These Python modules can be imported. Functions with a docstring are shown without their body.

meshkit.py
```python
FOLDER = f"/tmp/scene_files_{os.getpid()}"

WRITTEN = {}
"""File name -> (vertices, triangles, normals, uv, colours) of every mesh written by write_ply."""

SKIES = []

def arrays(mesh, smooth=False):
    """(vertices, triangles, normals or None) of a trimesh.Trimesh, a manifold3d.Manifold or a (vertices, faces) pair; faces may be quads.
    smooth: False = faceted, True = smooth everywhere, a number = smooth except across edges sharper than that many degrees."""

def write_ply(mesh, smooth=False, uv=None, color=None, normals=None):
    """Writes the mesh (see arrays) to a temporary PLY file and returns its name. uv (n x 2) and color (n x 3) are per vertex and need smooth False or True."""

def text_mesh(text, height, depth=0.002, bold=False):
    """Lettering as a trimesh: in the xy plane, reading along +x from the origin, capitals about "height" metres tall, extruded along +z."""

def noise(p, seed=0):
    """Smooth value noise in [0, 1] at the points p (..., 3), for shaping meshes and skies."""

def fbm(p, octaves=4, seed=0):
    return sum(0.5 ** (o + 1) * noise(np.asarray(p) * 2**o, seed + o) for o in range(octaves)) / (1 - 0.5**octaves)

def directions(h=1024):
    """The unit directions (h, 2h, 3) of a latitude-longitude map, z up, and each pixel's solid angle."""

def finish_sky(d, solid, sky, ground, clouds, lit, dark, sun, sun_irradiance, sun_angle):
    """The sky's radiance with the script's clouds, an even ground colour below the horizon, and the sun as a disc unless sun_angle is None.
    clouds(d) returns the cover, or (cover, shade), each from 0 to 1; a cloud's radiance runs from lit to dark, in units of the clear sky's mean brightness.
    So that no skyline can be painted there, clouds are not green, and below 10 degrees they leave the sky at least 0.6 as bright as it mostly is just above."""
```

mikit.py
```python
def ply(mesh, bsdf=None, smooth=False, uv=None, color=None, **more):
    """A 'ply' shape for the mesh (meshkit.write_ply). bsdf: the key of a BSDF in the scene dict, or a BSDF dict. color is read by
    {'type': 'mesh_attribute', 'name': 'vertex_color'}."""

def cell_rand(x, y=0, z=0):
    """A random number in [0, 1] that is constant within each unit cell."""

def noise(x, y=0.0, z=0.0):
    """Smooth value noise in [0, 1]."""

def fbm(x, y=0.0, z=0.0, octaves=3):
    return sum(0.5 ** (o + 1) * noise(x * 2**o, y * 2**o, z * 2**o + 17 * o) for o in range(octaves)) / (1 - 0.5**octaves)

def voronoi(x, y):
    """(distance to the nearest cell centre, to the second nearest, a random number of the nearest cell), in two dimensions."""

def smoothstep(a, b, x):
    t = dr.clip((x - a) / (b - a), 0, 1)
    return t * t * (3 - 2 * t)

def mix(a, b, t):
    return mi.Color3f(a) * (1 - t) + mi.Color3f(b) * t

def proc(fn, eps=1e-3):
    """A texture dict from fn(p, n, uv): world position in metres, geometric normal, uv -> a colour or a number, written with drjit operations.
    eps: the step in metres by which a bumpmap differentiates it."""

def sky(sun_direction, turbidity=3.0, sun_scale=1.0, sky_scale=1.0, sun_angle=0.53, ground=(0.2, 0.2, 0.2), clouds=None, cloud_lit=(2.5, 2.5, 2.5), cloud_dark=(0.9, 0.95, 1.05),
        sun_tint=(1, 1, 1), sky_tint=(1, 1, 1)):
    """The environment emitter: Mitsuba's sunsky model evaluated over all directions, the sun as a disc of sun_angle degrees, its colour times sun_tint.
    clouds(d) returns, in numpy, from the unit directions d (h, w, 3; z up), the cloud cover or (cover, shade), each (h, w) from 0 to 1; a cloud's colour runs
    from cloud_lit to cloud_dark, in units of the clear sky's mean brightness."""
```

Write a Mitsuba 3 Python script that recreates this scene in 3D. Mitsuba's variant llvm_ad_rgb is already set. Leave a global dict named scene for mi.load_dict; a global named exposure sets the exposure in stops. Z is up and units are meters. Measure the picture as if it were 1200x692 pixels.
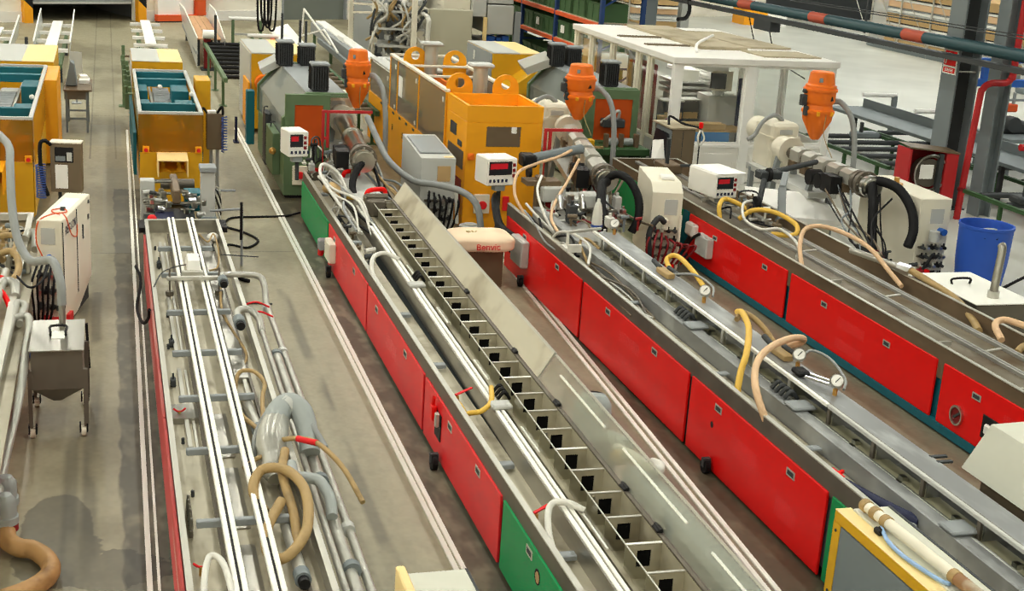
import math, numpy as np, trimesh, mitsuba as mi, drjit as dr, mikit, meshkit
from mikit import proc, noise, fbm, smoothstep, mix
T = mi.ScalarTransform4f
scene, labels = {'type': 'scene'}, {}

# ---------------------------------------------------------------- camera (1.58 focal lengths per 1200 px), light, exposure
exposure = -0.08
_pitch, _yaw, _roll, CAM_H = 0.2871, 0.29975, 0.06708, 6.0
_fw = np.array([math.sin(_yaw) * math.cos(_pitch), math.cos(_yaw) * math.cos(_pitch), -math.sin(_pitch)])
_rt = np.array([math.cos(_yaw), -math.sin(_yaw), 0.0])
_up = np.cross(_rt, _fw)
_r2 = math.cos(_roll) * _rt + math.sin(_roll) * _up
_u2 = math.cos(_roll) * _up - math.sin(_roll) * _rt
_m = np.eye(4)
_m[:3, 0], _m[:3, 1], _m[:3, 2], _m[:3, 3] = -_r2, _u2, _fw, (0, 0, CAM_H)
scene['camera'] = {'type': 'perspective', 'fov_axis': 'x', 'fov': math.degrees(2 * math.atan(600 / 1583.2)),
                   'near_clip': 0.1, 'far_clip': 300.0, 'to_world': T(_m.tolist())}
LAMP = [77.0, 77.0, 69.5]
ROOFLIGHT = [6.4, 6.6, 6.3]

# ---------------------------------------------------------------- colour and materials
def lin(h):
    h = h.lstrip('#')
    c = [int(h[i:i + 2], 16) / 255 for i in (0, 2, 4)]
    return [x / 12.92 if x <= 0.04045 else ((x + 0.055) / 1.055) ** 2.4 for x in c]

def rgb(h):
    return {'type': 'rgb', 'value': lin(h) if isinstance(h, str) else list(h)}

def paint(name, h, rough=0.4, metal=0.0, spec=0.3, two=True):
    b = {'type': 'principled', 'base_color': rgb(h) if not isinstance(h, dict) else h, 'roughness': rough, 'metallic': metal, 'specular': spec}
    scene[name] = {'type': 'twosided', 'bsdf': b} if two else b
    return name

def speck(h, amt=0.12, f=3.0, h2=None, streak=(1, 1, 1)):
    a = lin(h); b = lin(h2) if h2 else [x * (1 - 3 * amt) for x in a]
    def fn(p, n, uv):
        t = fbm(p.x * f * streak[0], p.y * f * streak[1], p.z * f * streak[2], octaves=4)
        return mix(a, b, smoothstep(0.45, 0.85, t))
    return proc(fn)

paint('red_paint', speck('#e2292c', 0.04, 1.2, '#d22f32'), 0.36, 0.0, 0.2)
paint('red_gloss', speck('#ea1513', 0.04, 0.9, '#dd1210'), 0.32, 0.0, 0.18)
paint('faded_red', speck('#bf4a48', 0.1, 1.2, '#cf9a92', streak=(1, 0.4, 3)), 0.5)
paint('vent_lit_red', '#f0575a', 0.4)  # lighter reds: light caught by the vent slots, put into the colour
paint('vent_lit_rose', '#ee6a6c', 0.4)
paint('dark_red', '#7d1a1c', 0.45)
paint('green_paint', '#0a8a4c', 0.38, 0.0, 0.2)
paint('olive_green', '#5a7050', 0.5)
paint('deep_green', '#33512f', 0.55)
paint('crate_green', '#3f5d3a', 0.6)
paint('teal_paint', '#13606c', 0.45)
paint('yellow_paint', '#d2a01c', 0.42)
paint('pale_yellow', '#ecd193', 0.5)
paint('ochre_paint', '#cf9c1c', 0.4)
paint('orange_yellow', '#eba01c', 0.42)
paint('orange_paint', '#e8721f', 0.4)
paint('cream_paint', '#e2dcc8', 0.5)
paint('white_paint', '#e6e4dc', 0.5)
paint('white_profile', '#f1f0ea', 0.4)
paint('light_grey', '#b9bab4', 0.5)
paint('mid_grey', '#8d9293', 0.5)
paint('steel_grey', '#747c7e', 0.5)
paint('dark_grey', '#3a3d3e', 0.55, 0.0, 0.3)
paint('black_plastic', '#161617', 0.5, 0.0, 0.25)
paint('rubber', '#101011', 0.65, 0.0, 0.25)
paint('blue_paint', '#2b5aa8', 0.45)
paint('blue_plastic', '#2f57b5', 0.4)
paint('rack_blue', '#27406f', 0.5)
paint('rack_orange', '#d9582a', 0.5)
paint('brown_panel', '#6e604c', 0.45)
paint('brown_steel', speck('#75634e', 0.1, 2.0), 0.4, 0.3)
paint('wood', speck('#c99b73', 0.1, 4.0, streak=(3, 0.4, 1)), 0.6)
paint('plywood', speck('#b1a68d', 0.1, 1.3, '#8f836b'), 0.7)
paint('cardboard', '#b99a6b', 0.8)
paint('paper', '#eceae2', 0.8)
paint('paper_sack', speck('#ecd3b4', 0.05, 3.0), 0.75)
paint('tan_hose', speck('#a78c5e', 0.08, 5.0, '#8d764f'), 0.5)
paint('pink_hose', '#d9b58e', 0.5)
paint('brown_hose', speck('#ab8455', 0.1, 5.0, '#7d5a36'), 0.45)
paint('yellow_hose', '#dcb24a', 0.45)
paint('white_hose', '#d5d3c9', 0.45)
paint('grey_hose', '#8f9290', 0.5)
paint('grey_pipe', speck('#b9b8ae', 0.06, 5.0), 0.3, 0.55)
paint('pvc_grey', '#9aa09d', 0.45)
paint('navy_plastic', '#1f2440', 0.5)
paint('navy_hose', '#3a4f8f', 0.5)
paint('screen_dark', '#1f2428', 0.2)
paint('display_red', '#c81e2c', 0.4)
paint('brass', '#c99a52', 0.35, 0.6)
paint('chrome', '#d2d2cc', 0.18, 1.0)
paint('stainless', speck('#a5a298', 0.09, 1.6, streak=(4, 0.5, 2)), 0.27, 0.8)
paint('rail_steel', speck('#9b9a94', 0.08, 1.5, '#b9b8b0'), 0.36, 0.45)
paint('dirty_steel', speck('#b9b29c', 0.12, 2.3, '#857c67'), 0.42, 0.3)
paint('trough_bright', speck('#b9b29c', 0.12, 2.0, '#918871', streak=(3, 1, 1)), 0.4, 0.3)
paint('pipe_red', '#b32a2c', 0.4)
paint('band_red', '#b3503a', 0.5)
paint('dark_steel', speck('#716a5f', 0.1, 2.0), 0.42, 0.5)
paint('aluminium', '#c2c0b5', 0.35, 0.5)
paint('bright_rail', '#efeee4', 0.4)
paint('tank_steel', speck('#8f9190', 0.12, 1.8, '#b9bcba', streak=(3, 1, 1)), 0.36, 0.4)
paint('lid_beige', speck('#c3bca6', 0.12, 1.8, '#958a72'), 0.45)
paint('rust', speck('#8e6a48', 0.15, 7.0, '#b9b09a'), 0.6)

def pane(name, tint, film, weight):
    scene[name] = {'type': 'blendbsdf', 'weight': weight,
                   'a': {'type': 'thindielectric', 'int_ior': 1.49, 'specular_transmittance': rgb(tint)},
                   'b': {'type': 'twosided', 'bsdf': {'type': 'diffuse', 'reflectance': rgb(film)}}}
pane('clear_acrylic', '#f1f3ec', '#c9c8bb', 0.08)
pane('amber_acrylic', '#eab43a', '#c89a30', 0.28)
pane('smoky_acrylic', '#d6cfc0', '#a79f90', 0.35)
pane('orange_acrylic', '#e06a2c', '#d8602a', 0.7)
pane('grey_acrylic', '#b9bdba', '#8f9692', 0.5)
scene['window_glass'] = {'type': 'thindielectric', 'int_ior': 1.5, 'specular_transmittance': rgb('#fafcfa')}
pane('film_wrap', '#f2f3f2', '#e6e8e6', 0.45)

# ---------------------------------------------------------------- mesh builders: each returns (vertices, faces)
def cat(*ms):
    ms = [m for q in ms for m in (q if isinstance(q, list) else [q])]
    v, f, n = [], [], 0
    for a, b in ms:
        v.append(np.asarray(a, float)); f.append(np.asarray(b, int) + n); n += len(a)
    return np.vstack(v), np.vstack(f)

def tri(m):
    return np.asarray(m.vertices, float), np.asarray(m.faces, int)

_Q = np.array([[0, 2, 3, 1], [4, 5, 7, 6], [0, 1, 5, 4], [2, 6, 7, 3], [0, 4, 6, 2], [1, 3, 7, 5]])
_BF = np.vstack([_Q[:, [0, 1, 2]], _Q[:, [0, 2, 3]]])
def box(x0, x1, y0, y1, z0, z1, bev=0.0):
    lo, hi = np.minimum([x0, y0, z0], [x1, y1, z1]), np.maximum([x0, y0, z0], [x1, y1, z1])
    if bev <= 0:
        v = np.array([[x, y, z] for x in (lo[0], hi[0]) for y in (lo[1], hi[1]) for z in (lo[2], hi[2])])
        return v, _BF[:, ::-1].copy()
    b = min(bev, 0.45 * (hi - lo).min())
    p = []
    for s in np.ndindex(2, 2, 2):
        c = np.where(np.array(s) == 0, lo, hi); d = np.where(np.array(s) == 0, 1, -1) * b
        for k in range(3):
            q = c + d; q[k] = c[k]; p.append(q)
    return hull(p)

def hull(p):
    h = trimesh.convex.convex_hull(np.asarray(p, float))
    return tri(h)

def bar(p0, p1, w, h=None, up=(0, 0, 1)):
    p0, p1 = np.array(p0, float), np.array(p1, float); h = h or w
    d = p1 - p0; L = np.linalg.norm(d); d /= L
    up = np.array(up, float)
    if abs(d @ up) > 0.97: up = np.array([0, 1.0, 0])
    s = np.cross(d, up); s /= np.linalg.norm(s); u = np.cross(s, d)
    v, f = box(-w / 2, w / 2, 0, L, -h / 2, h / 2)
    return v @ np.array([s, d, u]) + p0, f

def _frame(d):
    a = np.array([0, 0, 1.0]) if abs(d[2]) < 0.9 else np.array([1.0, 0, 0])
    s = np.cross(d, a); s /= np.linalg.norm(s)
    return s, np.cross(d, s)

def cone(p0, p1, r0, r1, n=16, caps=True):
    p0, p1 = np.array(p0, float), np.array(p1, float)
    d = (p1 - p0) / np.linalg.norm(p1 - p0); s, t = _frame(d)
    a = np.arange(n) * 2 * np.pi / n
    ring = np.cos(a)[:, None] * s + np.sin(a)[:, None] * t
    v = [p0 + ring * r0, p1 + ring * r1]; i = np.arange(n); j = (i + 1) % n
    f = [np.stack([i, i + n, j], 1), np.stack([j, i + n, j + n], 1)]
    if caps:
        v += [p0 + ring * r0, p1 + ring * r1, [p0], [p1]]
        f += [np.stack([i + 2 * n, j + 2 * n, i * 0 + 4 * n], 1), np.stack([j + 3 * n, i + 3 * n, i * 0 + 4 * n + 1], 1)]
    return np.vstack(v), np.vstack(f)[:, ::-1].copy()

def cyl(p0, p1, r, n=16):
    return cone(p0, p1, r, r, n)

def smoothpath(pts, k=6):
    p = np.asarray(pts, float)
    if len(p) < 3: return p
    q = np.vstack([2 * p[0] - p[1], p, 2 * p[-1] - p[-2]]); out = []
    for i in range(len(p) - 1):
        a, b, c, d = q[i:i + 4]
        for t in np.linspace(0, 1, k, endpoint=False):
            out.append(0.5 * (2 * b + (c - a) * t + (2 * a - 5 * b + 4 * c - d) * t * t + (3 * b - a - 3 * c + d) * t ** 3))
    return np.vstack(out + [p[-1]])

def tube(pts, r, n=10, k=6):
    p = smoothpath(pts, k) if k else np.asarray(pts, float)
    d = np.gradient(p, axis=0); d /= np.linalg.norm(d, axis=1, keepdims=True) + 1e-12
    s, _ = _frame(d[0]); rings = []
    a = np.arange(n) * 2 * np.pi / n
    rr = np.broadcast_to(np.asarray(r, float), (len(p),)) if np.ndim(r) == 0 else np.interp(np.linspace(0, 1, len(p)), np.linspace(0, 1, len(r)), r)
    for i in range(len(p)):
        s = s - d[i] * (s @ d[i]); s /= np.linalg.norm(s); t = np.cross(d[i], s)
        rings.append(p[i] + rr[i] * (np.cos(a)[:, None] * s + np.sin(a)[:, None] * t))
    v = np.vstack(rings + [rings[0], rings[-1], [p[0]], [p[-1]]]); m = len(p)
    i = np.arange(n); j = (i + 1) % n; f = []
    for q in range(m - 1):
        f += [np.stack([i + q * n, i + q * n + n, j + q * n], 1), np.stack([j + q * n, i + q * n + n, j + q * n + n], 1)]
    c = (m + 2) * n
    f += [np.stack([i + m * n, j + m * n, i * 0 + c], 1), np.stack([j + m * n + n, i + m * n + n, i * 0 + c + 1], 1)]
    return v, np.vstack(f)[:, ::-1].copy()

def lathe(prof, c=(0, 0, 0), n=24, axis=(0, 0, 1)):
    prof = np.asarray(prof, float); d = np.array(axis, float); d /= np.linalg.norm(d); s, t = _frame(d)
    a = np.arange(n) * 2 * np.pi / n; ring = np.cos(a)[:, None] * s + np.sin(a)[:, None] * t
    v = np.vstack([np.array(c, float) + max(r, 1e-5) * ring + z * d for r, z in prof]); f = []
    i = np.arange(n); j = (i + 1) % n
    for q in range(len(prof) - 1):
        f += [np.stack([i + q * n, i + q * n + n, j + q * n], 1), np.stack([j + q * n, i + q * n + n, j + q * n + n], 1)]
    return v, np.vstack(f)[:, ::-1].copy()

def prism(poly, lo, hi, axis='y', holes=()):
    """polygon in the two other axes (x,z for y; y,z for x; x,y for z) extruded from lo to hi"""
    from shapely.geometry import Polygon
    m = trimesh.creation.extrude_polygon(Polygon(poly, holes), hi - lo, engine='earcut')
    v, f = tri(m); a, b, c = v[:, 0], v[:, 1], v[:, 2] + lo
    if axis == 'y': return np.stack([a, c, b], 1), f[:, ::-1].copy()
    if axis == 'x': return np.stack([c, a, b], 1), f
    return np.stack([a, b, c], 1), f

def rotz(m, deg, c=(0, 0)):
    v, f = m; a = math.radians(deg); w = np.array(v, float); x, y = w[:, 0] - c[0], w[:, 1] - c[1]
    w[:, 0], w[:, 1] = c[0] + x * math.cos(a) - y * math.sin(a), c[1] + x * math.sin(a) + y * math.cos(a)
    return w, f

def move(m, d):
    return np.asarray(m[0]) + np.array(d, float), m[1]

def sphere(c, r, sub=2, scale=(1, 1, 1)):
    v, f = tri(trimesh.creation.icosphere(sub)); return v * r * np.array(scale) + np.array(c), f

def quad(a, b, c, d):
    return np.array([a, b, c, d], float), np.array([[0, 1, 2], [0, 2, 3]])

def text(s, h, origin, right, up, depth=0.003):
    m = meshkit.text_mesh(s, h, depth); v = np.asarray(m.vertices)
    r, u = np.array(right, float), np.array(up, float); r /= np.linalg.norm(r); u /= np.linalg.norm(u)
    n = np.cross(r, u)
    return np.array(origin) + v[:, :1] * r + v[:, 1:2] * u + v[:, 2:] * n, np.asarray(m.faces)

def frame_rect(x0, x1, z0, z1, y, w, t, axis='y'):
    """four bars of a rectangular frame in the plane across the axis"""
    if axis == 'y':
        return [box(x0, x1, y, y + t, z0, z0 + w), box(x0, x1, y, y + t, z1 - w, z1), box(x0, x0 + w, y, y + t, z0 + w, z1 - w), box(x1 - w, x1, y, y + t, z0 + w, z1 - w)]
    return [box(y, y + t, x0, x1, z0, z0 + w), box(y, y + t, x0, x1, z1 - w, z1), box(y, y + t, x0, x0 + w, z0 + w, z1 - w), box(y, y + t, x1 - w, x1, z0 + w, z1 - w)]

# ---------------------------------------------------------------- the scene's entries
_used = {}
def numbered(k):
    n = _used.get(k, 0); _used[k] = n + 1
    return k if n == 0 else f'{k}_{n:03d}'

_spin = []
def put(k, ms, mat, smooth):
    m = cat(ms) if isinstance(ms, list) else ms
    for deg, c in _spin: m = rotz(m, deg, c)
    scene[k] = mikit.ply(m, mat, smooth)

def thing(name, label, category, group=None):
    k = numbered(name); labels[k] = {'label': label, 'category': category}
    if group: labels[k]['group'] = group
    return k

def apart(ms):
    """a list of pieces as groups of pieces that touch: each group becomes a part of its own"""
    if not isinstance(ms, list) or len(ms) < 2: return [ms]
    b = [(np.min(m[0], 0) - 0.004, np.max(m[0], 0) + 0.004) for m in ms]; g = list(range(len(ms)))
    for i in range(len(ms)):
        for j in range(i):
            if np.all(b[i][0] <= b[j][1]) and np.all(b[j][0] <= b[i][1]):
                o, t = g[i], g[j]; g = [t if q == o else q for q in g]
    return [[ms[i] for i in range(len(ms)) if g[i] == q] for q in dict.fromkeys(g)]

def part(parent, name, ms, mat, label=None, smooth=False, kind=None):
    first = None
    for m in ([ms] if kind else apart(ms)):
        k = numbered(f'{parent}__{name}'); put(k, m, mat, smooth); first = first or k
        if label or kind:
            labels[k] = {**({'label': label} if label else {}), **({'kind': kind} if kind else {})}
    return first

def solo(name, label, category, ms, mat, group=None, smooth=False, kind=None):
    k = thing(name, label, category, group); put(k, ms, mat, smooth)
    if kind: labels[k]['kind'] = kind
    return k

def struct(name, ms, mat, label, smooth=False):
    put(name, ms, mat, smooth); labels[name] = {'label': label, 'kind': 'structure'}
    _used[name] = _used.get(name, 0) + 1
    return name
paint('teal_dark', '#2d4a50', 0.4)
paint('beige_panel', '#bdb9a2', 0.5)
paint('door_grey', '#6f746c', 0.55)
paint('shade_dark', '#0a0a0a', 0.85, 0.0, 0.1)  # near black for the painted shade in the baffle cutouts
paint('brown_floor', speck('#857d6c', 0.12, 2.0, '#6d5a45'), 0.45, 0.25)
pane('smeared_acrylic', '#eef0ea', '#b9b6aa', 0.16)
paint('barrel_steel', '#b4b4ae', 0.22, 1.0)
scene['tank_glass'] = {'type': 'thindielectric', 'int_ior': 1.3, 'specular_transmittance': rgb('#eceee6')}
paint('housing_grey', '#c9c9b9', 0.5)
paint('pale_blue', '#8fb0d8', 0.4)
paint('blue_desk', '#4a86bd', 0.5)
# ================================================================ the hall
def floor_fn(p, n, uv):
    x, y = p.x, p.y
    base = mix(lin('#938d75'), lin('#777059'), smoothstep(0.38, 0.68, fbm(x * 0.75, y * 0.35, octaves=5)))
    base = base * (0.86 + 0.18 * fbm(x * 7, y * 7, 3.0, octaves=3) + 0.16 * fbm(x * 22, y * 16, 9.0, octaves=2))
    # tyre and trolley tracks along the aisle between the lines
    w = 0.08 * (noise(x * 0.0 + 4.2, y * 0.5) - 0.5)
    for cx in (-0.43, -0.25, 2.45):
        d = dr.abs(x - cx - w)
        t = (1 - smoothstep(0.03, 0.11, d)) * smoothstep(0.2, 0.6, noise(x * 5, y * 1.1, 5.0)) * dr.select(y < 20, 0.42, 0.0)
        base = base * (1 - t)
    # damp stain with a scalloped outline beside the brown hose
    nz = 0.16 * (fbm(x * 5, y * 5, octaves=3) - 0.5)
    n2 = 0.16 * (fbm(x * 14, y * 14, 4.0, octaves=3) - 0.5)
    d1 = dr.sqrt(dr.square((x + 0.55) / 0.34) + dr.square((y - 12.2) / 0.85)) + nz * 0.6 + n2 * 0.5
    d2 = dr.sqrt(dr.square((x + 0.10) / 0.62) + dr.square((y - 11.35) / 0.36)) + nz * 5.0 + n2 * 2.0
    d3 = dr.sqrt(dr.square((x + 0.52) / 0.40) + dr.square((y - 11.7) / 0.6)) + nz * 2.5 + n2
    wet = 1 - smoothstep(0.93, 1.0, dr.minimum(dr.minimum(d1, d2), d3))
    base = base * (1 - 0.5 * wet)
    # oily dirt along the lines, with the shade under them painted in
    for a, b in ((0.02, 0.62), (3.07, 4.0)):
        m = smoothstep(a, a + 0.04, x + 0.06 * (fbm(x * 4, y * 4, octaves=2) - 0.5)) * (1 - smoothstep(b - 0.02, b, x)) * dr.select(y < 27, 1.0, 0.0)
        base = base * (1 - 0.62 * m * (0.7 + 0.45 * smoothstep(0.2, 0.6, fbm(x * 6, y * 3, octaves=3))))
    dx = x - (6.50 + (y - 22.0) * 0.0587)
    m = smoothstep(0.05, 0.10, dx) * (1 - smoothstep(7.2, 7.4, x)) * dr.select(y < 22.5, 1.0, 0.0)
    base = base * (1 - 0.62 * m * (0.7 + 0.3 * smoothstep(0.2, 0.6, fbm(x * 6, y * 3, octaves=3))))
    m = smoothstep(7.7, 7.9, x) * (1 - smoothstep(9.75, 9.9, x)) * dr.select(y < 21.5, 1.0, 0.0)  # floor between the third and fourth line darkened too
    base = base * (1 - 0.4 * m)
    # brown-stained floor between the second and third line
    m = smoothstep(4.35, 4.6, x) * (1 - smoothstep(5.75, 5.95, x)) * (1 - smoothstep(20.5, 21.5, y))
    brown = mix(lin('#84736a'), lin('#5e4a42'), smoothstep(0.45, 0.7, fbm(x * 1.3, y * 0.9, 8.0, octaves=4)))
    base = mix(base, brown, 0.85 * m)
    # repainted grey patches and the joints of the slab
    g = dr.select((x > -0.15) & (x < 0.35) & (y > 22.2) & (y < 29.0), 0.25, 0.0) + dr.select((x > -0.55) & (x < 0.25) & (y > 31.5) & (y < 34.2), 0.35, 0.0)
    base = mix(base, lin('#7f7f79'), g)
    for jy in (22.2, 35.5, 49.0):
        base = base * (1 - 0.35 * (1 - smoothstep(0.01, 0.03, dr.abs(y - jy))) * dr.select(x < 3, 1.0, 0.0))
    for jx in (-0.42, 0.12):
        base = base * (1 - 0.3 * (1 - smoothstep(0.008, 0.03, dr.abs(x - jx))) * dr.select(y > 30, 1.0, 0.0))
    # daylight on the right part of the hall, painted in as a lighter slab
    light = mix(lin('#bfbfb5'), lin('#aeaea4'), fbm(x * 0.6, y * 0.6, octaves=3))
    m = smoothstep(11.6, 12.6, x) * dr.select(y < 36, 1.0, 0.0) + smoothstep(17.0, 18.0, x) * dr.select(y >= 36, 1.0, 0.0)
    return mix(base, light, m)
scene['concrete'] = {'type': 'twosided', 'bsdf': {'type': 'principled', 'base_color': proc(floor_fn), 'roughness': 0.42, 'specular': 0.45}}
def wall_fn(p, n, uv):
    t = fbm(p.x * 0.8, p.y * 0.8, p.z * 2.0, octaves=4)
    return mix(lin('#efeadb'), lin('#ddd6c2'), smoothstep(0.35, 0.8, t))
scene['plaster'] = {'type': 'twosided', 'bsdf': {'type': 'principled', 'base_color': proc(wall_fn), 'roughness': 0.8}}

paint('roof_sheet', '#8e8c85', 0.7)
XL, XR, YF, YB, ZC = -14.0, 62.0, -9.0, 95.0, 10.5
struct('floor', quad((XL, YF, 0), (XR, YF, 0), (XR, YB, 0), (XL, YB, 0)), 'concrete', 'worn concrete floor of the hall, with daylight painted in on the right')
struct('wall_left', box(XL - 0.2, XL, YF, YB, 0, ZC), 'plaster', 'white side wall')
struct('wall_right', box(XR, XR + 0.2, YF, YB, 0, ZC), 'plaster', 'white side wall')
struct('wall_front', box(XL, XR, YF - 0.2, YF, 0, ZC), 'plaster', 'white wall behind the viewer')
struct('ceiling', box(XL, XR, YF, YB, ZC, ZC + 0.2), 'roof_sheet', 'grey roof of the hall')

# the back wall runs at an angle; local u along it, from A
WA, WD = np.array([-2.98, 57.2]), np.array([0.913, 0.408])
WN = np.array([0.408, -0.913])          # towards the viewer
def wpt(u, d, z): q = WA + WD * u + WN * d; return (q[0], q[1], z)
def wbox(u0, u1, d0, d1, z0, z1):
    return hull([wpt(u, d, z) for u in (u0, u1) for d in (d0, d1) for z in (z0, z1)])
def walls(*spans): return [wbox(*s) for s in spans]
struct('wall_back', walls((-12, -0.05, -0.4, 0, 0, ZC), (0.0 + 4.5, 11.45, -0.4, 0, 0, ZC), (14.9, 45, -0.4, 0, 0, ZC), (-0.05, 4.5, -0.4, 0, 4.0, ZC), (11.45, 14.9, -0.4, 0, 4.0, ZC)), 'plaster', 'white painted brick wall at the back of the hall')
struct('trim_1', walls((4.6, 11.4, 0, 0.05, 0, 0.42), (14.95, 30, 0, 0.05, 0, 0.42), (-12, -0.25, 0, 0.05, 0, 0.42)), 'white_paint', 'white plinth course at the foot of the back wall')
# bay behind the roller door opening
struct('wall_bay', walls((-0.6, 5.2, -6.2, -6.0, 0, 5), (-0.6, -0.4, -6.0, -0.4, 0, 5), (5.0, 5.2, -6.0, -0.4, 0, 5), (-0.6, 5.2, -6.2, -0.4, 4.2, 4.4)), 'mid_grey', 'dark bay behind the open doorway')
d = struct('door_1', walls(*[(0.02, 4.43, -0.34, -0.26, 0.76 + 0.32 * k, 1.06 + 0.32 * k) for k in range(10)]), 'mid_grey', 'half-raised grey slatted shutter door')
part(d, 'bottom_rail', walls((0.02, 4.43, -0.36, -0.22, 0.68, 0.76)), 'light_grey')
d = struct('door_2', walls((11.5, 14.85, -0.25, -0.12, 0, 4.0)), 'door_grey', 'grey sliding door in the back wall')
part(d, 'frame', walls((11.45, 11.55, -0.12, 0.04, 0, 4.0), (14.8, 14.9, -0.12, 0.04, 0, 4.0)), 'mid_grey')
for k, u in enumerate((-0.28, 4.48)):
    g = thing('door_guard_post', ['yellow and black striped guard post left of the shutter doorway', 'yellow and black striped guard post right of the shutter doorway'][k], 'post')
    part(g, 'post', walls((u, u + 0.34, 0.0, 0.34, 0, 2.6)), 'orange_yellow')
    for z in (0.55, 1.45, 2.2):
        q = [wpt(u - 0.004 if a == 0 else u + 0.344, dd, z + (0.34 if a == 0 else 0) + s) for a in (0, 1) for dd in (0.33, 0.346) for s in (0, 0.33)]
        part(g, 'black_stripe', hull(q), 'black_plastic')

# steel rails let into the floor
def rail_pair(x0, y0, x1, y1, lab, pair=((-0.035, 0.05), (0.035, 0.05))):
    k = thing('floor_rail', lab, 'rail')
    for o, w in pair:
        part(k, 'strip', bar((x0 + o, y0, 0.008), (x1 + o, y1, 0.008), w, 0.016), 'bright_rail')
rail_pair(0.42, 33.5, 0.25, 6.0, 'thin white rail in the floor left of the open table', ((-0.02, 0.05), (0.06, 0.025)))
rail_pair(3.03, 34.0, 3.03, 5.0, 'white rail strip along the aisle in front of the red and green panels')
rail_pair(6.50, 22.0, 5.62, 7.0, 'white double rail on the brown-stained floor between two machine lines', ((-0.045, 0.05), (0.055, 0.05)))

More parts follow.
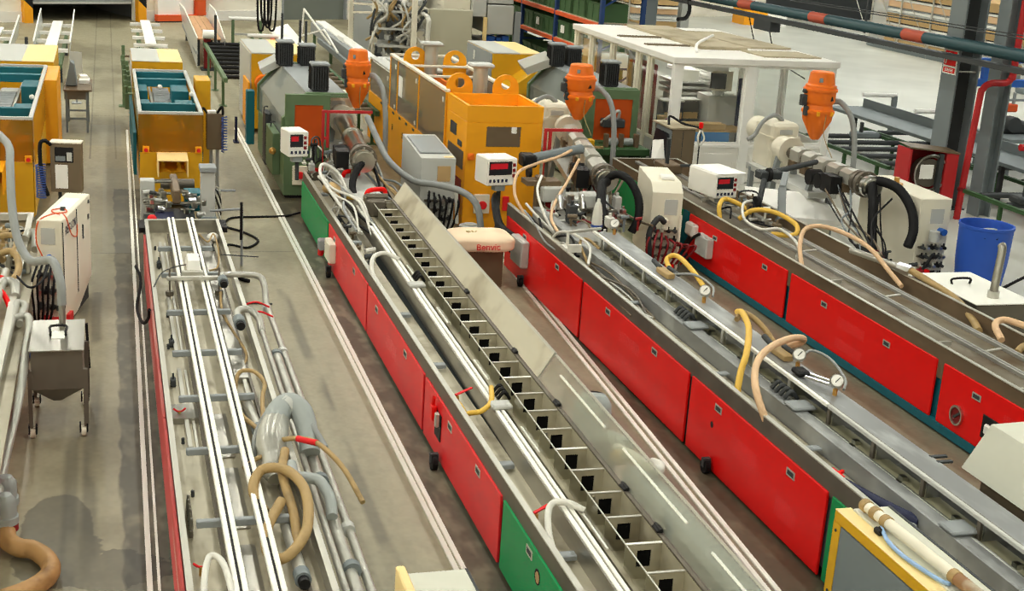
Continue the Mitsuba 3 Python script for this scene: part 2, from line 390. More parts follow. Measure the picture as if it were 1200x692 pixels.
# lamps on the roof, rooflights over the right part
for i, x in enumerate((-12, -7, -2, 3, 8, 13)):
    for j, y in enumerate((-6, 2, 10, 18, 26, 34, 42, 50, 58)):
        k = numbered('ceiling_lamp')
        scene[k] = {**mikit.ply(quad((x - 0.12, y - 1.5, 9.6), (x - 0.12, y + 1.5, 9.6), (x + 0.12, y + 1.5, 9.6), (x + 0.12, y - 1.5, 9.6)), 'white_paint'), 'emitter': {'type': 'area', 'radiance': {'type': 'rgb', 'value': LAMP}}}
        labels[k] = {'label': 'fluorescent lamp under the roof of the hall', 'category': 'lamp', 'group': 'lamps under the roof', 'kind': 'structure'}
for i, (x, y) in enumerate(((26, 40), (38, 40), (50, 40), (26, 60), (38, 60), (50, 60), (26, 20), (38, 20))):
    k = f'window_{i + 1}'
    scene[k] = {**mikit.ply(quad((x - 2, y - 6, 10.45), (x - 2, y + 6, 10.45), (x + 2, y + 6, 10.45), (x + 2, y - 6, 10.45)), 'white_paint'), 'emitter': {'type': 'area', 'radiance': {'type': 'rgb', 'value': ROOFLIGHT}}}
    labels[k] = {'label': 'daylit rooflight over the right part of the hall', 'kind': 'structure'}
# ================================================================ the four calibration tables
def panel(t, name, mat, xf, y0, y1, z0, z1, label, plates=(), vents=()):
    """a cover panel facing -x with a bevelled edge, badge plates and punched vent slots"""
    k = part(t, name, box(xf, xf + 0.03, y0 + 0.025, y1 - 0.025, z0, z1, 0.006), mat, label)
    for y, z in plates:
        q = part(k, 'badge', [box(xf - 0.006, xf, y - 0.085, y + 0.085, z - 0.04, z + 0.04)], 'aluminium', 'small aluminium badge')
        put(numbered(q + '_print'), [box(xf - 0.008, xf - 0.0055, y - 0.062, y + 0.062, z - 0.022, z + 0.024)], 'dark_grey', False)
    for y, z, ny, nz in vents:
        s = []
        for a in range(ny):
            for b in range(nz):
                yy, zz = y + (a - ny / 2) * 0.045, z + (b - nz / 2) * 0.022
                s.append(box(xf - 0.0015, xf + 0.001, yy - 0.009, yy + 0.009, zz - 0.003, zz + 0.003))  # slots coloured lighter than the panel, as painted glints
        part(k, 'vent_slots', s, 'vent_lit_red' if mat == 'red_gloss' else 'vent_lit_rose', 'rows of punched vent slots, painted as catching light', kind='stuff')
    return k

def wheel(t, x, y, r=0.085):
    k = part(t, 'wheel', [cyl((x - 0.03, y, r), (x + 0.03, y, r), r, 20)], 'rubber', 'black wheel', smooth=40)
    part(k, 'fork', [box(x - 0.045, x + 0.045, y - 0.03, y + 0.03, r, r + 0.1)], 'dark_grey')

def trough(t, x0, x1, y0, y1, zb, zt, wall='dark_steel', flo='dirty_steel'):
    part(t, 'trough_floor', box(x0 + 0.02, x1 - 0.02, y0, y1, zb - 0.015, zb), flo, 'stained sheet steel trough floor')
    part(t, 'side_wall', [box(x0, x0 + 0.025, y0, y1, zb - 0.18, zt - 0.012)], wall)
    part(t, 'side_wall', [box(x1 - 0.025, x1, y0, y1, zb - 0.18, zt - 0.012)], wall)
    part(t, 'end_wall', [box(x0, x1, y1 - 0.02, y1, zb - 0.15, zt - 0.012)], wall)
    part(t, 'rim', [box(x0 - 0.012, x0 + 0.04, y0, y1, zt - 0.012, zt)], 'aluminium', 'bright folded rim')
    part(t, 'rim', [box(x1 - 0.04, x1 + 0.012, y0, y1, zt - 0.012, zt)], 'aluminium', 'bright folded rim')
    part(t, 'rim', [box(x0, x1, y1 - 0.04, y1 + 0.01, zt - 0.012, zt)], 'aluminium', 'bright folded rim')

def slotted_rail(t, x, y0, y1, z, w=0.1, mat='bright_rail', n='slide_rail'):
    """aluminium profile: two lips, a slot between them and a web below"""
    k = part(t, n, [box(x - w / 2, x - 0.012, y0, y1, z - 0.05, z, 0.006), box(x + 0.012, x + w / 2, y0, y1, z - 0.05, z, 0.006)], mat, 'slotted aluminium slide rail')
    part(k, 'slot', [box(x - 0.012, x + 0.012, y0, y1, z - 0.05, z - 0.03)], 'black_plastic')

# ---- first line: open table
L1 = thing('calibration_table', 'open table with two bright slide rails and grey pipes along its right side', 'machine', 'calibration tables')
trough(L1, 0.49, 1.57, 5.8, 20.64, 0.74, 0.95, 'stainless', 'trough_bright')
part(L1, 'belly', box(0.56, 1.5, 5.8, 20.5, 0.1, 0.58), 'steel_grey')
for x in (0.865, 1.145): slotted_rail(L1, x, 5.8, 20.62, 0.985, 0.105)
for y in (19.1, 17.75, 16.1, 14.6, 13.2, 11.85, 10.35, 8.9, 7.5):
    part(L1, 'cross_bar', [box(0.62, 1.38, y - 0.03, y + 0.03, 0.86, 0.925, 0.008)], 'mid_grey')
for y0, y1 in ((20.4, 16.6), (16.6, 13.0), (13.0, 9.4), (9.4, 6.0)):
    panel(L1, 'panel', 'faded_red', 0.455, y1, y0, 0.12, 0.78, 'red cover panel')
part(L1, 'inner_plate', box(0.52, 0.8, 12.9, 13.3, 0.741, 0.80), 'stainless')
for y0, y1 in ((6.0, 8.8), (9.0, 10.2), (10.5, 11.75), (12.0, 13.1)): part(L1, 'shiny_plate', [box(0.95, 1.08, y0, y1, 0.742, 0.752)], 'stainless', 'shiny plate between the rails')
part(L1, 'angle_strip', [box(0.80, 0.83, 5.8, 20.4, 0.741, 0.78), box(1.19, 1.22, 5.8, 20.4, 0.741, 0.78), box(1.40, 1.43, 5.8, 20.4, 0.741, 0.79)], 'dark_steel', 'dark angle strip along the trough')
part(L1, 'right_shelf', [box(1.25, 1.40, 14.0, 20.3, 0.742, 0.80)], 'stainless')
for i, y in enumerate((19.6, 18.6, 16.4, 15.2, 12.4, 11.2)): part(L1, 'pin', [cyl((0.60 + 0.02 * (i % 3), y, 0.74), (0.60 + 0.02 * (i % 3), y, 0.80), 0.016, 8)], 'dark_grey')
for y0, y1 in ((19.9, 18.2), (17.2, 14.9), (14.4, 12.2)):
    part(L1, 'guide_bar', [box(0.66, 0.70, y1, y0, 0.742, 0.79), box(0.735, 0.76, y1, y0, 0.742, 0.77)], 'aluminium')
    part(L1, 'guide_bar', [box(1.33, 1.37, y1, y0, 0.742, 0.79)], 'aluminium')
br = part(L1, 'bridge', [box(0.66, 1.36, 17.1, 17.17, 1.0, 1.05, 0.01), box(0.86, 1.14, 17.32, 17.40, 0.99, 1.06, 0.01)], 'aluminium', 'aluminium bridge across the rails')
for x in (0.70, 1.32):
    part(br, 'screw', [cyl((x, 17.13, 0.75), (x, 17.13, 1.16), 0.012, 8), cyl((x, 17.13, 0.80), (x, 17.13, 0.86), 0.05, 12)], 'dark_steel', smooth=40)
part(br, 'white_block', [hull([(0.93, 17.4, 1.06), (1.1, 17.4, 1.06), (0.93, 17.85, 1.06), (1.1, 17.85, 1.06), (0.95, 17.45, 1.17), (1.1, 17.45, 1.17), (0.95, 17.82, 1.17), (1.1, 17.82, 1.17)])], 'white_paint', 'small white block')
# pipework along the right side
pw = part(L1, 'pipe', [tube([(1.36, 17.0, 1.02), (1.36, 17.25, 1.02), (1.55, 17.3, 1.02), (1.83, 17.28, 1.0), (1.9, 17.15, 0.92), (1.9, 16.9, 0.74)], 0.042, 12), cyl((1.9, 16.95, 0.74), (1.9, 5.8, 0.70), 0.038, 12)], 'grey_pipe', 'grey pipe with an elbow', smooth=50)
for y in (16.7, 15.0, 12.8, 10.4, 8.2): part(pw, 'collar', [cyl((1.89, y - 0.05, 0.73), (1.89, y + 0.05, 0.73), 0.058, 12)], 'light_grey', smooth=50)
pw = part(L1, 'pipe', [tube([(1.42, 15.35, 1.0), (1.43, 15.75, 1.0), (1.56, 15.9, 0.98), (1.68, 15.75, 0.92), (1.69, 15.4, 0.85)], 0.044, 12), cyl((1.69, 15.45, 0.86), (1.66, 5.8, 0.80), 0.03, 12)], 'grey_pipe', 'thin grey pipe with an elbow', smooth=50)
part(pw, 'end_ring', [cyl((1.42, 15.25, 1.0), (1.42, 15.45, 1.0), 0.07, 14), cyl((1.36, 16.9, 1.02), (1.36, 17.08, 1.02), 0.065, 14)], 'steel_grey', smooth=50)
part(pw, 'mouth', [cyl((1.42, 15.17, 1.0), (1.42, 15.25, 1.0), 0.05, 14), cyl((1.36, 16.82, 1.02), (1.36, 16.9, 1.02), 0.046, 14)], 'black_plastic', smooth=50)  # black plugs in place of the shade inside the pipe ends
pw = part(L1, 'pipe', [tube([(1.79, 14.8, 0.78), (1.79, 14.75, 0.78), (1.76, 5.8, 0.74)], 0.055, 12, 0)], 'grey_pipe', 'wide grey pipe', smooth=50)
for y in (14.75, 12.85, 11.3, 9.6): part(pw, 'collar', [cyl((1.785, y - 0.04, 0.775), (1.785, y + 0.04, 0.775), 0.075, 12)], 'steel_grey', smooth=50)
for y in (16.35, 15.95): part(L1, 'red_clip', [tube([(1.58, y, 0.9), (1.72, y, 0.93), (1.88, y, 0.86)], 0.012, 6)], 'red_paint')
# grey bellows fitting with a duct elbow
dk = thing('suction_elbow', 'fat grey duct elbow with a wrinkled sleeve on the open table', 'duct')
part(dk, 'elbow', [tube([(1.40, 11.75, 1.0), (1.47, 12.05, 1.13), (1.60, 12.2, 1.18), (1.71, 12.1, 1.13), (1.75, 11.9, 0.98), (1.75, 11.75, 0.86)], [0.12, 0.12, 0.115, 0.11, 0.10, 0.095], 18)], 'pvc_grey', smooth=50)
part(dk, 'sleeve', [tube([(1.46, 12.02, 1.1), (1.38, 11.7, 1.0), (1.36, 11.4, 0.93), (1.37, 11.2, 0.86)], [0.125, 0.15, 0.14, 0.09, 0.12, 0.07], 14)], 'grey_pipe', 'wrinkled grey fabric sleeve', smooth=50)
part(dk, 'clamp_ring', [cyl((1.53, 12.14, 1.155), (1.58, 12.19, 1.17), 0.125, 18)], 'light_grey', smooth=50)
# loose hoses on the first table
def hose(lab, pts, r, mat, cat='hose', group=None, n=10, name='hose', k=7):
    return solo(name, lab, cat, tube(pts, r, n, k), mat, group, smooth=60)
hose('thick tan hose coiled in a loop on the open table', [(1.20, 10.55, 0.86), (1.12, 10.75, 0.98), (1.22, 11.0, 1.05), (1.42, 10.9, 1.08), (1.53, 10.5, 1.06), (1.47, 9.95, 0.98), (1.27, 9.62, 0.92), (1.14, 9.72, 0.90), (1.17, 10.1, 0.93), (1.33, 10.5, 0.98)], 0.045, 'tan_hose')
hose('tan hose with a red clip sticking out over the aisle', [(1.28, 11.9, 0.98), (1.45, 11.65, 1.05), (1.58, 11.55, 1.10), (1.75, 11.35, 1.13), (1.92, 10.95, 1.06), (2.03, 10.5, 0.92)], 0.024, 'tan_hose')
solo('hose_clip', 'red clip around the tan hose over the aisle', 'clip', tube([(1.60, 11.53, 1.105), (1.75, 11.35, 1.13)], 0.03, 10, 0), 'red_paint', smooth=60)
hose('grey hose arching over the pipes towards the aisle', [(1.22, 11.7, 0.85), (1.27, 11.95, 1.0), (1.42, 12.15, 1.15), (1.6, 12.1, 1.17), (1.78, 11.9, 1.07), (1.88, 11.65, 0.95)], 0.028, 'grey_hose')
hose('short fat grey hose bent between the pipes', [(1.50, 11.2, 1.0), (1.50, 10.95, 1.0), (1.60, 10.85, 1.02), (1.70, 10.8, 1.0), (1.76, 10.6, 0.93), (1.75, 10.4, 0.85)], 0.05, 'pvc_grey')
hose('thin tan hose looped from the rail to the suction elbow', [(1.22, 13.4, 0.8), (1.20, 12.7, 0.9), (1.30, 12.3, 0.92), (1.38, 11.9, 0.95), (1.32, 11.55, 0.97), (1.20, 11.45, 0.95), (1.10, 11.35, 0.92)], 0.022, 'tan_hose')
hose('thin tan hose bowed behind the suction elbow', [(1.20, 13.5, 0.8), (1.27, 13.75, 0.95), (1.42, 13.7, 0.98), (1.50, 13.4, 0.96), (1.45, 13.1, 0.92), (1.40, 12.6, 0.9), (1.36, 12.2, 0.9)], 0.022, 'tan_hose')
hose('thin tan hose hanging inside the right trough wall', [(1.36, 17.4, 0.85), (1.30, 16.4, 0.82), (1.37, 15.6, 0.80), (1.45, 14.8, 0.78), (1.32, 14.2, 0.78), (1.22, 13.8, 0.78)], 0.018, 'tan_hose')
hose('clear white hose in an arch at the near end of the open table', [(0.62, 8.6, 0.75), (0.60, 9.1, 0.92), (0.66, 9.5, 1.02), (0.76, 9.4, 1.02), (0.80, 8.9, 0.95), (0.80, 8.4, 0.76)], 0.026, 'white_hose')
hose('tan hose running from the coil along the trough', [(1.47, 11.4, 1.05), (1.40, 11.0, 1.0), (1.42, 10.4, 0.92), (1.40, 9.9, 0.85)], 0.042, 'tan_hose')
k = thing('pipe_coupling', 'round pipe coupling with a dark mouth lying in the trough under the looped hoses', 'coupling')
part(k, 'pipe', [cyl((1.30, 13.3, 0.80), (1.34, 12.45, 0.84), 0.055, 14)], 'grey_pipe', smooth=50)
part(k, 'ring', [cyl((1.34, 12.45, 0.84), (1.345, 12.3, 0.845), 0.072, 14)], 'steel_grey', smooth=50)
part(k, 'mouth', [cyl((1.345, 12.3, 0.845), (1.347, 12.22, 0.85), 0.045, 14)], 'black_plastic', smooth=50)  # black plug painted for the shade inside the coupling
k = thing('pipe_coupling', 'round pipe coupling with a dark mouth near the thick coiled hose', 'coupling')
part(k, 'pipe', [cyl((1.36, 10.4, 0.80), (1.36, 9.45, 0.86), 0.052, 14)], 'grey_pipe', smooth=50)
part(k, 'ring', [cyl((1.36, 9.45, 0.86), (1.36, 9.32, 0.865), 0.066, 14)], 'steel_grey', smooth=50)
part(k, 'mouth', [cyl((1.36, 9.32, 0.865), (1.36, 9.24, 0.87), 0.045, 14)], 'black_plastic', smooth=50)  # black plug again stands for the shaded hollow
k = thing('valve_strip', 'row of small chrome valves standing in the left trough', 'valve')
part(k, 'base', [box(0.57, 0.60, 10.4, 10.95, 0.741, 0.80)], 'dark_steel')
for i in range(6): part(k, 'nipple', [cone((0.585, 10.45 + 0.09 * i, 0.80), (0.585, 10.45 + 0.09 * i, 0.90), 0.022, 0.012, 8)], 'chrome', smooth=40)
for y, lab in ((13.05, 'small brass tap with red wings under the left rail'), (9.75, 'small brass tap with red wings at the near left trough')):
    k = thing('tap', lab, 'tap')
    part(k, 'body', [cyl((0.62, y, 0.74), (0.62, y, 0.82), 0.016, 8)], 'brass', smooth=40)
    part(k, 'handle', [tube([(0.56, y, 0.85), (0.60, y, 0.82), (0.64, y, 0.82), (0.68, y, 0.85)], 0.01, 6)], 'red_paint')

hose('black cable hanging over the left rim of the open table', [(0.30, 18.2, 0.9), (0.36, 18.0, 0.75), (0.30, 17.6, 0.5), (0.36, 17.1, 0.45), (0.42, 16.8, 0.6), (0.43, 16.6, 0.78)], 0.02, 'rubber', 'cable')
hose('thin grey cable from the left rim to the white block of the open table', [(0.5, 17.0, 0.96), (0.62, 17.5, 1.0), (0.8, 17.6, 1.05), (0.95, 17.6, 1.08)], 0.008, 'dark_grey', 'cable')
hose('thin tan cable curled in the far right of the open trough', [(1.26, 20.2, 0.82), (1.35, 19.6, 0.86), (1.45, 19.9, 0.9), (1.47, 19.2, 0.84), (1.40, 18.4, 0.82), (1.28, 18.2, 0.82)], 0.012, 'tan_hose', 'cable')
k = thing('rag', 'white rag lying at the far right of the open trough', 'rag')
part(k, 'cloth', [sphere((1.46, 20.1, 0.80), 0.1, 2, (0.9, 1.5, 0.6))], 'white_paint', smooth=True)
solo('thin_rod', 'thin dark rod laid across the right rim of the open table', 'rod', [cyl((1.45, 18.5, 0.965), (1.95, 18.35, 0.965), 0.008, 6)], 'dark_grey')
for x, y in ((1.40, 19.4), (0.62, 18.7), (0.64, 15.3), (0.60, 14.0)):
    part(L1, 'sensor', [box(x - 0.03, x + 0.03, y - 0.06, y + 0.06, 0.742, 0.82, 0.01), cyl((x, y, 0.82), (x, y, 0.88), 0.012, 6)], 'dark_grey')
# ---- second line: vacuum tank with its lid folded open
L2 = thing('calibration_table', 'long tank with an open clear lid on a red and green panelled base', 'machine', 'calibration tables')
X2 = 3.36
part(L2, 'belly', box(X2 + 0.06, 3.60, 5.5, 24.2, 0.13, 0.72), 'steel_grey')
part(L2, 'belly', box(4.05, 4.5, 5.5, 20.6, 0.13, 0.72), 'steel_grey')
part(L2, 'trough_floor', box(X2 + 0.04, 3.67, 5.5, 24.3, 0.755, 0.77), 'dirty_steel', 'stained sheet steel trough floor')
part(L2, 'side_wall', box(X2 + 0.02, X2 + 0.045, 5.5, 24.4, 0.70, 0.91), 'dark_steel')
part(L2, 'rim', box(X2 + 0.02, X2 + 0.075, 5.5, 24.4, 0.91, 0.925), 'aluminium', 'bright folded rim')
part(L2, 'end_wall', box(X2 + 0.02, 4.5, 24.36, 24.4, 0.2, 0.91), 'dark_steel')
panel(L2, 'panel', 'green_paint', X2, 21.2, 24.4, 0.08, 0.75, 'green cover panel', vents=())
panel(L2, 'panel', 'red_paint', X2, 17.63, 21.15, 0.07, 0.75, 'red cover panel', [(18.69, 0.64), (20.5, 0.64)], [(19.6, 0.45, 14, 9)])
panel(L2, 'panel', 'red_paint', X2, 14.02, 17.6, 0.07, 0.75, 'red cover panel', [(16.9, 0.62), (15.05, 0.64)], [(15.9, 0.45, 14, 9)])
pk = panel(L2, 'panel', 'red_paint', X2, 10.78, 13.98, 0.07, 0.75, 'red cover panel', [(12.75, 0.63), (11.6, 0.64)], [])
panel(L2, 'panel', 'green_paint', X2, 6.0, 10.74, 0.07, 0.75, 'green cover panel', [(9.87, 0.66)])
part(L2, 'round_opening', [cyl((X2 - 0.004, 9.62, 0.56), (X2 + 0.002, 9.62, 0.56), 0.07, 20)], 'black_plastic', 'round black opening')
part(L2, 'round_window', [cyl((X2 - 0.006, 9.61, 0.56), (X2 + 0.002, 9.61, 0.56), 0.052, 20)], 'tan_hose', smooth=40)
for y in (20.6, 13.1, 7.5): wheel(L2, 3.29, y, 0.09)
part(L2, 'base_rail', box(X2 + 0.03, X2 + 0.09, 5.5, 24.3, 0.03, 0.1), 'dark_grey')
for y in (22.9, 19.6, 16.0, 14.1, 11.3, 9.45, 7.7):
    part(L2, 'bracket', [box(3.42, 3.62, y - 0.05, y + 0.05, 0.80, 0.85, 0.008)], 'mid_grey')
TW = (-0.86, (4.0, 12.0)); _spin.append(TW)
part(L2, 'beam', [box(3.68, 3.70, 5.0, 23.3, 0.77, 0.98), box(3.70, 3.80, 5.0, 23.3, 0.955, 0.98)], 'stainless', 'long steel channel beam')
part(L2, 'beam_track', [box(3.695, 3.735, 5.0, 23.3, 0.981, 0.992), box(3.755, 3.79, 5.0, 23.3, 0.981, 0.992)], 'bright_rail')
tk = part(L2, 'tank', [box(3.87, 3.92, 5.0, 21.2, 0.78, 0.91), box(3.92, 4.24, 5.0, 21.2, 0.78, 0.80), box(4.235, 4.25, 5.0, 21.2, 0.78, 1.12), box(3.87, 4.25, 21.18, 21.2, 0.78, 1.12)], 'dirty_steel', 'sheet steel tank')
for y in np.arange(5.0, 21.2, 2.0):
    part(tk, 'bright_strip', [box(3.885, 3.905, y + 0.35, y + 1.0, 0.911, 0.922)], 'bright_rail')
part(tk, 'hinge_rail', [box(4.235, 4.275, 5.0, 21.2, 1.12, 1.14)], 'dark_steel')
ys = [5.2 + 0.48 * i for i in range(34)]
for i, y in enumerate(ys):
    b = part(tk, 'baffle_plate', prism([(3.925, 0.8), (4.235, 0.8), (4.235, 1.11), (3.925, 1.11)], y, y + 0.012, 'y', [[(4.03, 0.90), (4.15, 0.90), (4.15, 1.05), (4.03, 1.05)]]), 'dirty_steel')
    part(tk, 'rubber_seal', box(4.02, 4.16, y + 0.013, y + 0.03, 0.89, 1.06), 'shade_dark', 'dark plate standing in for shade')  # dark plate added behind each cutout as the shade of the cavity
    part(tk, 'baffle_flange', box(3.925, 4.235, y - 0.012, y + 0.016, 1.108, 1.116), 'aluminium' if i % 4 else 'bright_rail')
    if i % 3 == 1: part(tk, 'small_hook', box(3.97, 3.99, y - 0.02, y, 1.03, 1.08), 'chrome')
for y in (7.6, 9.2, 10.0, 12.0, 13.6, 15.9): part(tk, 'hinge', [box(4.225, 4.30, y - 0.06, y + 0.06, 1.135, 1.165, 0.01), cyl((4.26, y - 0.07, 1.16), (4.26, y + 0.07, 1.16), 0.016, 8)], 'black_plastic')
for y0, y1 in ((5.0, 10.2), (10.22, 12.7), (12.72, 17.0), (17.02, 21.2)):
    part(tk, 'front_pane', [quad((3.908, y0, 0.91), (3.908, y1, 0.91), (3.908, y1, 1.13), (3.908, y0, 1.13))], 'tank_glass', 'clear front pane')
part(tk, 'pane_edge', [box(3.902, 3.913, 5.0, 21.2, 1.13, 1.137)], 'aluminium')
# lid leaves, leaning back to the right
def leaf(y0, y1, s0, s1, t=0.008):
    a, b = np.array([4.27, 0, 1.15]), np.array([4.43, 0, 1.41]); d = b - a; n = np.array([d[2], 0, -d[0]]); n = n / np.linalg.norm(n) * t
    return hull([a + d * s + n * e + np.array([0, y, 0]) for s in (s0, s1) for e in (0, 1) for y in (y0, y1)])
ld = part(L2, 'lid', [leaf(12.75, 21.15, 0.0, 1.0)], 'lid_beige', 'opened far lid leaf, opaque and dirty')
part(ld, 'edge_profile', [leaf(12.75, 21.15, 1.0, 1.08, 0.03), leaf(12.75, 12.82, 0, 1, 0.02)], 'aluminium')
ld = part(L2, 'lid', [leaf(5.0, 12.7, 0.0, 1.0)], 'clear_acrylic', 'opened near lid leaf, transparent')
part(ld, 'edge_profile', [leaf(5.0, 12.7, 0.98, 1.06, 0.03)], 'aluminium')
for y0, y1 in ((10.9, 12.3), (8.9, 10.4), (6.9, 8.4)):
    part(ld, 'stiffener', [leaf(y0, y1, 0.66, 0.72, -0.02)], 'bright_rail')
for y, k in ((16.7, 0), (12.35, 1)):
    c = part(L2, 'clamp', [box(3.66, 3.88, y - 0.09, y + 0.09, 0.99, 1.04, 0.015)], 'light_grey', 'grey clamp on the beam')
    for j in range(3): part(c, 'spring', [tube([(3.80, y + 0.22 + 0.1 * j, 1.0), (3.86, y + 0.2 + 0.1 * j, 1.08), (3.92, y + 0.2 + 0.1 * j, 1.0)], 0.02, 6)], 'black_plastic')
_spin.pop()
k = part(pk, 'lock', [box(X2 - 0.012, X2, 13.12, 13.38, 0.30, 0.60, 0.006)], 'black_plastic', 'black lock plate')
put(numbered(k + '_lever'), [box(X2 - 0.07, X2 - 0.012, 13.28, 13.42, 0.48, 0.66, 0.02), cyl((X2 - 0.05, 13.35, 0.66), (X2 - 0.05, 13.30, 0.76), 0.02, 8)], 'red_gloss', False)
put(numbered(k + '_latch'), [box(X2 - 0.06, X2 - 0.012, 13.15, 13.22, 0.46, 0.62, 0.01)], 'aluminium', False)
sb = thing('switch_box', 'beige switch box at the far end of the first red panel of the open-lid tank', 'box')
part(sb, 'body', [box(X2 - 0.12, X2, 20.30, 20.75, 0.30, 0.62, 0.02)], 'cream_paint')
part(sb, 'gland', [box(X2 - 0.2, X2 - 0.02, 20.8, 21.0, 0.38, 0.55, 0.02)], 'mid_grey')
part(sb, 'red_plug', [cyl((X2 - 0.14, 21.0, 0.28), (X2 - 0.14, 20.9, 0.42), 0.05, 10)], 'red_paint', smooth=40)
for nm, lab, pts, r, m in (('hose', 'short white hose bent into the tank of the open-lid line, far end', [(3.50, 17.2, 0.78), (3.42, 17.6, 0.92), (3.50, 18.0, 1.03), (3.70, 18.2, 1.04), (3.88, 18.0, 1.0)], 0.032, 'white_hose'),
                           ('hose', 'yellow hose bent into the tank of the open-lid line', [(3.44, 12.6, 0.78), (3.46, 12.4, 0.92), (3.56, 12.3, 0.98), (3.70, 12.45, 1.02), (3.78, 12.75, 1.06)], 0.028, 'yellow_hose'),
                           ('hose', 'white hose bent over the beam at the near end of the open-lid tank', [(3.46, 9.5, 0.78), (3.47, 9.75, 0.93), (3.56, 10.0, 1.02), (3.70, 10.0, 1.04), (3.84, 9.9, 1.0)], 0.03, 'white_hose'),
                           ('hose', 'short yellow hose stub beside a red tap on the open-lid tank', [(3.44, 12.95, 0.78), (3.44, 12.8, 0.88), (3.47, 12.62, 0.84)], 0.028, 'yellow_hose')):
    hose(lab, pts, r, m)
for y, lab in ((12.95, 'red tap lever beside the yellow hose on the open-lid tank'), (10.1, 'red tap lever beside the white hose on the open-lid tank')):
    k = thing('tap', lab, 'tap')
    part(k, 'body', [cyl((3.47, y, 0.77), (3.47, y, 0.90), 0.022, 10)], 'brass', smooth=40)
    part(k, 'lever', [bar((3.45, y, 0.91), (3.66, y + 0.12, 0.94), 0.03, 0.012)], 'red_paint')
# things behind the clear lid
k = thing('vacuum_pump', 'grey-blue pump with a domed motor seen behind the clear lid', 'pump')
part(k, 'motor', [lathe([(0, 0.3), (0.13, 0.28), (0.19, 0.2), (0.2, 0.1), (0.2, -0.2), (0, -0.2)], (4.78, 12.35, 0.80), 20)], 'pvc_grey', smooth=45)
part(k, 'foot', box(4.62, 4.95, 12.0, 12.6, 0.0, 0.6), 'dark_grey')
part(k, 'outlet', [tube([(4.70, 11.9, 0.75), (4.68, 11.5, 0.95), (4.72, 11.2, 0.98)], 0.08, 12)], 'pvc_grey', smooth=50)
k = thing('grey_duct', 'flat grey tank with a white bent pipe seen through the clear lid', 'tank')
part(k, 'shell', [box(4.55, 4.85, 7.0, 10.9, 0.0, 0.95, 0.05)], 'mid_grey')
part(k, 'pipe', [tube([(4.62, 11.2, 0.98), (4.60, 10.8, 1.08), (4.72, 10.5, 1.06), (4.86, 10.7, 1.0), (4.92, 11.0, 0.9)], 0.05, 12)], 'white_hose', smooth=50)
part(k, 'knob', [sphere((4.55, 10.95, 1.0), 0.1, 2, (1, 1, 0.7))], 'tan_hose', smooth=True)

# ---- third line: closed vacuum tank
L3 = thing('calibration_table', 'closed vacuum tank with a steel cover on a red panelled base, gauges on top', 'machine', 'calibration tables')
X3 = 6.33
part(L3, 'belly', box(X3 + 0.06, 6.72, 5.5, 21.0, 0.1, 0.85), 'steel_grey')
part(L3, 'belly', box(7.0, 7.4, 5.5, 18.6, 0.1, 0.9), 'steel_grey')
part(L3, 'trough_floor', box(X3 + 0.04, 6.71, 5.5, 21.1, 0.875, 0.89), 'dirty_steel', 'stained sheet steel trough floor')
part(L3, 'side_wall', box(X3 + 0.02, X3 + 0.045, 5.5, 21.15, 0.85, 1.07), 'dark_steel')
part(L3, 'rim', box(X3 + 0.02, X3 + 0.075, 5.5, 21.15, 1.07, 1.085), 'aluminium', 'bright folded rim')
panel(L3, 'panel', 'red_gloss', X3, 17.2, 21.1, 0.03, 0.885, 'red cover panel', [(18.31, 0.77), (20.0, 0.79)], [(19.2, 0.5, 16, 9)])
panel(L3, 'panel', 'red_gloss', X3, 13.38, 17.16, 0.03, 0.885, 'red cover panel', [(16.1, 0.77), (14.44, 0.78)], [(15.3, 0.62, 16, 7), (15.3, 0.32, 16, 7)])
pk3 = panel(L3, 'panel', 'red_gloss', X3, 10.14, 13.34, 0.03, 0.885, 'red cover panel', [(12.56, 0.77), (10.86, 0.76)], [(11.9, 0.55, 14, 10), (10.9, 0.35, 10, 10)])
part(pk3, 'lock_hole', [cyl((X3 - 0.003, 12.68, 0.54), (X3 + 0.002, 12.68, 0.54), 0.035, 14)], 'black_plastic')
panel(L3, 'panel', 'green_paint', X3, 6.0, 10.1, 0.03, 0.885, 'green cover panel')
for y in (19.9, 12.6): wheel(L3, 6.27, y, 0.08)
part(L3, 'beam', [box(6.72, 6.74, 5.0, 20.9, 0.88, 1.08), box(6.74, 6.89, 5.0, 20.9, 1.055, 1.08, 0.008)], 'tank_steel', 'long steel channel beam')
part(L3, 'end_plate', box(7.0, 7.4, 18.6, 21.1, 0.9, 0.98), 'rail_steel')
part(L3, 'end_plate', box(7.0, 7.4, 18.6, 21.1, 0.1, 0.9), 'steel_grey')
tk = part(L3, 'tank', [box(6.955, 6.98, 5.0, 18.6, 0.96, 1.03), box(7.0, 7.34, 5.0, 18.6, 0.95, 0.97), box(7.33, 7.35, 5.0, 18.6, 0.6, 1.19)], 'tank_steel', 'sheet steel tank')
cv = part(L3, 'cover', [hull([(6.98, y, 1.235) for y in (5.0, 18.6)] + [(7.36, y, 1.205) for y in (5.0, 18.6)] + [(6.98, y, 1.22) for y in (5.0, 18.6)] + [(7.36, y, 1.19) for y in (5.0, 18.6)])], 'tank_steel', 'scratched steel cover')
part(cv, 'edge_bar', [box(6.945, 6.99, 11.4, 18.6, 1.215, 1.26, 0.008)], 'bright_rail', 'bright edge bar')
part(cv, 'edge_bar', [box(6.945, 6.99, 5.0, 11.38, 1.215, 1.26, 0.008)], 'light_grey')
part(cv, 'dust_seam', [box(6.99, 7.01, 5.0, 18.6, 1.236, 1.246)], 'dark_steel')
for y0, y1 in ((15.4, 18.55), (12.4, 15.36), (9.4, 12.36), (6.0, 9.36)):
    part(tk, 'front_pane', [quad((6.965, y0, 1.03), (6.965, y1, 1.03), (6.965, y1, 1.22), (6.965, y0, 1.22))], 'tank_glass', 'clear front pane')
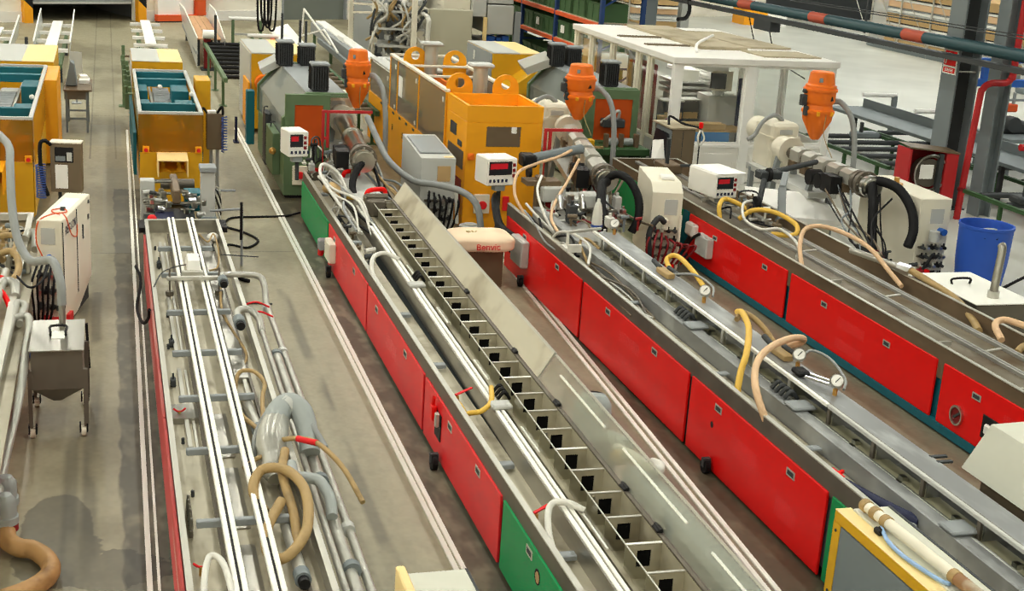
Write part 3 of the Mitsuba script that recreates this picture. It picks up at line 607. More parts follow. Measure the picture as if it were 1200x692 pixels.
for i, y in enumerate(np.arange(6.2, 18.6, 0.86)):
    part(tk, 'pane_post', [box(6.955, 6.985, y - 0.025, y + 0.025, 1.05, 1.22)], 'aluminium' if y > 12 else 'dark_steel')
    part(tk, 'partition', [box(7.02, 7.33, y - 0.01, y + 0.01, 0.97, 1.18)], 'rail_steel')
    part(tk, 'bright_clip', [box(6.945, 6.96, y + 0.3, y + 0.38, 1.03, 1.05), box(6.99, 7.05, y + 0.35, y + 0.42, 1.03, 1.07)], 'chrome')
part(tk, 'inner_shelf', [box(6.985, 7.15, 5.0, 18.55, 1.02, 1.03)], 'lid_beige')
part(tk, 'lower_ledge', [box(6.945, 6.956, 5.0, 18.55, 1.02, 1.035)], 'bright_rail')
for i, y in enumerate((14.45, 11.75, 8.9)):
    c = part(L3, 'clamp', [box(6.72, 6.98, y - 0.12, y + 0.12, 1.085, 1.125, 0.015)], 'mid_grey', 'grey clamp on the beam')
    if i < 2:
        for j in range(4): part(c, 'spring', [tube([(6.80, y + 0.26 + 0.1 * j, 1.09), (6.87, y + 0.24 + 0.1 * j, 1.17), (6.95, y + 0.24 + 0.1 * j, 1.08)], 0.024, 6)], 'dark_grey')
for y in (18.7, 15.9, 13.15, 11.0, 9.3): part(L3, 'bracket', [box(6.40, 6.70, y - 0.05, y + 0.05, 0.94, 0.97, 0.008), box(6.41, 6.43, y - 0.05, y + 0.05, 0.89, 1.0)], 'mid_grey')
hd = part(cv, 'handle', [tube([(7.0, 7.6, 1.24), (7.0, 7.6, 1.31), (7.0, 7.1, 1.31), (7.0, 7.1, 1.24)], 0.02, 8, 3)], 'aluminium', smooth=50)
hb = part(L3, 'grab_handle', [tube([(6.95, 9.05, 0.92), (6.93, 9.05, 0.98), (6.93, 9.0, 1.03), (6.93, 8.2, 1.03), (6.93, 8.15, 0.98), (6.95, 8.15, 0.92)], 0.03, 8, 3)], 'light_grey', 'pale grey grab handle', smooth=50)
part(cv, 'strap_pair', [box(7.34, 7.50, 9.98, 10.02, 1.19, 1.21), box(7.34, 7.52, 10.1, 10.14, 1.19, 1.21)], 'dark_grey')

# ---- fourth line: open table with two rails
L4 = thing('calibration_table', 'open table with two rails on a red panelled base with a teal plinth, farthest right', 'machine', 'calibration tables')
X4 = 9.70
trough(L4, X4 + 0.02, 11.12, 7.0, 25.2, 0.84, 1.075, 'brown_steel', 'brown_floor')
part(L4, 'belly', box(X4 + 0.06, 11.0, 7.0, 25.0, 0.12, 0.72), 'teal_paint', 'teal frame')
part(L4, 'plinth', box(X4 - 0.01, X4 + 0.05, 7.0, 21.45, 0.03, 0.14), 'teal_paint', 'teal plinth')
part(L4, 'corner_post', box(X4 - 0.02, X4 + 0.05, 21.25, 21.45, 0.05, 0.9), 'teal_paint')
for x in (10.12, 10.52): slotted_rail(L4, x, 7.0, 24.9, 1.08, 0.085, 'rail_steel')
panel(L4, 'panel', 'green_paint', X4, 21.5, 25.1, 0.12, 0.885, 'green cover panel')
panel(L4, 'panel', 'red_gloss', X4, 17.5, 21.22, 0.14, 0.885, 'red cover panel', [(20.1, 0.72), (18.24, 0.74)], [(19.4, 0.6, 14, 7), (19.4, 0.3, 14, 7)])
panel(L4, 'panel', 'red_gloss', X4, 13.52, 17.42, 0.14, 0.885, 'red cover panel', [(16.35, 0.72), (14.67, 0.70)], [(15.6, 0.62, 16, 7), (15.6, 0.32, 16, 7)])
pk4 = panel(L4, 'panel', 'red_gloss', X4, 9.0, 13.42, 0.14, 0.885, 'red cover panel', [(12.68, 0.72)], [(11.95, 0.66, 10, 6)])
w = part(pk4, 'dial', [lathe([(0.10, 0), (0.125, 0.0), (0.125, 0.03), (0.10, 0.03), (0.10, 0)], (X4 - 0.03, 12.98, 0.37), 24, (1, 0, 0))], 'chrome', 'round chrome dial', smooth=40)
put(numbered(w + '_face'), [cyl((X4 - 0.006, 12.98, 0.37), (X4, 12.98, 0.37), 0.1, 20)], 'dark_red', False)
put(numbered(w + '_pointer'), [bar((X4 - 0.014, 12.92, 0.42), (X4 - 0.014, 13.03, 0.33), 0.02, 0.03)], 'dark_grey', False)
lk = part(pk4, 'lock', [box(X4 - 0.008, X4, 12.2, 12.5, 0.3, 0.58, 0.004)], 'black_plastic', 'black lock recess')
put(numbered(lk + '_latch'), [box(X4 - 0.06, X4 - 0.008, 12.22, 12.40, 0.38, 0.50, 0.015)], 'white_paint', False)
for y in (22.6, 19.6, 16.6, 13.85, 12.2): part(L4, 'bracket', [bar((9.78, y, 0.98), (10.08, y, 0.98), 0.03, 0.05)], 'aluminium')
for y in (21.0, 18.0, 15.6, 13.3, 12.3): part(L4, 'tie_bar', [bar((10.15, y, 1.05), (10.49, y + 0.1, 1.05), 0.05, 0.015)], 'aluminium')
for y in (11.9,): part(L4, 'wheel', [cyl((9.58, y, 0.09), (9.64, y, 0.09), 0.09, 16)], 'rubber', 'black wheel', smooth=40)
for y, z in ((18.1, 0.9), (14.6, 0.89)): part(L4, 'outlet', [cyl((9.9, y, z - 0.04), (9.9, y, z + 0.03), 0.05, 12)], 'chrome', smooth=40)
# ================================================================ haul-off machines, saws and extruders
def saw(lab, x0, x1, y0, y1, z, split=0.55):
    k = thing('saw_cabinet', lab, 'machine', None)
    part(k, 'body', [box(x0, x1, y0, y1, 0.12, z - 0.02, 0.01)], 'ochre_paint')
    part(k, 'top_panel', [box(x0, x0 + (x1 - x0) * split, y0, y1, z - 0.02, z, 0.006)], 'light_grey', 'grey half of the top')
    part(k, 'top_panel', [box(x0 + (x1 - x0) * split, x1, y0, y1, z - 0.02, z, 0.006)], 'pale_yellow', 'pale yellow half of the top')
    part(k, 'side_sheet', [box(x0 - 0.015, x0, y0 + 0.05, y1 - 0.05, 0.3, z - 0.1)], 'light_grey')
    for a in (x0 + 0.1, x1 - 0.1):
        for b in (y0 + 0.1, y1 - 0.1): part(k, 'foot', [cyl((a, b, 0), (a, b, 0.12), 0.05, 10)], 'dark_grey')
    return k

def haul_off(lab, x0, x1, y0, y1, z, first):
    k = thing('haul_off_machine', lab, 'machine', None)
    xc = (x0 + x1) / 2
    part(k, 'base', [box(x0 + 0.04, x1 - 0.04, y0 + 0.05, y0 + 1.6, 0.1, 0.70), box(x0 + 0.04, xc - 0.25, y0 + 0.05, y0 + 1.6, 0.70, 0.98), box(xc + 0.25, x1 - 0.04, y0 + 0.05, y0 + 1.6, 0.70, 0.98), box(x0 + 0.04, x1 - 0.04, y0 + 1.6, y1 - 0.05, 0.1, 0.98)], 'ochre_paint')
    for a in (x0 + 0.1, x1 - 0.1):
        for b in (y0 + 0.15, y1 - 0.15): part(k, 'foot', [cyl((a, b, 0), (a, b, 0.1), 0.06, 10)], 'dark_grey')
    part(k, 'lower_front', prism([(x0 + 0.02, 0.1), (x1 - 0.02, 0.1), (x1 - 0.02, 1.07), (x0 + 0.02, 1.07)], y0, y0 + 0.05, 'y', [[(xc - 0.25, 0.70), (xc + 0.25, 0.70), (xc + 0.25, 0.98), (xc - 0.25, 0.98)]]), 'ochre_paint')
    part(k, 'top_frame', [box(x0, x1, y0, y0 + 0.07, z - 0.06, z, 0.008), box(x0, x1, y1 - 0.07, y1, z - 0.06, z, 0.008), box(x0, x0 + 0.07, y0 + 0.07, y1 - 0.07, z - 0.06, z, 0.008), box(x1 - 0.07, x1, y0 + 0.07, y1 - 0.07, z - 0.06, z, 0.008)], 'light_grey', 'pale grey top frame')
    for a in (x0 + 0.01, x1 - 0.06):
        for b in (y0 + 0.01, (y0 + y1) / 2, y1 - 0.06): part(k, 'post', [box(a, a + 0.05, b, b + 0.05, 0.9, z - 0.06)], 'teal_paint')
    for b, w in ((y0 + 1.15, 0.16), (y1 - 1.3, 0.2), (y1 - 0.25, 0.1)):
        part(k, 'cross_beam', [box(x0 + 0.07, x1 - 0.07, b, b + w, z - 0.2, z - 0.04)], 'teal_paint', 'teal cross beam')
    for a0, a1 in ((x0 + 0.08, x0 + 0.26), (x1 - 0.42, x1 - 0.08)):
        for b in (y0 + 1.3, y1 - 2.4): part(k, 'drive_block', [box(a0, a1, b, b + 0.9, z - 0.55, z - 0.12, 0.01)], 'teal_paint', 'teal drive block')
    part(k, 'front_cover', [box(x0 + 0.01, x1 - 0.01, y0 - 0.004, y0 + 0.004, 1.08, z - 0.05)], 'amber_acrylic', 'amber see-through front cover')
    part(k, 'side_cover', [box(x1 - 0.008, x1, y0 + 0.01, y1 - 0.02, 0.98, z - 0.05)], 'amber_acrylic', 'amber see-through side cover')
    part(k, 'side_cover', [box(x0, x0 + 0.008, y0 + 0.01, y1 - 0.02, 0.98, z - 0.05)], 'amber_acrylic', 'amber see-through side cover')
    part(k, 'side_sheet', [box(x1 - 0.012, x1, y0 + 0.02, y1 - 0.05, 0.12, 0.96)], 'ochre_paint')
    part(k, 'caterpillar', [box(xc - 0.2, xc + 0.2, y0 + 0.25, y1 - 0.4, 1.0, 1.40, 0.03)], 'light_grey', 'pale caterpillar track bed')
    for i in range(18):
        part(k, 'track_pad', [box(xc - 0.17, xc + 0.17, y0 + 0.35 + i * 0.29, y0 + 0.58 + i * 0.29, 1.40, 1.44)], 'mid_grey')
    part(k, 'guide_rail', [box(xc - 0.26, xc - 0.22, y0 + 0.2, y1 - 0.3, 1.38, 1.50), box(xc + 0.22, xc + 0.26, y0 + 0.2, y1 - 0.3, 1.38, 1.50)], 'aluminium')
    for a in (x0 + 0.13, x1 - 0.09):
        b = part(k, 'stop_button_box', [box(a - 0.06, a + 0.06, y0 - 0.05, y0 - 0.005, 1.06, 1.19, 0.01)], 'orange_yellow')
        part(k + '__' + b.split('__')[1], 'button', [cyl((a, y0 - 0.08, 1.12), (a, y0 - 0.05, 1.12), 0.035, 12)], 'red_paint', smooth=40)
    part(k, 'knob', [sphere((x1 - 0.1, y0 + 2.0, z + 0.03), 0.05, 1), sphere((x0 + 0.5, y0 + 3.2, z - 0.02), 0.05, 1)], 'white_paint', smooth=True)
    return k

H1 = haul_off('yellow haul-off machine with teal beams and pale open frame behind the open table', 0.50, 1.66, 25.3, 31.0, 1.82, True)
def inlet_hood(H, x0, x1, y0, y1, z0, z1, mat, lab):
    part(H, 'inlet_hood', [hull([(x, y, z1 + (0.05 if y == y1 else 0) + d) for x in (x0, x1) for y in (y0, y1) for d in (0, 0.015)]), box(x0, x0 + 0.02, y0, y1, z0, z1), box(x1 - 0.02, x1, y0, y1, z0, z1)], mat, lab)
inlet_hood(H1, 0.82, 1.36, 24.75, 25.3, 0.72, 1.01, 'pale_yellow', 'pale yellow inlet hood, open towards the table')
part(H1, 'side_pillar', [box(1.74, 2.05, 29.0, 29.75, 0.05, 1.88, 0.01)], 'ochre_paint', 'tall ochre cabinet at its right side')
part(H1, 'cable_box', [box(0.42, 0.48, 26.0, 30.6, 0.5, 1.3)], 'teal_paint')
for i in range(7): part(H1, 'side_gear', [cyl((0.36, 31.2 + i * 0.9, 1.25), (0.36, 31.2 + i * 0.9, 1.4), 0.05, 8), box(0.34, 0.5, 31.1 + i * 0.9, 31.3 + i * 0.9, 0.9, 1.25)], 'olive_green')
saw('small ochre saw cabinet with grey and pale yellow top, behind the open table line', 0.52, 1.66, 32.5, 34.9, 1.8)
H0 = haul_off('yellow haul-off machine with teal beams cut by the left edge of the picture', -2.75, -1.26, 24.3, 31.0, 1.85, False)
part(H0, 'side_pillar', [box(-1.36, -1.02, 29.2, 31.4, 0.05, 1.78, 0.01)], 'orange_yellow', 'tall orange cabinet at its right side')
inlet_hood(H0, -2.28, -1.72, 23.6, 24.3, 0.65, 1.03, 'orange_yellow', 'orange inlet hood, open towards the table')
part(H0, 'wood_bed', [box(-2.25, -1.75, 24.4, 27.2, 1.36, 1.40)], 'wood', 'reddish track seen through the cover')
saw('ochre saw cabinet with grey and pale yellow top, nearest the left edge', -2.55, -1.18, 32.3, 35.4, 1.75, 0.5)

# adjusting gear between the first haul-off and its table
k = thing('calibrating_unit', 'cluster of chrome clamps and small columns between the yellow haul-off and the open table', 'machine')
part(k, 'base', [box(0.40, 1.72, 20.7, 21.2, 0.72, 0.80), box(0.5, 1.6, 20.7, 21.2, 0.0, 0.72)], 'black_plastic')
part(k, 'left_column', [box(0.45, 0.68, 22.0, 22.25, 0.5, 1.25, 0.015)], 'light_grey')
part(k, 'right_column', [box(1.38, 1.60, 21.6, 21.85, 0.3, 1.48, 0.015)], 'light_grey', 'grey column with a top block')
part(k, 'column_cap', [box(1.36, 1.62, 21.55, 21.9, 1.48, 1.56, 0.01)], 'mid_grey')
part(k, 'stand', [box(1.36, 1.62, 21.5, 22.0, 0.0, 0.75)], 'steel_grey')
part(k, 'stand', [box(0.5, 1.3, 21.6, 22.4, 0.0, 0.7)], 'dark_grey')
for x, y, z in ((0.62, 21.9, 1.02), (0.74, 21.8, 0.98), (0.68, 21.7, 0.88), (0.80, 21.75, 1.08), (1.16, 21.6, 0.85), (1.28, 21.7, 0.92), (1.2, 21.9, 1.02)):
    part(k, 'clamp', [box(x - 0.05, x + 0.05, y - 0.06, y + 0.06, z - 0.05, z + 0.05, 0.02), cyl((x - 0.1, y, z + 0.02), (x + 0.12, y, z + 0.02), 0.022, 8)], 'chrome', smooth=35)
g = np.random.default_rng(31)
for i in range(34):
    x = g.uniform(0.52, 0.90) if i < 20 else g.uniform(1.12, 1.42); y = g.uniform(21.25, 22.1); z = g.uniform(0.80, 1.12)
    if i % 3: part(k, 'fitting', [cyl((x - 0.05, y, z), (x + 0.06, y + g.uniform(-.05, .05), z + g.uniform(-.03, .03)), g.uniform(0.02, 0.04), 8)], ('chrome', 'light_grey', 'dark_grey', 'chrome')[i % 4], smooth=40)
    else: part(k, 'fitting', [box(x - 0.04, x + 0.04, y - 0.04, y + 0.04, z - 0.04, z + 0.05, 0.012)], ('chrome', 'steel_grey', 'navy_plastic')[i % 3 if i % 2 else 0])
for i in range(5): part(k, 'tube', [tube([(1.5 + 0.03 * i, 21.9, 0.9), (1.62, 21.8 + 0.05 * i, 1.2 - 0.06 * i), (1.72, 22.0, 1.0 - 0.1 * i), (1.68, 22.2, 0.7)], 0.012, 6)], ('white_hose', 'rubber')[i % 2])
part(k, 'cross_rod', [cyl((0.5, 21.7, 0.95), (1.6, 21.7, 0.95), 0.025, 10)], 'chrome', smooth=40)
part(k, 'cross_rod', [cyl((0.5, 22.2, 1.2), (0.95, 22.2, 1.2), 0.03, 10)], 'chrome', smooth=40)
part(k, 'slider', [box(0.94, 1.06, 21.5, 22.8, 0.98, 1.2, 0.02)], 'brown_steel', 'brown steel slider')
part(k, 'guide_roller', [cyl((0.8, 22.9, 1.0), (1.35, 22.9, 1.0), 0.09, 14)], 'dark_steel', smooth=40)
part(k, 'blue_block', [box(0.66, 0.94, 21.0, 21.5, 0.72, 0.86)], 'navy_plastic')
part(k, 'teal_block', [box(1.16, 1.42, 22.2, 22.6, 0.7, 1.0)], 'teal_paint')
part(k, 'red_knob', [sphere((0.60, 21.0, 0.86), 0.075, 2)], 'red_paint', smooth=True)
part(k, 'side_rail', [cyl((1.5, 21.3, 0.92), (2.0, 21.3, 0.95), 0.02, 8), cyl((2.0, 21.35, 0.0), (2.0, 21.35, 0.95), 0.02, 8), cyl((1.5, 22.5, 0.98), (2.0, 22.5, 0.98), 0.02, 8)], 'mid_grey')
part(k, 'rod', [cyl((1.95, 20.9, 0.55), (1.95, 20.9, 1.15), 0.022, 8)], 'black_plastic')
k = thing('operator_console', 'dark control panel with blue coiled hose hung at the right of the first haul-off', 'control panel')
part(k, 'box', [box(1.80, 2.12, 26.5, 26.75, 0.9, 1.6, 0.01)], 'brown_panel')
part(k, 'paper', [box(1.82, 1.98, 26.55, 26.72, 1.6, 1.64)], 'paper')
part(k, 'post', [box(1.86, 1.92, 26.6, 26.66, 0, 0.9)], 'mid_grey')
part(k, 'post', [box(1.98, 2.04, 26.6, 26.66, 0, 0.9)], 'mid_grey')
part(k, 'coil_hose', [tube([(2.13 + 0.05 * math.cos(t), 26.45 + 0.05 * math.sin(t), 1.55 - t * 0.0085) for t in np.linspace(0, 80, 240)], 0.012, 5, 0)], 'navy_hose', 'blue coiled air hose')
part(k, 'cable', [tube([(1.8, 26.5, 1.62), (1.72, 26.4, 1.72), (1.7, 26.4, 1.5)], 0.02, 6), tube([(2.0, 26.5, 1.62), (2.08, 26.4, 1.75), (2.1, 26.4, 1.6)], 0.025, 6)], 'rubber')
solo('floor_cable', 'black cable lying in a loop on the floor between the first two lines', 'cable', tube([(1.6, 21.6, 0.4), (1.75, 21.9, 0.1), (1.9, 22.6, 0.02), (2.2, 22.4, 0.02), (2.42, 22.9, 0.02), (2.2, 23.5, 0.02), (1.95, 23.9, 0.02), (2.1, 24.5, 0.02), (2.6, 24.6, 0.02), (3.1, 24.65, 0.02), (3.4, 24.8, 0.05)], 0.02, 8), 'rubber', smooth=60)
solo('floor_hose', 'two short black hose ends on the floor right of the open table', 'hose', [tube([(1.72, 20.9, 0.03), (1.85, 20.6, 0.03), (2.02, 20.35, 0.03)], 0.03, 8), tube([(1.7, 20.5, 0.03), (1.9, 20.7, 0.03)], 0.028, 8)], 'rubber', smooth=60)
solo('floor_rod', 'thin dark rod lying on the aisle floor beside the open table', 'rod', tube([(1.75, 19.3, 0.012), (2.25, 19.2, 0.012)], 0.012, 6), 'dark_grey', smooth=60)

# ---- green cutting machines
def green_machine(lab, x0, x1, y0, y1, z, xr=None):
    xr = xr or x1
    k = thing('green_machine', lab, 'machine', None)
    part(k, 'base', [box(x0, x1, y0, y1, 0.06, 0.98, 0.01)], 'olive_green')
    part(k, 'plinth', [box(x0 + 0.05, x1 - 0.05, y0 + 0.05, y1 - 0.05, 0.0, 0.06)], 'black_plastic')
    zf = z - 0.75
    part(k, 'front_frame', [box(x0 + 0.02, x0 + 0.2, y0, y0 + 0.12, 0.98, z), box(x1 - 0.14, x1, y0, y0 + 0.12, 0.98, z), box(x0 + 0.2, x1 - 0.14, y0, y0 + 0.12, z - 0.2, z), box(x0 + 0.2, x1 - 0.14, y0, y0 + 0.12, 0.98, 1.05)], 'olive_green', 'olive green front frame')
    w = part(k, 'front_window', [box(x0 + 0.2, x1 - 0.14, y0 + 0.02, y0 + 0.028, 1.05, z - 0.2)], 'orange_acrylic', 'orange see-through front window')
    part(k, 'inner_frame', [box(x0 + 0.24, x1 - 0.18, y0 + 0.3, y0 + 0.35, 1.0, z - 0.3)], 'orange_paint')
    # sloping left hood: green ribs with grey panes
    def rib(a, b): return prism([(x0, 0.98), (x0 + 0.08, 0.98), (x0 + 0.09, zf + 0.22), (x0 + 0.5, z - 0.06), (xr, z - 0.06), (xr, z + 0.02), (x0 + 0.44, z + 0.02), (x0 - 0.03, zf + 0.26), (x0 - 0.03, 0.98)], a, b)
    for a in (y0 + 0.12, y1 - 0.14): part(k, 'hood_rib', [rib(a, a + 0.14)], 'olive_green')
    part(k, 'hood_pane', [hull([(x0 + 0.01, b, zz) for b in (y0 + 0.26, y1 - 0.14) for zz in (1.0, zf + 0.23)] + [(x0 + 0.03, b, zz) for b in (y0 + 0.26, y1 - 0.14) for zz in (1.0, zf + 0.23)])], 'grey_acrylic', 'grey see-through side pane')
    part(k, 'hood_pane', [hull([(x0 + 0.02, b, zf + 0.23) for b in (y0 + 0.26, y1 - 0.14)] + [(x0 + 0.46, b, z - 0.03) for b in (y0 + 0.26, y1 - 0.14)] + [(x0 + 0.48, b, z - 0.05) for b in (y0 + 0.26, y1 - 0.14)])], 'grey_acrylic', 'grey see-through sloping pane')
    part(k, 'top_plate', [box(x0 + 0.46, xr, y0 + 0.12, y1, z - 0.03, z - 0.005)], 'mid_grey')
    for a, b, h in (((x0 + xr) / 2 - 0.1, y1 - 0.5, 0.5), (xr - 0.22, y1 - 0.35, 0.42), (xr - 0.50, y0 + 0.6, 0.5)):
        m = part(k, 'motor', [box(a - 0.17, a + 0.17, b - 0.16, b + 0.16, z, z + h, 0.03)], 'dark_grey', 'dark square motor')
        part(k, 'motor_cap', [box(a - 0.19, a + 0.19, b - 0.18, b + 0.18, z + h, z + h + 0.06, 0.02)], 'mid_grey')
        part(k, 'motor_fin', [box(a - 0.2 + 0.001, a - 0.17, b + 0.05 * i - 0.13, b + 0.05 * i - 0.115, z + 0.04, z + h - 0.02) for i in range(6)] + [box(a + 0.05 * i - 0.13, a + 0.05 * i - 0.115, b - 0.19, b - 0.16, z + 0.04, z + h - 0.02) for i in range(6)], 'black_plastic', kind='stuff')
    return k
G2 = green_machine('olive green machine with orange window and black motors behind the open-lid tank', 3.25, 4.14, 26.2, 31.0, 2.05, 4.5)
part(G2, 'side_cabinet', [box(3.1, 3.25, 26.8, 28.0, 0.35, 1.18, 0.01)], 'olive_green', 'olive green side cabinet')
part(G2, 'side_cabinet', [box(3.14, 3.25, 28.5, 29.0, 0.2, 1.3, 0.01)], 'dark_grey')
for a, z in ((28.9, 1.25), (28.2, 1.2), (27.6, 1.15)): part(G2, 'handle', [tube([(3.24, a, z - 0.12), (3.16, a, z - 0.12), (3.16, a, z + 0.12), (3.24, a, z + 0.12)], 0.014, 6, 2)], 'dark_grey')
part(G2, 'control_head', [hull([(3.22, 30.5, 1.95), (3.72, 30.5, 2.22), (3.22, 30.9, 2.05), (3.72, 30.9, 2.32), (3.3, 30.5, 1.82), (3.82, 30.5, 2.1), (3.3, 30.9, 1.92), (3.82, 30.9, 2.2)])], 'light_grey', 'tilted pale grey control head')
part(G2, 'brass_knob', [sphere((3.24, 26.1, 1.15), 0.07, 2), sphere((3.09, 26.7, 0.85), 0.07, 2)], 'brass', smooth=True)
sbx = part(G2, 'switch_plate', [box(3.42, 3.72, 26.14, 26.2, 0.28, 0.66, 0.01)], 'cream_paint', 'cream plate with a red switch')
part(G2, 'red_switch', [cyl((3.57, 26.08, 0.48), (3.57, 26.14, 0.48), 0.07, 16)], 'red_paint', smooth=40)
part(G2, 'socket', [cyl((3.84, 26.1, 0.42), (3.84, 26.2, 0.6), 0.07, 12), cyl((3.98, 26.1, 0.42), (3.98, 26.2, 0.62), 0.06, 12)], 'red_paint', 'red sockets', smooth=40)
k = thing('saw_cabinet', 'ochre and grey saw cabinet behind the olive green machine of the open-lid line', 'machine')
part(k, 'body', [box(3.33, 4.68, 33.4, 36.3, 0.1, 1.93, 0.01)], 'ochre_paint')
part(k, 'top_panel', [box(3.33, 4.0, 33.4, 36.3, 1.93, 1.96)], 'light_grey')
part(k, 'top_panel', [box(4.0, 4.68, 33.4, 36.3, 1.93, 1.96)], 'pale_yellow')
part(k, 'side_sheet', [box(3.30, 3.33, 33.45, 36.2, 0.12, 1.92)], 'light_grey', 'pale grey side')
part(k, 'orange_flange', [cyl((3.6, 33.1, 1.25), (3.6, 33.38, 1.25), 0.2, 16)], 'orange_paint', smooth=40)
part(k, 'teal_post', [box(3.08, 3.26, 31.9, 32.2, 0.0, 1.25)], 'teal_paint')
part(k, 'orange_sheet', [box(3.24, 3.29, 33.3, 34.6, 0.1, 1.25)], 'orange_yellow')
part(k, 'floor_foot', [box(2.8, 2.92, 32.0, 32.3, 0, 0.03), cyl((2.86, 32.15, 0.03), (2.86, 32.15, 0.6), 0.03, 8)], 'navy_plastic')

G3 = green_machine('olive green machine with orange window and workbench beside the glass office', 9.82, 11.02, 27.3, 31.6, 2.14)
part(G3, 'work_bench', [box(9.42, 11.05, 26.5, 27.3, 0.86, 1.0, 0.01), box(9.5, 9.62, 26.55, 27.2, 0, 0.86), box(10.85, 11.0, 26.55, 27.2, 0, 0.86)], 'deep_green')
part(G3, 'roller', [cyl((10.2, 26.85, 1.1), (10.42, 26.85, 1.1), 0.08, 14), cyl((10.54, 26.85, 1.1), (10.76, 26.85, 1.1), 0.08, 14)], 'pvc_grey', smooth=40)
part(G3, 'pivot', [box(10.44, 10.51, 26.7, 26.85, 1.0, 1.28), box(10.78, 10.86, 26.7, 26.85, 1.0, 1.28), box(10.1, 10.17, 26.7, 26.85, 1.0, 1.28)], 'brown_steel')
part(G3, 'yellow_valve', [box(9.72, 9.86, 26.7, 26.9, 1.0, 1.16, 0.02)], 'yellow_paint')
part(G3, 'flat_bar', [box(9.45, 10.0, 26.52, 26.6, 1.005, 1.05)], 'tan_hose')
part(G3, 'arm', [tube([(10.15, 27.2, 1.45), (10.25, 27.0, 1.62), (10.5, 27.1, 1.72), (10.55, 27.25, 1.5)], 0.03, 8)], 'light_grey', smooth=50)
part(G3, 'clamp_block', [box(10.15, 10.65, 27.05, 27.28, 1.36, 1.54, 0.02)], 'dark_grey')
part(G3, 'lamp_head', [hull([(9.5, 31.0, 2.08), (10.2, 31.0, 2.34), (9.5, 31.6, 2.18), (10.2, 31.6, 2.44), (9.6, 31.0, 1.92), (10.3, 31.0, 2.18), (9.6, 31.6, 2.02), (10.3, 31.6, 2.28)])], 'aluminium', 'tilted silver control head')
k = thing('saw_cabinet', 'ochre saw cabinet with a grey side, behind the tall end of the orange machine', 'machine')
sx0, sx1, sy0, sy1 = 9.98, 11.4, 35.5, 38.3
part(k, 'body', [box(sx0, sx1, sy0, sy1, 0.1, 1.88, 0.01)], 'ochre_paint')
part(k, 'top_panel', [box(sx0, 10.75, sy0, sy1, 1.88, 1.91)], 'light_grey')
part(k, 'top_panel', [box(10.75, sx1, sy0, sy1, 1.88, 1.91)], 'pale_yellow')
part(k, 'side_sheet', [box(sx0 - 0.03, sx0, sy0 + 0.05, sy1 - 0.1, 0.12, 1.87)], 'mid_grey', 'grey side sheet')
part(k, 'sticker', [box(sx0 - 0.045, sx0 - 0.03, 35.9, 36.3, 1.25, 1.5), box(sx0 - 0.045, sx0 - 0.03, 37.3, 37.4, 1.5, 1.75)], 'white_paint')
part(k, 'sloping_guard', [hull([(10.2, 35.5, 1.1), (10.2, 34.9, 0.9), (11.2, 34.9, 0.9), (11.2, 35.5, 1.7), (11.0, 34.9, 1.5)])], 'ochre_paint')
part(k, 'foot', [box(sx0 + 0.05, sx1 - 0.1, sy0 + 0.1, sy1 - 0.2, 0.0, 0.1)], 'dark_grey')

# ---- the long orange haul-off
OM = thing('haul_off_machine', 'long orange haul-off machine with grey see-through side panes and lifting lugs', 'machine')
ox0, ox1, oy0, oy1, oz = 6.22, 7.62, 25.27, 33.3, 2.36
part(OM, 'base', [box(ox0, ox1, oy0, oy1, 0.0, 1.12)], 'orange_yellow')
part(OM, 'base_side', [box(ox0 - 0.03, ox0, oy0, 33.2, 0.02, 1.15)], 'orange_yellow')
for i, y in enumerate((30.1, 29.0, 27.4)): part(OM, 'slot', [box(ox0 - 0.034, ox0 - 0.028, y, y + 0.06, 0.70, 0.84)], 'black_plastic')
for i in range(9): part(OM, 'edge_clip', [box(ox0 - 0.034, ox0 - 0.02, oy0 + 0.4 + 0.72 * i, oy0 + 0.6 + 0.72 * i, 1.07, 1.12)], 'dark_grey')
part(OM, 'label_plate', [hull([(ox0 - 0.04, 26.6, 0.86), (ox0 - 0.04, 27.2, 0.86), (ox0 - 0.04, 26.6, 1.02), (ox0 - 0.04, 27.2, 1.02), (ox0 - 0.03, 26.6, 0.86), (ox0 - 0.03, 27.2, 1.02)])], 'pale_yellow')
for y in (oy0, 27.7, 29.9, 30.75, oy1 - 0.06):
    for x in (ox0, ox1 - 0.06): part(OM, 'post', [box(x, x + 0.06, y, y + 0.06, 1.12, oz - 0.06 if y < 31 else 1.9)], 'orange_yellow')
part(OM, 'top_frame', [box(ox0 - 0.02, ox0 + 0.08, oy0, 30.8, oz - 0.06, oz, 0.01), box(ox1 - 0.08, ox1 + 0.02, oy0, 30.8, oz - 0.06, oz, 0.01), box(ox0, ox1, 30.72, 30.8, oz - 0.06, oz, 0.01)], 'cream_paint', 'cream top frame')
for y in (27.2, 28.8): part(OM, 'top_bar', [box(ox0 + 0.05, ox1 - 0.05, y, y + 0.08, oz - 0.05, oz, 0.01)], 'cream_paint')
for y0, y1 in ((oy0 + 0.08, 27.65), (27.8, 29.85), (29.98, 30.7), (30.85, 33.2)):
    zt = oz - 0.08 if y0 < 30.8 else 1.9
    part(OM, 'side_pane', [box(ox0 + 0.005, ox0 + 0.012, y0, y1, 1.14, zt)], 'smoky_acrylic', 'grey see-through side pane')
    part(OM, 'side_pane', [box(ox1 - 0.012, ox1 - 0.005, y0, y1, 1.14, zt)], 'smoky_acrylic', 'grey see-through side pane')
    part(OM, 'pane_catch', [box(ox0 - 0.01, ox0 + 0.005, y0 + 0.12, y0 + 0.2, 1.2, 1.28), box(ox0 - 0.01, ox0 + 0.005, y0 + 0.12, y0 + 0.2, zt - 0.2, zt - 0.1)], 'white_paint')
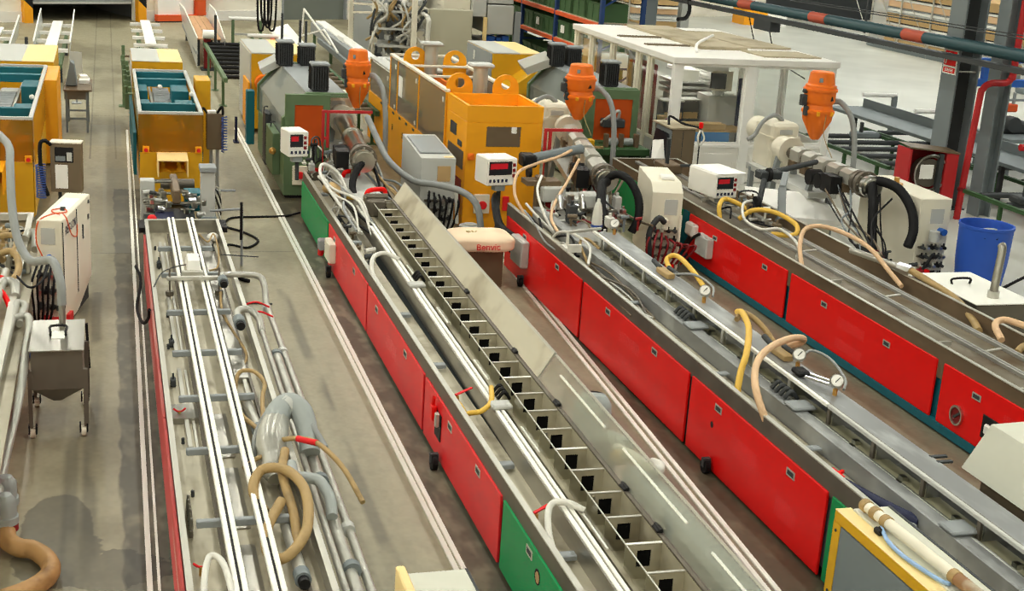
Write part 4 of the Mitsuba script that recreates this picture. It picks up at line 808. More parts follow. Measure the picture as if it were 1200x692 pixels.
part(OM, 'notice', [box(ox0 - 0.004, ox0 + 0.004, 29.35, 29.75, 1.55, 2.0)], 'paper', 'white notice')
part(OM, 'far_box', [box(ox0, ox1 - 0.1, 30.85, 33.3, 1.92, 1.97), box(ox0 + 0.3, ox1 - 0.3, 31.5, 32.9, 1.97, 2.01)], 'light_grey')
part(OM, 'upper_track', [box(6.5, 7.3, 25.6, 31.6, 1.62, 1.78, 0.03)], 'brown_steel', 'brown track seen inside')
part(OM, 'lower_track', [box(6.5, 7.3, 25.6, 31.6, 1.2, 1.36, 0.03)], 'mid_grey')
part(OM, 'inner_side', [box(6.9, 6.96, 25.4, 31.6, 1.36, 2.1)], 'orange_paint', 'orange inner side plate')
for x, y in ((6.85, 29.4), (7.05, 25.9)):
    c = part(OM, 'cylinder', [cyl((x, y, 1.95), (x, y, 2.72), 0.15, 16)], 'aluminium', 'upright pneumatic cylinder', smooth=40)
    part(OM, 'cylinder_cap', [box(x - 0.24, x + 0.24, y - 0.2, y + 0.2, 2.72, 2.80, 0.03), box(x - 0.2, x + 0.2, y - 0.18, y + 0.18, 1.88, 1.95)], 'light_grey')
def lug(x, y): 
    a = np.linspace(0, np.pi, 11); o = [(0.26 * math.cos(t), 0.05 + 0.26 * math.sin(t)) for t in a]; h = [(0.10 * math.cos(t), 0.12 + 0.10 * math.sin(t)) for t in np.linspace(0, 2 * np.pi, 14, endpoint=False)]
    return prism([(x - 0.26, oz - 0.3), (x + 0.26, oz - 0.3)] + [(x + q[0], oz + q[1]) for q in o], y, y + 0.05, 'y', [[(x + q[0], oz + q[1]) for q in h]])
for x, y in ((6.52, 29.5), (7.3, 29.0), (6.50, 25.35), (7.40, 25.25)): part(OM, 'lifting_lug', [lug(x, y)], 'orange_yellow', 'round orange lifting lug')
# its tall end cabinet towards the viewer
c0, c1, d0, d1, cz = 6.25, 7.70, 23.7, 25.25, 2.3
cb = part(OM, 'end_cabinet', [box(c0, c1, d0, d1, 0.0, 2.0, 0.01), box(c0, c1, d0, d0 + 0.06, 2.0, cz), box(c0, c1, d1 - 0.06, d1, 2.0, cz), box(c0, c0 + 0.06, d0, d1, 2.0, cz), box(c1 - 0.06, c1, d0, d1, 2.0, cz)], 'orange_yellow', 'tall orange end cabinet open at the top')
part(cb, 'front_window', [box(c0 + 0.38, c1 - 0.42, d0 - 0.006, d0 - 0.001, 1.55, 1.92)], 'brown_steel', 'small smoky front window')
part(cb, 'warning_mark', [box(c1 - 0.60, c1 - 0.50, d0 - 0.012, d0 - 0.006, 1.80, 1.92, 0.003)], 'paper')
part(cb, 'side_hatch', [box(c0 - 0.006, c0, d0 + 0.15, d0 + 1.35, 1.08, 1.42)], 'dark_steel', 'dark window in the side')
part(cb, 'side_hatch', [box(c0 - 0.006, c0, d0 + 0.2, d0 + 1.1, 0.35, 0.88)], 'dark_red', 'dark red opening in the side')
part(cb, 'button_plate', [box(c0 - 0.012, c0, d0 + 0.75, d0 + 1.2, 1.62, 1.84), box(c0 - 0.012, c0, d0 + 0.3, d0 + 0.6, 1.48, 1.58)], 'dark_grey')
for x in (c0 + 0.10, c1 - 0.06): part(cb, 'emergency_stop', [box(x - 0.06, x + 0.06, d0 - 0.05, d0, 1.30, 1.42, 0.01), cyl((x, d0 - 0.09, 1.36), (x, d0 - 0.05, 1.36), 0.045, 12)], 'orange_paint', smooth=40)
part(cb, 'front_slot', [box(c0 + 0.5, c1 - 0.4, d0 - 0.006, d0, 1.0, 1.08)], 'black_plastic')
part(cb, 'shelf_line', [box(c0 + 0.25, c0 + 0.8, d0 - 0.004, d0, 0.92, 0.93)], 'ochre_paint')
s = part(cb, 'switch_plate', [box(c0 + 0.20, c0 + 0.50, d0 - 0.07, d0, 0.30, 0.66, 0.01)], 'cream_paint', 'cream plate with a red switch')
part(cb, 'red_switch', [cyl((c0 + 0.36, d0 - 0.13, 0.47), (c0 + 0.36, d0 - 0.07, 0.47), 0.075, 16)], 'red_paint', smooth=40)
part(cb, 'socket', [box(c0 + 0.56, c0 + 0.70, d0 - 0.06, d0, 0.35, 0.62, 0.01), box(c0 + 0.76, c0 + 0.88, d0 - 0.06, d0, 0.35, 0.62, 0.01)], 'red_paint', 'red sockets')

# ---- extruders: gearbox, barrel, heads, hopper loader
def loader(lab, x, y, zb, zt, r):
    k = thing('material_loader', lab, 'hopper', 'orange material loaders'); h = zt - zb
    part(k, 'funnel', [lathe([(0.0, 0), (r * 0.25, 0), (r * 0.34, h * 0.03), (r * 0.95, h * 0.30), (r * 0.97, h * 0.40), (0, h * 0.40)], (x, y, zb), 28)], 'orange_paint', smooth=35)
    part(k, 'body', [lathe([(r * 0.97, h * 0.40), (r * 1.06, h * 0.40), (r * 1.06, h * 0.44), (r * 0.92, h * 0.46), (r * 0.86, h * 0.52), (r * 1.0, h * 0.57), (r * 1.02, h * 0.72), (r * 1.1, h * 0.72), (r * 1.1, h * 0.755), (0, h * 0.755)], (x, y, zb), 28)], 'orange_paint', smooth=35)
    part(k, 'lid', [lathe([(r * 1.0, h * 0.755), (r * 0.98, h * 0.80), (r * 0.86, h * 0.82), (r * 0.76, h * 0.98), (r * 0.66, h), (0, h)], (x, y, zb), 28)], 'orange_paint', smooth=35)
    part(k, 'clamp', [box(x - r * 1.32, x - r * 0.95, y - 0.06, y + 0.06, zb + h * 0.50, zb + h * 0.66, 0.01), box(x - r * 1.2, x - r * 0.9, y - 0.05, y + 0.05, zb + h * 0.68, zb + h * 0.74, 0.01), box(x - r * 1.12, x - r * 0.9, y - 0.12, y - 0.02, zb + h * 0.36, zb + h * 0.50, 0.01)], 'dark_grey')
    part(k, 'catch', [box(x - 0.03 + a * r, x + 0.03 + a * r, y - r * 1.06, y - r * 0.9, zb + h * 0.375, zb + h * 0.44, 0.008) for a in (-0.5, 0.45)], 'orange_yellow')
    part(k, 'warning_mark', [hull([(x + r * 0.25, y - r * 1.0, zb + h * 0.60), (x + r * 0.5, y - r * 0.93, zb + h * 0.60), (x + r * 0.38, y - r * 0.97, zb + h * 0.67), (x + r * 0.38, y - r * 0.6, zb + h * 0.62)])], 'black_plastic', 'small dark warning triangle')
    part(k, 'sticker', [hull([(x - r * 0.55, y - r * 0.70, zb + h * 0.86), (x - r * 0.35, y - r * 0.82, zb + h * 0.86), (x - r * 0.52, y - r * 0.66, zb + h * 0.92), (x - r * 0.34, y - r * 0.78, zb + h * 0.92), (x - r * 0.3, y - r * 0.3, zb + h * 0.89)])], 'steel_grey')
    part(k, 'suction_hose', [tube([(x + r * 0.95, y, zb + h * 0.56), (x + r * 1.4, y - 0.1, zb + h * 0.56), (x + r * 1.9, y - 0.3, zb + h * 0.36), (x + r * 2.1, y - 0.45, zb - h * 0.05), (x + r * 2.15, y - 0.5, zb - h * 0.75)], 0.055, 12)], 'grey_hose', 'thick grey suction hose', smooth=60)
    part(k, 'lanyard', [tube([(x + 0.02, y - r, zb + h * 0.4), (x + r * 0.1, y - r * 0.95, zb + h * 0.1), (x + r * 0.4, y - r * 1.8, zb - h * 0.2)], 0.008, 5)], 'tan_hose')
    return k

def extruder(lab, p0, p1, z, gx, gy, plates, tilt=0):
    """barrel from p0 (gearbox end) to p1 (die end); gearbox centred at gx, gy"""
    k = thing('extruder', lab, 'machine')
    p0, p1 = np.array([*p0, z]), np.array([*p1, z]); d = (p1 - p0) / np.linalg.norm(p1 - p0); s = np.array([-d[1], d[0], 0]); L = np.linalg.norm(p1 - p0)
    at = lambda a, b, c: p0 + d * a + s * b + np.array([0, 0, c])
    part(k, 'gearbox', [box(gx - 0.32, gx + 0.32, gy - 0.4, gy + 0.4, z - 0.55, z + 0.42, 0.06)], 'cream_paint', 'cream gearbox')
    part(k, 'gearbox_rib', [box(gx - 0.345, gx + 0.345, gy - 0.42, gy + 0.42, z + 0.10, z + 0.15), box(gx - 0.2, gx + 0.2, gy - 0.41, gy - 0.39, z + 0.18, z + 0.34, 0.003)], 'cream_paint')
    part(k, 'name_plate', [box(gx - 0.14, gx + 0.14, gy - 0.425, gy - 0.41, z + 0.20, z + 0.30)], 'light_grey')
    part(k, 'drive_motor', [cyl((gx, gy + 0.4, z + 0.12), (gx, gy + 0.9, z + 0.12), 0.26, 20), cyl((gx, gy + 0.9, z + 0.12), (gx, gy + 1.0, z + 0.12), 0.2, 20)], 'cream_paint', 'cream drive motor', smooth=40)
    part(k, 'motor_hose', [tube([(gx + 0.1, gy, z + 0.42), (gx - 0.15, gy - 0.1, z + 0.55), (gx - 0.45, gy - 0.2, z + 0.42), (gx - 0.6, gy - 0.2, z + 0.15), (gx - 0.75, gy - 0.2, z + 0.05)], 0.045, 10)], 'grey_hose', 'grey hose over the gearbox', smooth=60)
    part(k, 'eye_bolt', [tube([(gx + 0.05 + 0.06 * math.cos(t), gy - 0.42, z + 0.03 + 0.06 * math.sin(t)) for t in np.linspace(0, 6.28, 14)], 0.016, 6, 0)], 'chrome', smooth=60)
    part(k, 'throat', [cyl(at(-0.35, 0, 0), at(0.05, 0, 0), 0.24, 20), cyl(at(0.0, 0, 0), at(0.12, 0, 0), 0.28, 20)], 'cream_paint', smooth=40)
    if plates:   # barrel carrying bright cover plates with dark gaps
        part(k, 'barrel', [cyl(at(0.05, 0, -0.02), at(L, 0, -0.02), 0.12, 16)], 'dark_steel', smooth=40)
        n = 5
        for i in range(n):
            a = 0.35 + i * (L - 0.6) / n
            q = [at(a + da, b, c) for da in (0, (L - 0.6) / n * 0.72) for b, c in ((-0.16, -0.1), (-0.16, 0.10), (-0.08, 0.16), (0.08, 0.16), (0.16, 0.10), (0.16, -0.1))]
            part(k, 'barrel_cover', [hull(q)], 'aluminium', 'bright barrel cover')
            part(k, 'cooling_block', [hull([at(a + da, b, c) for da in (0.05, (L - 0.6) / n * 0.5) for b in (-0.2, 0.2) for c in (-0.26, -0.1)])], 'brown_steel')
    else:
        part(k, 'barrel', [cyl(at(0.05, 0, 0), at(L - 0.3, 0, 0), 0.17, 20)], 'barrel_steel', 'polished barrel sleeve', smooth=40)
        part(k, 'barrel_band', [cyl(at(a, 0, 0), at(a + 0.06, 0, 0), 0.205, 20) for a in (0.3, L * 0.5, L - 0.5)], 'chrome', smooth=40)
    part(k, 'head_flange', [cyl(at(L - 0.3, 0, 0), at(L - 0.18, 0, 0), 0.22, 20), cyl(at(L - 0.1, 0, 0), at(L, 0, 0), 0.24, 20)], 'dark_steel', smooth=40)
    part(k, 'head', [cyl(at(L - 0.18, 0, 0), at(L + 0.25, 0, 0), 0.17, 20), cyl(at(L + 0.1, -0.02, 0), at(L + 0.2, -0.02, 0), 0.2, 20)], 'chrome', smooth=40)
    for a in np.arange(0, 6.28, 0.785):
        part(k, 'flange_bolt', [cyl(at(L - 0.02, 0.2 * math.cos(a), 0.2 * math.sin(a)), at(L + 0.05, 0.2 * math.cos(a), 0.2 * math.sin(a)), 0.022, 8)], 'chrome')
    for b in (-0.28, 0.28):
        for a in (-0.1, L * 0.45): part(k, 'leg', [bar(at(a, b * 0.6, -0.15), at(a - 0.05, b * 1.2, -z + 0.02), 0.1)], 'mid_grey')
    part(k, 'bed', [hull([at(a, b, c) for a in (-1.3, L * 0.5) for b in (-0.3, 0.3) for c in (-0.62, -0.5)])], 'light_grey')
    for a in (-1.1, -0.3): 
        for b in (-0.26, 0.26): part(k, 'leg', [bar(at(a, b, -0.55), at(a, b, -z + 0.0), 0.1)], 'mid_grey')
    return k, at, L

def guard(lab, x0, x1, y, zt, zb):
    solo('red_guard_frame', lab, 'frame', [box(x0, x1, y, y + 0.05, zt - 0.05, zt), box(x0, x0 + 0.05, y, y + 0.05, zb, zt - 0.05), box(x0 + 0.09, x0 + 0.14, y, y + 0.05, zb - 0.1, zt - 0.05), box(x0, x0 + 0.14, y, y + 0.05, zb + 0.05, zb + 0.1), box(x0 + 0.02, x0 + 0.04, y, y + 0.03, 0.0, zb)], 'pipe_red')

E2, at2, l2 = extruder('extruder with a polished barrel under the orange loader next to the olive green machine', (4.53, 27.1), (4.22, 22.9), 1.45, 4.50, 27.9, False)
loader('orange material loader beside the olive green machine, above the polished barrel', 4.83, 27.2, 1.66, 2.84, 0.245)
E3, at3, l3 = extruder('extruder with bright barrel covers and black hoses over the closed vacuum tank', (9.1, 26.3), (8.15, 21.4), 1.45, 9.0, 27.2, True)
loader('orange material loader between the long orange machine and the glass office', 9.15, 25.9, 1.72, 2.84, 0.30)
E4, at4, l4 = extruder('extruder with bright barrel covers and black hoses over the farthest right table', (13.1, 24.2), (13.0, 21.0), 1.45, 13.35, 25.3, True)
loader('orange material loader in front of the glass office, farthest right', 13.12, 23.3, 1.85, 3.16, 0.30)
guard('red bracket frame beside the orange loader of the open-lid line', 3.80, 4.75, 25.0, 1.95, 1.35)
guard('red bracket frame beside the orange loader nearest the long orange machine', 7.52, 8.25, 23.0, 2.02, 1.52)

def thick(k, pts, r=0.06, mat='rubber', nm='black_hose', lab='thick black hose', n=10):
    part(k, nm, [tube(pts, r, n)], mat, lab, smooth=60)
P = lambda at, L: (lambda a, b, c: tuple(at(L + a, b, c)))
p2, p3, p4 = P(at2, l2), P(at3, l3), P(at4, l4)
thick(E2, [(4.21, 22.75, 1.45), (4.08, 22.6, 1.36), (3.97, 22.45, 1.2), (3.94, 22.3, 1.05), (3.96, 22.05, 0.92), (4.02, 21.8, 0.86)], 0.062)
thick(E3, [(8.08, 21.15, 1.45), (7.93, 20.95, 1.44), (7.76, 20.5, 1.27), (7.66, 20.1, 1.04), (7.60, 19.9, 0.84)], 0.085)
thick(E3, [(8.1, 21.2, 1.5), (8.24, 21.05, 1.6), (8.36, 20.8, 1.54), (8.46, 20.6, 1.29), (8.45, 20.5, 0.98), (8.35, 20.5, 0.73)], 0.07)
thick(E4, [(13.0, 20.9, 1.47), (12.95, 20.75, 1.48), (12.86, 20.5, 1.20), (12.79, 20.3, 0.78), (12.79, 20.2, 0.46)], 0.085)
thick(E4, [(13.02, 20.9, 1.5), (13.1, 20.75, 1.57), (13.27, 20.4, 1.50), (13.38, 20.1, 1.21), (13.35, 19.9, 0.88), (13.22, 19.8, 0.62)], 0.085)
for E, p in ((E2, p2), (E3, p3), (E4, p4)):
    part(E, 'heater_box', [hull([p(a, b, c) for a in (-0.95, -0.55) for b in (-0.42, -0.2) for c in (-0.3, 0.02)])], 'black_plastic')
    part(E, 'fan', [cyl(p(-1.5, -0.40, -0.18), p(-1.5, -0.16, -0.18), 0.15, 16), cyl(p(-1.1, -0.42, -0.16), p(-1.1, -0.16, -0.16), 0.15, 16)], 'black_plastic', 'black round fan', smooth=40)
# ================================================================ cabinets, controls, small gear
rng = np.random.default_rng(5)
def valves(k, x, y, z, w, h, n=4, m=3, face=(0, -1)):
    """manifold of little valves with tails on a front face at y"""
    part(k, 'manifold', [box(x, x + w, y - 0.05, y, z + h * (r + 0.35) / m, z + h * (r + 0.55) / m) for r in range(m)], 'dark_steel')
    for r in range(m):
        for i in range(n):
            xx, zz = x + w * (i + 0.5) / n, z + h * (r + 0.5) / m
            part(k, 'valve', [cyl((xx, y - 0.16, zz), (xx, y - 0.05, zz), 0.03, 8), cyl((xx, y - 0.1, zz), (xx, y - 0.1, zz + 0.07), 0.018, 6)], ('dark_grey', 'chrome', 'black_plastic')[(i + r) % 3], smooth=40)

def cabinet(lab, x0, x1, y0, y1, z, slope=True, mat='cream_paint', zb=0.12):
    k = thing('temperature_cabinet', lab, 'cabinet')
    if slope:
        b = [(x, y0, zz) for x in (x0, x1) for zz in (zb, z - 0.14)] + [(x, y0 + 0.25, z) for x in (x0, x1)] + [(x, y1, zz) for x in (x0, x1) for zz in (zb, z)]
        part(k, 'body', [hull(b)], mat)
    else:
        part(k, 'body', [box(x0, x1, y0, y1, zb, z, 0.015)], mat)
    part(k, 'foot', [box(x0 + 0.04, x0 + 0.12, y0 + 0.05, y1 - 0.05, 0, zb), box(x1 - 0.12, x1 - 0.04, y0 + 0.05, y1 - 0.05, 0, zb)], 'dark_grey')
    return k

# left aisle: cream cabinet with manifolds
_spin.append((-11.5, (-0.62, 18.2)))
C = cabinet('tall cream cabinet with a red wire on top and valves, left aisle', -0.96, -0.62, 18.2, 19.85, 1.53, False, zb=0.3)
part(C, 'door_seam', [box(-0.622, -0.612, 18.98, 19.0, 0.32, 1.5), box(-0.622, -0.615, 18.2, 18.22, 0.32, 1.5)], 'dark_grey')
part(C, 'lower_body', [hull([(x, y, z) for x in (-0.96, -0.63) for y, z in ((18.2, 0.05), (18.2, 0.3), (19.0, 0.05), (19.83, 0.3))])], 'cream_paint')
part(C, 'vent_plate', [box(-0.90, -0.72, 18.19, 18.2, 1.2, 1.42)], 'light_grey', 'grey vent plate')
part(C, 'top_sheet', [box(-0.88, -0.68, 18.7, 19.5, 1.53, 1.536)], 'paper', 'white sheet lying on top')
part(C, 'door_catch', [box(-0.62, -0.605, 19.66, 19.71, 1.2, 1.27), box(-0.62, -0.605, 19.32, 19.35, 1.0, 1.2), box(-0.62, -0.605, 19.7, 19.74, 1.42, 1.47)], 'dark_grey')
part(C, 'dark_cap', [cyl((-0.74, 18.75, 1.53), (-0.74, 18.75, 1.58), 0.035, 10)], 'dark_grey', smooth=40)
part(C, 'red_wire', [tube([(-0.70, 18.4, 1.56), (-0.82, 18.5, 1.57), (-0.86, 18.7, 1.55), (-0.74, 18.75, 1.56), (-0.66, 18.6, 1.55), (-0.8, 18.35, 1.57), (-0.93, 18.2, 1.5), (-0.95, 18.15, 1.25), (-0.88, 18.15, 1.05)], 0.009, 5), tube([(-0.68, 18.5, 1.55), (-0.61, 18.4, 1.5), (-0.60, 18.6, 1.25), (-0.60, 18.9, 1.15), (-0.60, 18.95, 1.3)], 0.008, 5)], 'rack_orange')
part(C, 'blue_knob', [cyl((-0.80, 18.1, 1.02), (-0.80, 18.2, 1.02), 0.045, 12)], 'blue_paint', smooth=40)
part(C, 'label_lettering', [text('REGLON', 0.11, (-0.614, 18.32, 1.30), (0, 1, 0), (0, 0, 1), 0.002)], 'navy_plastic', 'dark lettering on the side')
valves(C, -0.95, 18.2, 0.25, 0.32, 0.66)
part(C, 'red_foot', [box(-0.9, -0.82, 18.1, 18.3, 0.0, 0.22), box(-0.66, -0.58, 18.3, 18.5, 0.0, 0.2), box(-0.78, -0.68, 18.05, 18.2, 0.05, 0.2)], 'red_paint')
part(C, 'fine_hose', [tube([(-0.93 + 0.06 * i, 18.08, 0.95), (-0.95 + 0.07 * i, 17.85, 0.75), (-0.96 + 0.06 * i, 17.95, 0.4), (-0.98 + 0.05 * i, 18.05, 0.2)], 0.016, 6) for i in range(5)], 'rubber', smooth=60)
_spin.pop()
solo('blue_cloth', 'blue cloth on the floor behind the steel hopper', 'cloth', [sphere((-1.05, 17.3, 0.08), 0.16, 2, (1, 1.3, 0.55)), sphere((-0.95, 17.15, 0.06), 0.10, 2, (1.2, 1.2, 0.6))], 'blue_paint', smooth=True)

S = thing('steel_hopper', 'stainless steel hopper on casters with a lid hatch in the left aisle', 'hopper')
part(S, 'bin', [hull([(x, y, z) for x in (-0.86, -0.33) for y in (14.5, 15.5) for z in (0.56, 1.0)])], 'dark_steel')
part(S, 'lid', [box(-0.88, -0.31, 14.46, 15.54, 1.0, 1.02, 0.006)], 'stainless', 'stainless lid')
part(S, 'cone', [hull([(x, y, 0.56) for x in (-0.86, -0.33) for y in (14.5, 15.5)] + [(-0.62 + a, 15.0 + b, 0.26) for a in (-0.04, 0.04) for b in (-0.06, 0.06)])], 'dark_steel')
part(S, 'hatch', [box(-0.66, -0.52, 14.85, 15.1, 1.02, 1.026)], 'bright_rail', 'white hatch')
part(S, 'hatch_handle', [tube([(-0.67, 14.95, 1.02), (-0.67, 14.95, 1.07), (-0.67, 15.12, 1.08), (-0.51, 15.12, 1.08), (-0.51, 14.95, 1.07), (-0.51, 14.95, 1.02)], 0.014, 6, 3)], 'black_plastic')
for x in (-0.86, -0.33):
    for y in (14.52, 15.46):
        part(S, 'leg', [box(x - 0.04 if x < -0.5 else x, x if x < -0.5 else x + 0.05, y - 0.03, y + 0.03, 0.12, 0.78)], 'dark_steel')
        c = part(S, 'caster', [cyl((x - 0.03, y, 0.06), (x + 0.02, y, 0.06), 0.06, 16)], 'cream_paint', 'cream caster wheel', smooth=40)
        part(c, 'fork', [box(x - 0.05, x - 0.035, y - 0.04, y + 0.04, 0.05, 0.15), box(x + 0.025, x + 0.04, y - 0.04, y + 0.04, 0.05, 0.15)], 'black_plastic')
part(S, 'handle', [bar((-0.30, 15.5, 0.98), (-0.28, 15.45, 0.45), 0.03)], 'black_plastic')
part(S, 'suction_pipe', [cyl((-0.55, 15.2, 1.02), (-0.55, 15.2, 1.36), 0.036, 12)], 'stainless', smooth=40)
part(S, 'hose', [tube([(-0.55, 15.2, 1.3), (-0.56, 15.25, 1.55), (-0.64, 15.5, 1.72), (-0.78, 15.9, 1.62), (-0.93, 16.2, 1.55), (-1.07, 16.5, 1.72), (-1.14, 16.8, 2.05), (-1.17, 17.2, 2.45), (-1.2, 17.6, 2.62), (-1.34, 18.0, 2.7)], 0.05, 12)], 'grey_hose', 'thick grey suction hose', smooth=60)

PALE = [(-1.12, 15.95, 0.92), (-0.98, 16.02, 0.92), (-0.93, 15.75, 0.9), (-0.93, 14.9, 0.88), (-0.93, 14.2, 0.8), (-0.97, 13.55, 0.65), (-1.02, 13.05, 0.5), (-1.06, 12.0, 0.40), (-1.08, 10.5, 0.36)]
# table of the leftmost line, mostly outside the picture
L0 = thing('calibration_table', 'table with thick grey pipes cut by the left edge of the picture', 'machine', 'calibration tables')
part(L0, 'belly', box(-2.3, -1.14, 12.0, 20.6, 0.05, 0.75), 'faded_red', 'red base')
part(L0, 'trough_floor', box(-2.3, -1.0, 11.0, 20.8, 0.75, 0.78), 'dirty_steel')
part(L0, 'rim', [box(-1.2, -1.12, 11.0, 21.0, 0.94, 0.96), box(-1.2, -1.18, 11.0, 21.0, 0.76, 0.94), box(-2.3, -1.12, 20.95, 21.05, 0.86, 0.96)], 'aluminium')
for x0, y0, x1, y1, z, r in ((-1.30, 17.6, -1.42, 11.2, 1.02, 0.05), (-1.12, 16.4, -1.22, 11.0, 0.92, 0.045), (-1.55, 18.9, -1.7, 12.0, 1.0, 0.045)):
    part(L0, 'pipe', [cyl((x0, y0, z), (x1, y1, z - 0.05), r, 12)], 'grey_pipe', 'grey pipe', smooth=50)
part(L0, 'pipe_elbow', [tube([(-1.13, 16.35, 0.92), (-1.11, 16.55, 0.92), (-1.02, 16.5, 0.9), (-1.04, 16.2, 0.88), (-1.05, 15.9, 0.86)], 0.045, 12), tube([(-1.33, 16.9, 1.02), (-1.27, 17.05, 1.05), (-1.16, 16.98, 1.02), (-1.14, 16.7, 0.95)], 0.06, 12), tube([(-1.16, 19.3, 1.0), (-1.1, 19.5, 1.05), (-1.03, 19.4, 1.0), (-1.02, 19.1, 0.9)], 0.055, 12)], 'grey_pipe', smooth=50)
part(L0, 'lower_pipe', [tube(PALE, 0.045, 12)], 'grey_pipe', 'pale bent pipe', smooth=50)
part(L0, 'valve_cluster', [box(-1.5 + 0.13 * i, -1.42 + 0.13 * i, 18.2 + 0.4 * (i % 3), 18.35 + 0.4 * (i % 3), 0.8, 1.0, 0.02) for i in range(4)] + [cyl((-1.5 + 0.1 * i, 18.6 + 0.3 * i, 0.95), (-1.4 + 0.1 * i, 18.5 + 0.3 * i, 0.97), 0.04, 8) for i in range(4)], 'chrome')
part(L0, 'red_clip', [tube([(-1.5, 17.3, 0.98), (-1.35, 17.2, 1.05), (-1.22, 17.1, 1.0)], 0.04, 8), tube([(-1.6, 16.9, 0.95), (-1.3, 16.7, 1.02), (-1.15, 16.3, 0.8), (-1.08, 16.1, 0.4)], 0.035, 8)], 'red_gloss')
for pts, lab in (([(-1.6, 19.6, 0.95), (-1.3, 19.3, 1.05), (-1.25, 18.8, 1.0), (-1.4, 18.4, 0.95)], 'tan hose bent over the leftmost table, far loop'), ([(-1.6, 18.3, 0.95), (-1.3, 18.3, 1.1), (-1.17, 18.0, 1.02), (-1.2, 17.5, 0.95), (-1.45, 17.2, 0.9)], 'tan hose bent over the leftmost table, near loop')):
    hose(lab, pts, 0.045, 'tan_hose')
hose('black cable across the pipes of the leftmost table', [(-1.5, 18.2, 1.0), (-1.2, 17.6, 0.98), (-1.0, 17.1, 0.95), (-0.85, 17.2, 1.0), (-0.78, 17.6, 1.1)], 0.014, 'rubber', 'cable')
k = thing('drain_hose', 'fat brown bent hose with grey couplings at the lower left corner', 'hose')
part(k, 'hose', [tube([(-0.98, 12.0, 0.2), (-0.96, 11.85, 0.12), (-0.86, 11.72, 0.1), (-0.74, 11.66, 0.1), (-0.63, 11.5, 0.1), (-0.57, 11.3, 0.1), (-0.60, 11.1, 0.1), (-0.76, 10.9, 0.1), (-1.0, 10.75, 0.1)], 0.085, 14)], 'brown_hose', smooth=60)
part(k, 'coupling', [lathe([(0, 0.17), (0.06, 0.16), (0.10, 0.10), (0.10, -0.05), (0.115, -0.05), (0.115, -0.12), (0, -0.12)], (-0.98, 12.0, 0.34), 18)], 'pvc_grey', smooth=40)
part(k, 'coupling', [lathe([(0, 0.17), (0.06, 0.16), (0.10, 0.10), (0.10, -0.05), (0.115, -0.05), (0.115, -0.12), (0, -0.12)], (-1.0, 12.4, 0.34), 18)], 'pvc_grey', smooth=40)
part(k, 'clamp', [cyl((-0.98, 12.0, 0.15), (-0.98, 12.0, 0.22), 0.11, 16)], 'dark_red', smooth=40)
k = thing('grey_bottle', 'grey rounded vessel behind the pale pipe at the left edge', 'tank')
part(k, 'shell', [lathe([(0, 0.42), (0.08, 0.4), (0.15, 0.3), (0.16, 0.2), (0.16, -0.3), (0, -0.3)], (-1.22, 13.3, 0.42), 20)], 'pvc_grey', smooth=45)
part(k, 'band', [cyl((-1.22, 13.3, 0.52), (-1.22, 13.3, 0.54), 0.168, 20)], 'light_grey', smooth=45)
part(k, 'stand', [box(-1.32, -1.12, 13.2, 13.4, 0, 0.12)], 'dark_grey')

k = thing('operator_console', 'brown control panel with a white sheet, on a post in the left aisle', 'control panel')
part(k, 'box', [hull(rotz((np.array([(x, y, z) for x in (-0.23, 0.23) for y in (-0.12, 0.12) for z in (-0.40, 0.38)]) + [0, 0, 0], np.zeros((1, 3), int)), -8)[0] + [-0.66, 22.2, 1.44])], 'brown_panel')
part(k, 'top_cover', [hull(rotz((np.array([(x, y, z) for x in (-0.24, 0.24) for y in (-0.13, 0.13) for z in (0.38, 0.40)]) + [0, 0, 0], np.zeros((1, 3), int)), -8)[0] + [-0.66, 22.2, 1.44])], 'cream_paint')
def onp(x0, x1, z0, z1, d): return hull(rotz((np.array([(x, y, z) for x in (x0, x1) for y in (-0.12 - d, -0.12) for z in (z0, z1)]), np.zeros((1, 3), int)), -8)[0] + [-0.66, 22.2, 1.44])
part(k, 'display', [onp(-0.16, 0.12, 0.08, 0.32, 0.006)], 'black_plastic', 'dark display recess')
part(k, 'display', [onp(-0.15, 0.0, 0.10, 0.18, 0.010)], 'steel_grey')
part(k, 'key_block', [onp(0.02, 0.10, 0.10, 0.24, 0.012)], 'light_grey')
part(k, 'paper', [onp(-0.16, 0.03, -0.34, 0.04, 0.004)], 'paper', 'white sheet')
part(k, 'post', [cyl((-0.78, 22.3, 0), (-0.78, 22.3, 1.1), 0.03, 10), box(-0.93, -0.63, 22.1, 22.5, 0, 0.03)], 'dark_grey', smooth=40)
part(k, 'coil_hose', [tube([(-1.05 + 0.07 * math.cos(t), 22.0 + 0.06 * math.sin(t), 1.5 - t * 0.006) for t in np.linspace(0, 90, 260)], 0.012, 5, 0)], 'navy_hose', 'blue coiled air hose')
part(k, 'cable', [tube([(-0.9, 22.1, 1.8), (-0.98, 22.0, 1.88), (-1.05, 22.0, 1.78), (-1.03, 22.0, 1.3), (-0.95, 22.0, 1.0)], 0.03, 8)], 'rubber')
k = thing('work_desk', 'dark steel work desk with a brown top beside the orange cabinet', 'desk')
part(k, 'top', [box(-1.02, -0.38, 33.0, 34.8, 0.98, 1.02, 0.01)], 'brown_steel')
part(k, 'drawer', [box(-1.0, -0.52, 33.1, 34.6, 0.78, 0.98)], 'dark_steel')
for x in (-0.98, -0.52):
    for y in (33.1, 34.6): part(k, 'leg', [box(x, x + 0.05, y, y + 0.05, 0, 0.98)], 'steel_grey')
part(k, 'stretcher', [box(-0.98, -0.5, 33.1, 33.14, 0.3, 0.35), box(-0.98, -0.5, 33.1, 33.14, 0.5, 0.54)], 'steel_grey')
k = thing('monitor', 'grey cased monitor seen from the side on the work desk', 'monitor')
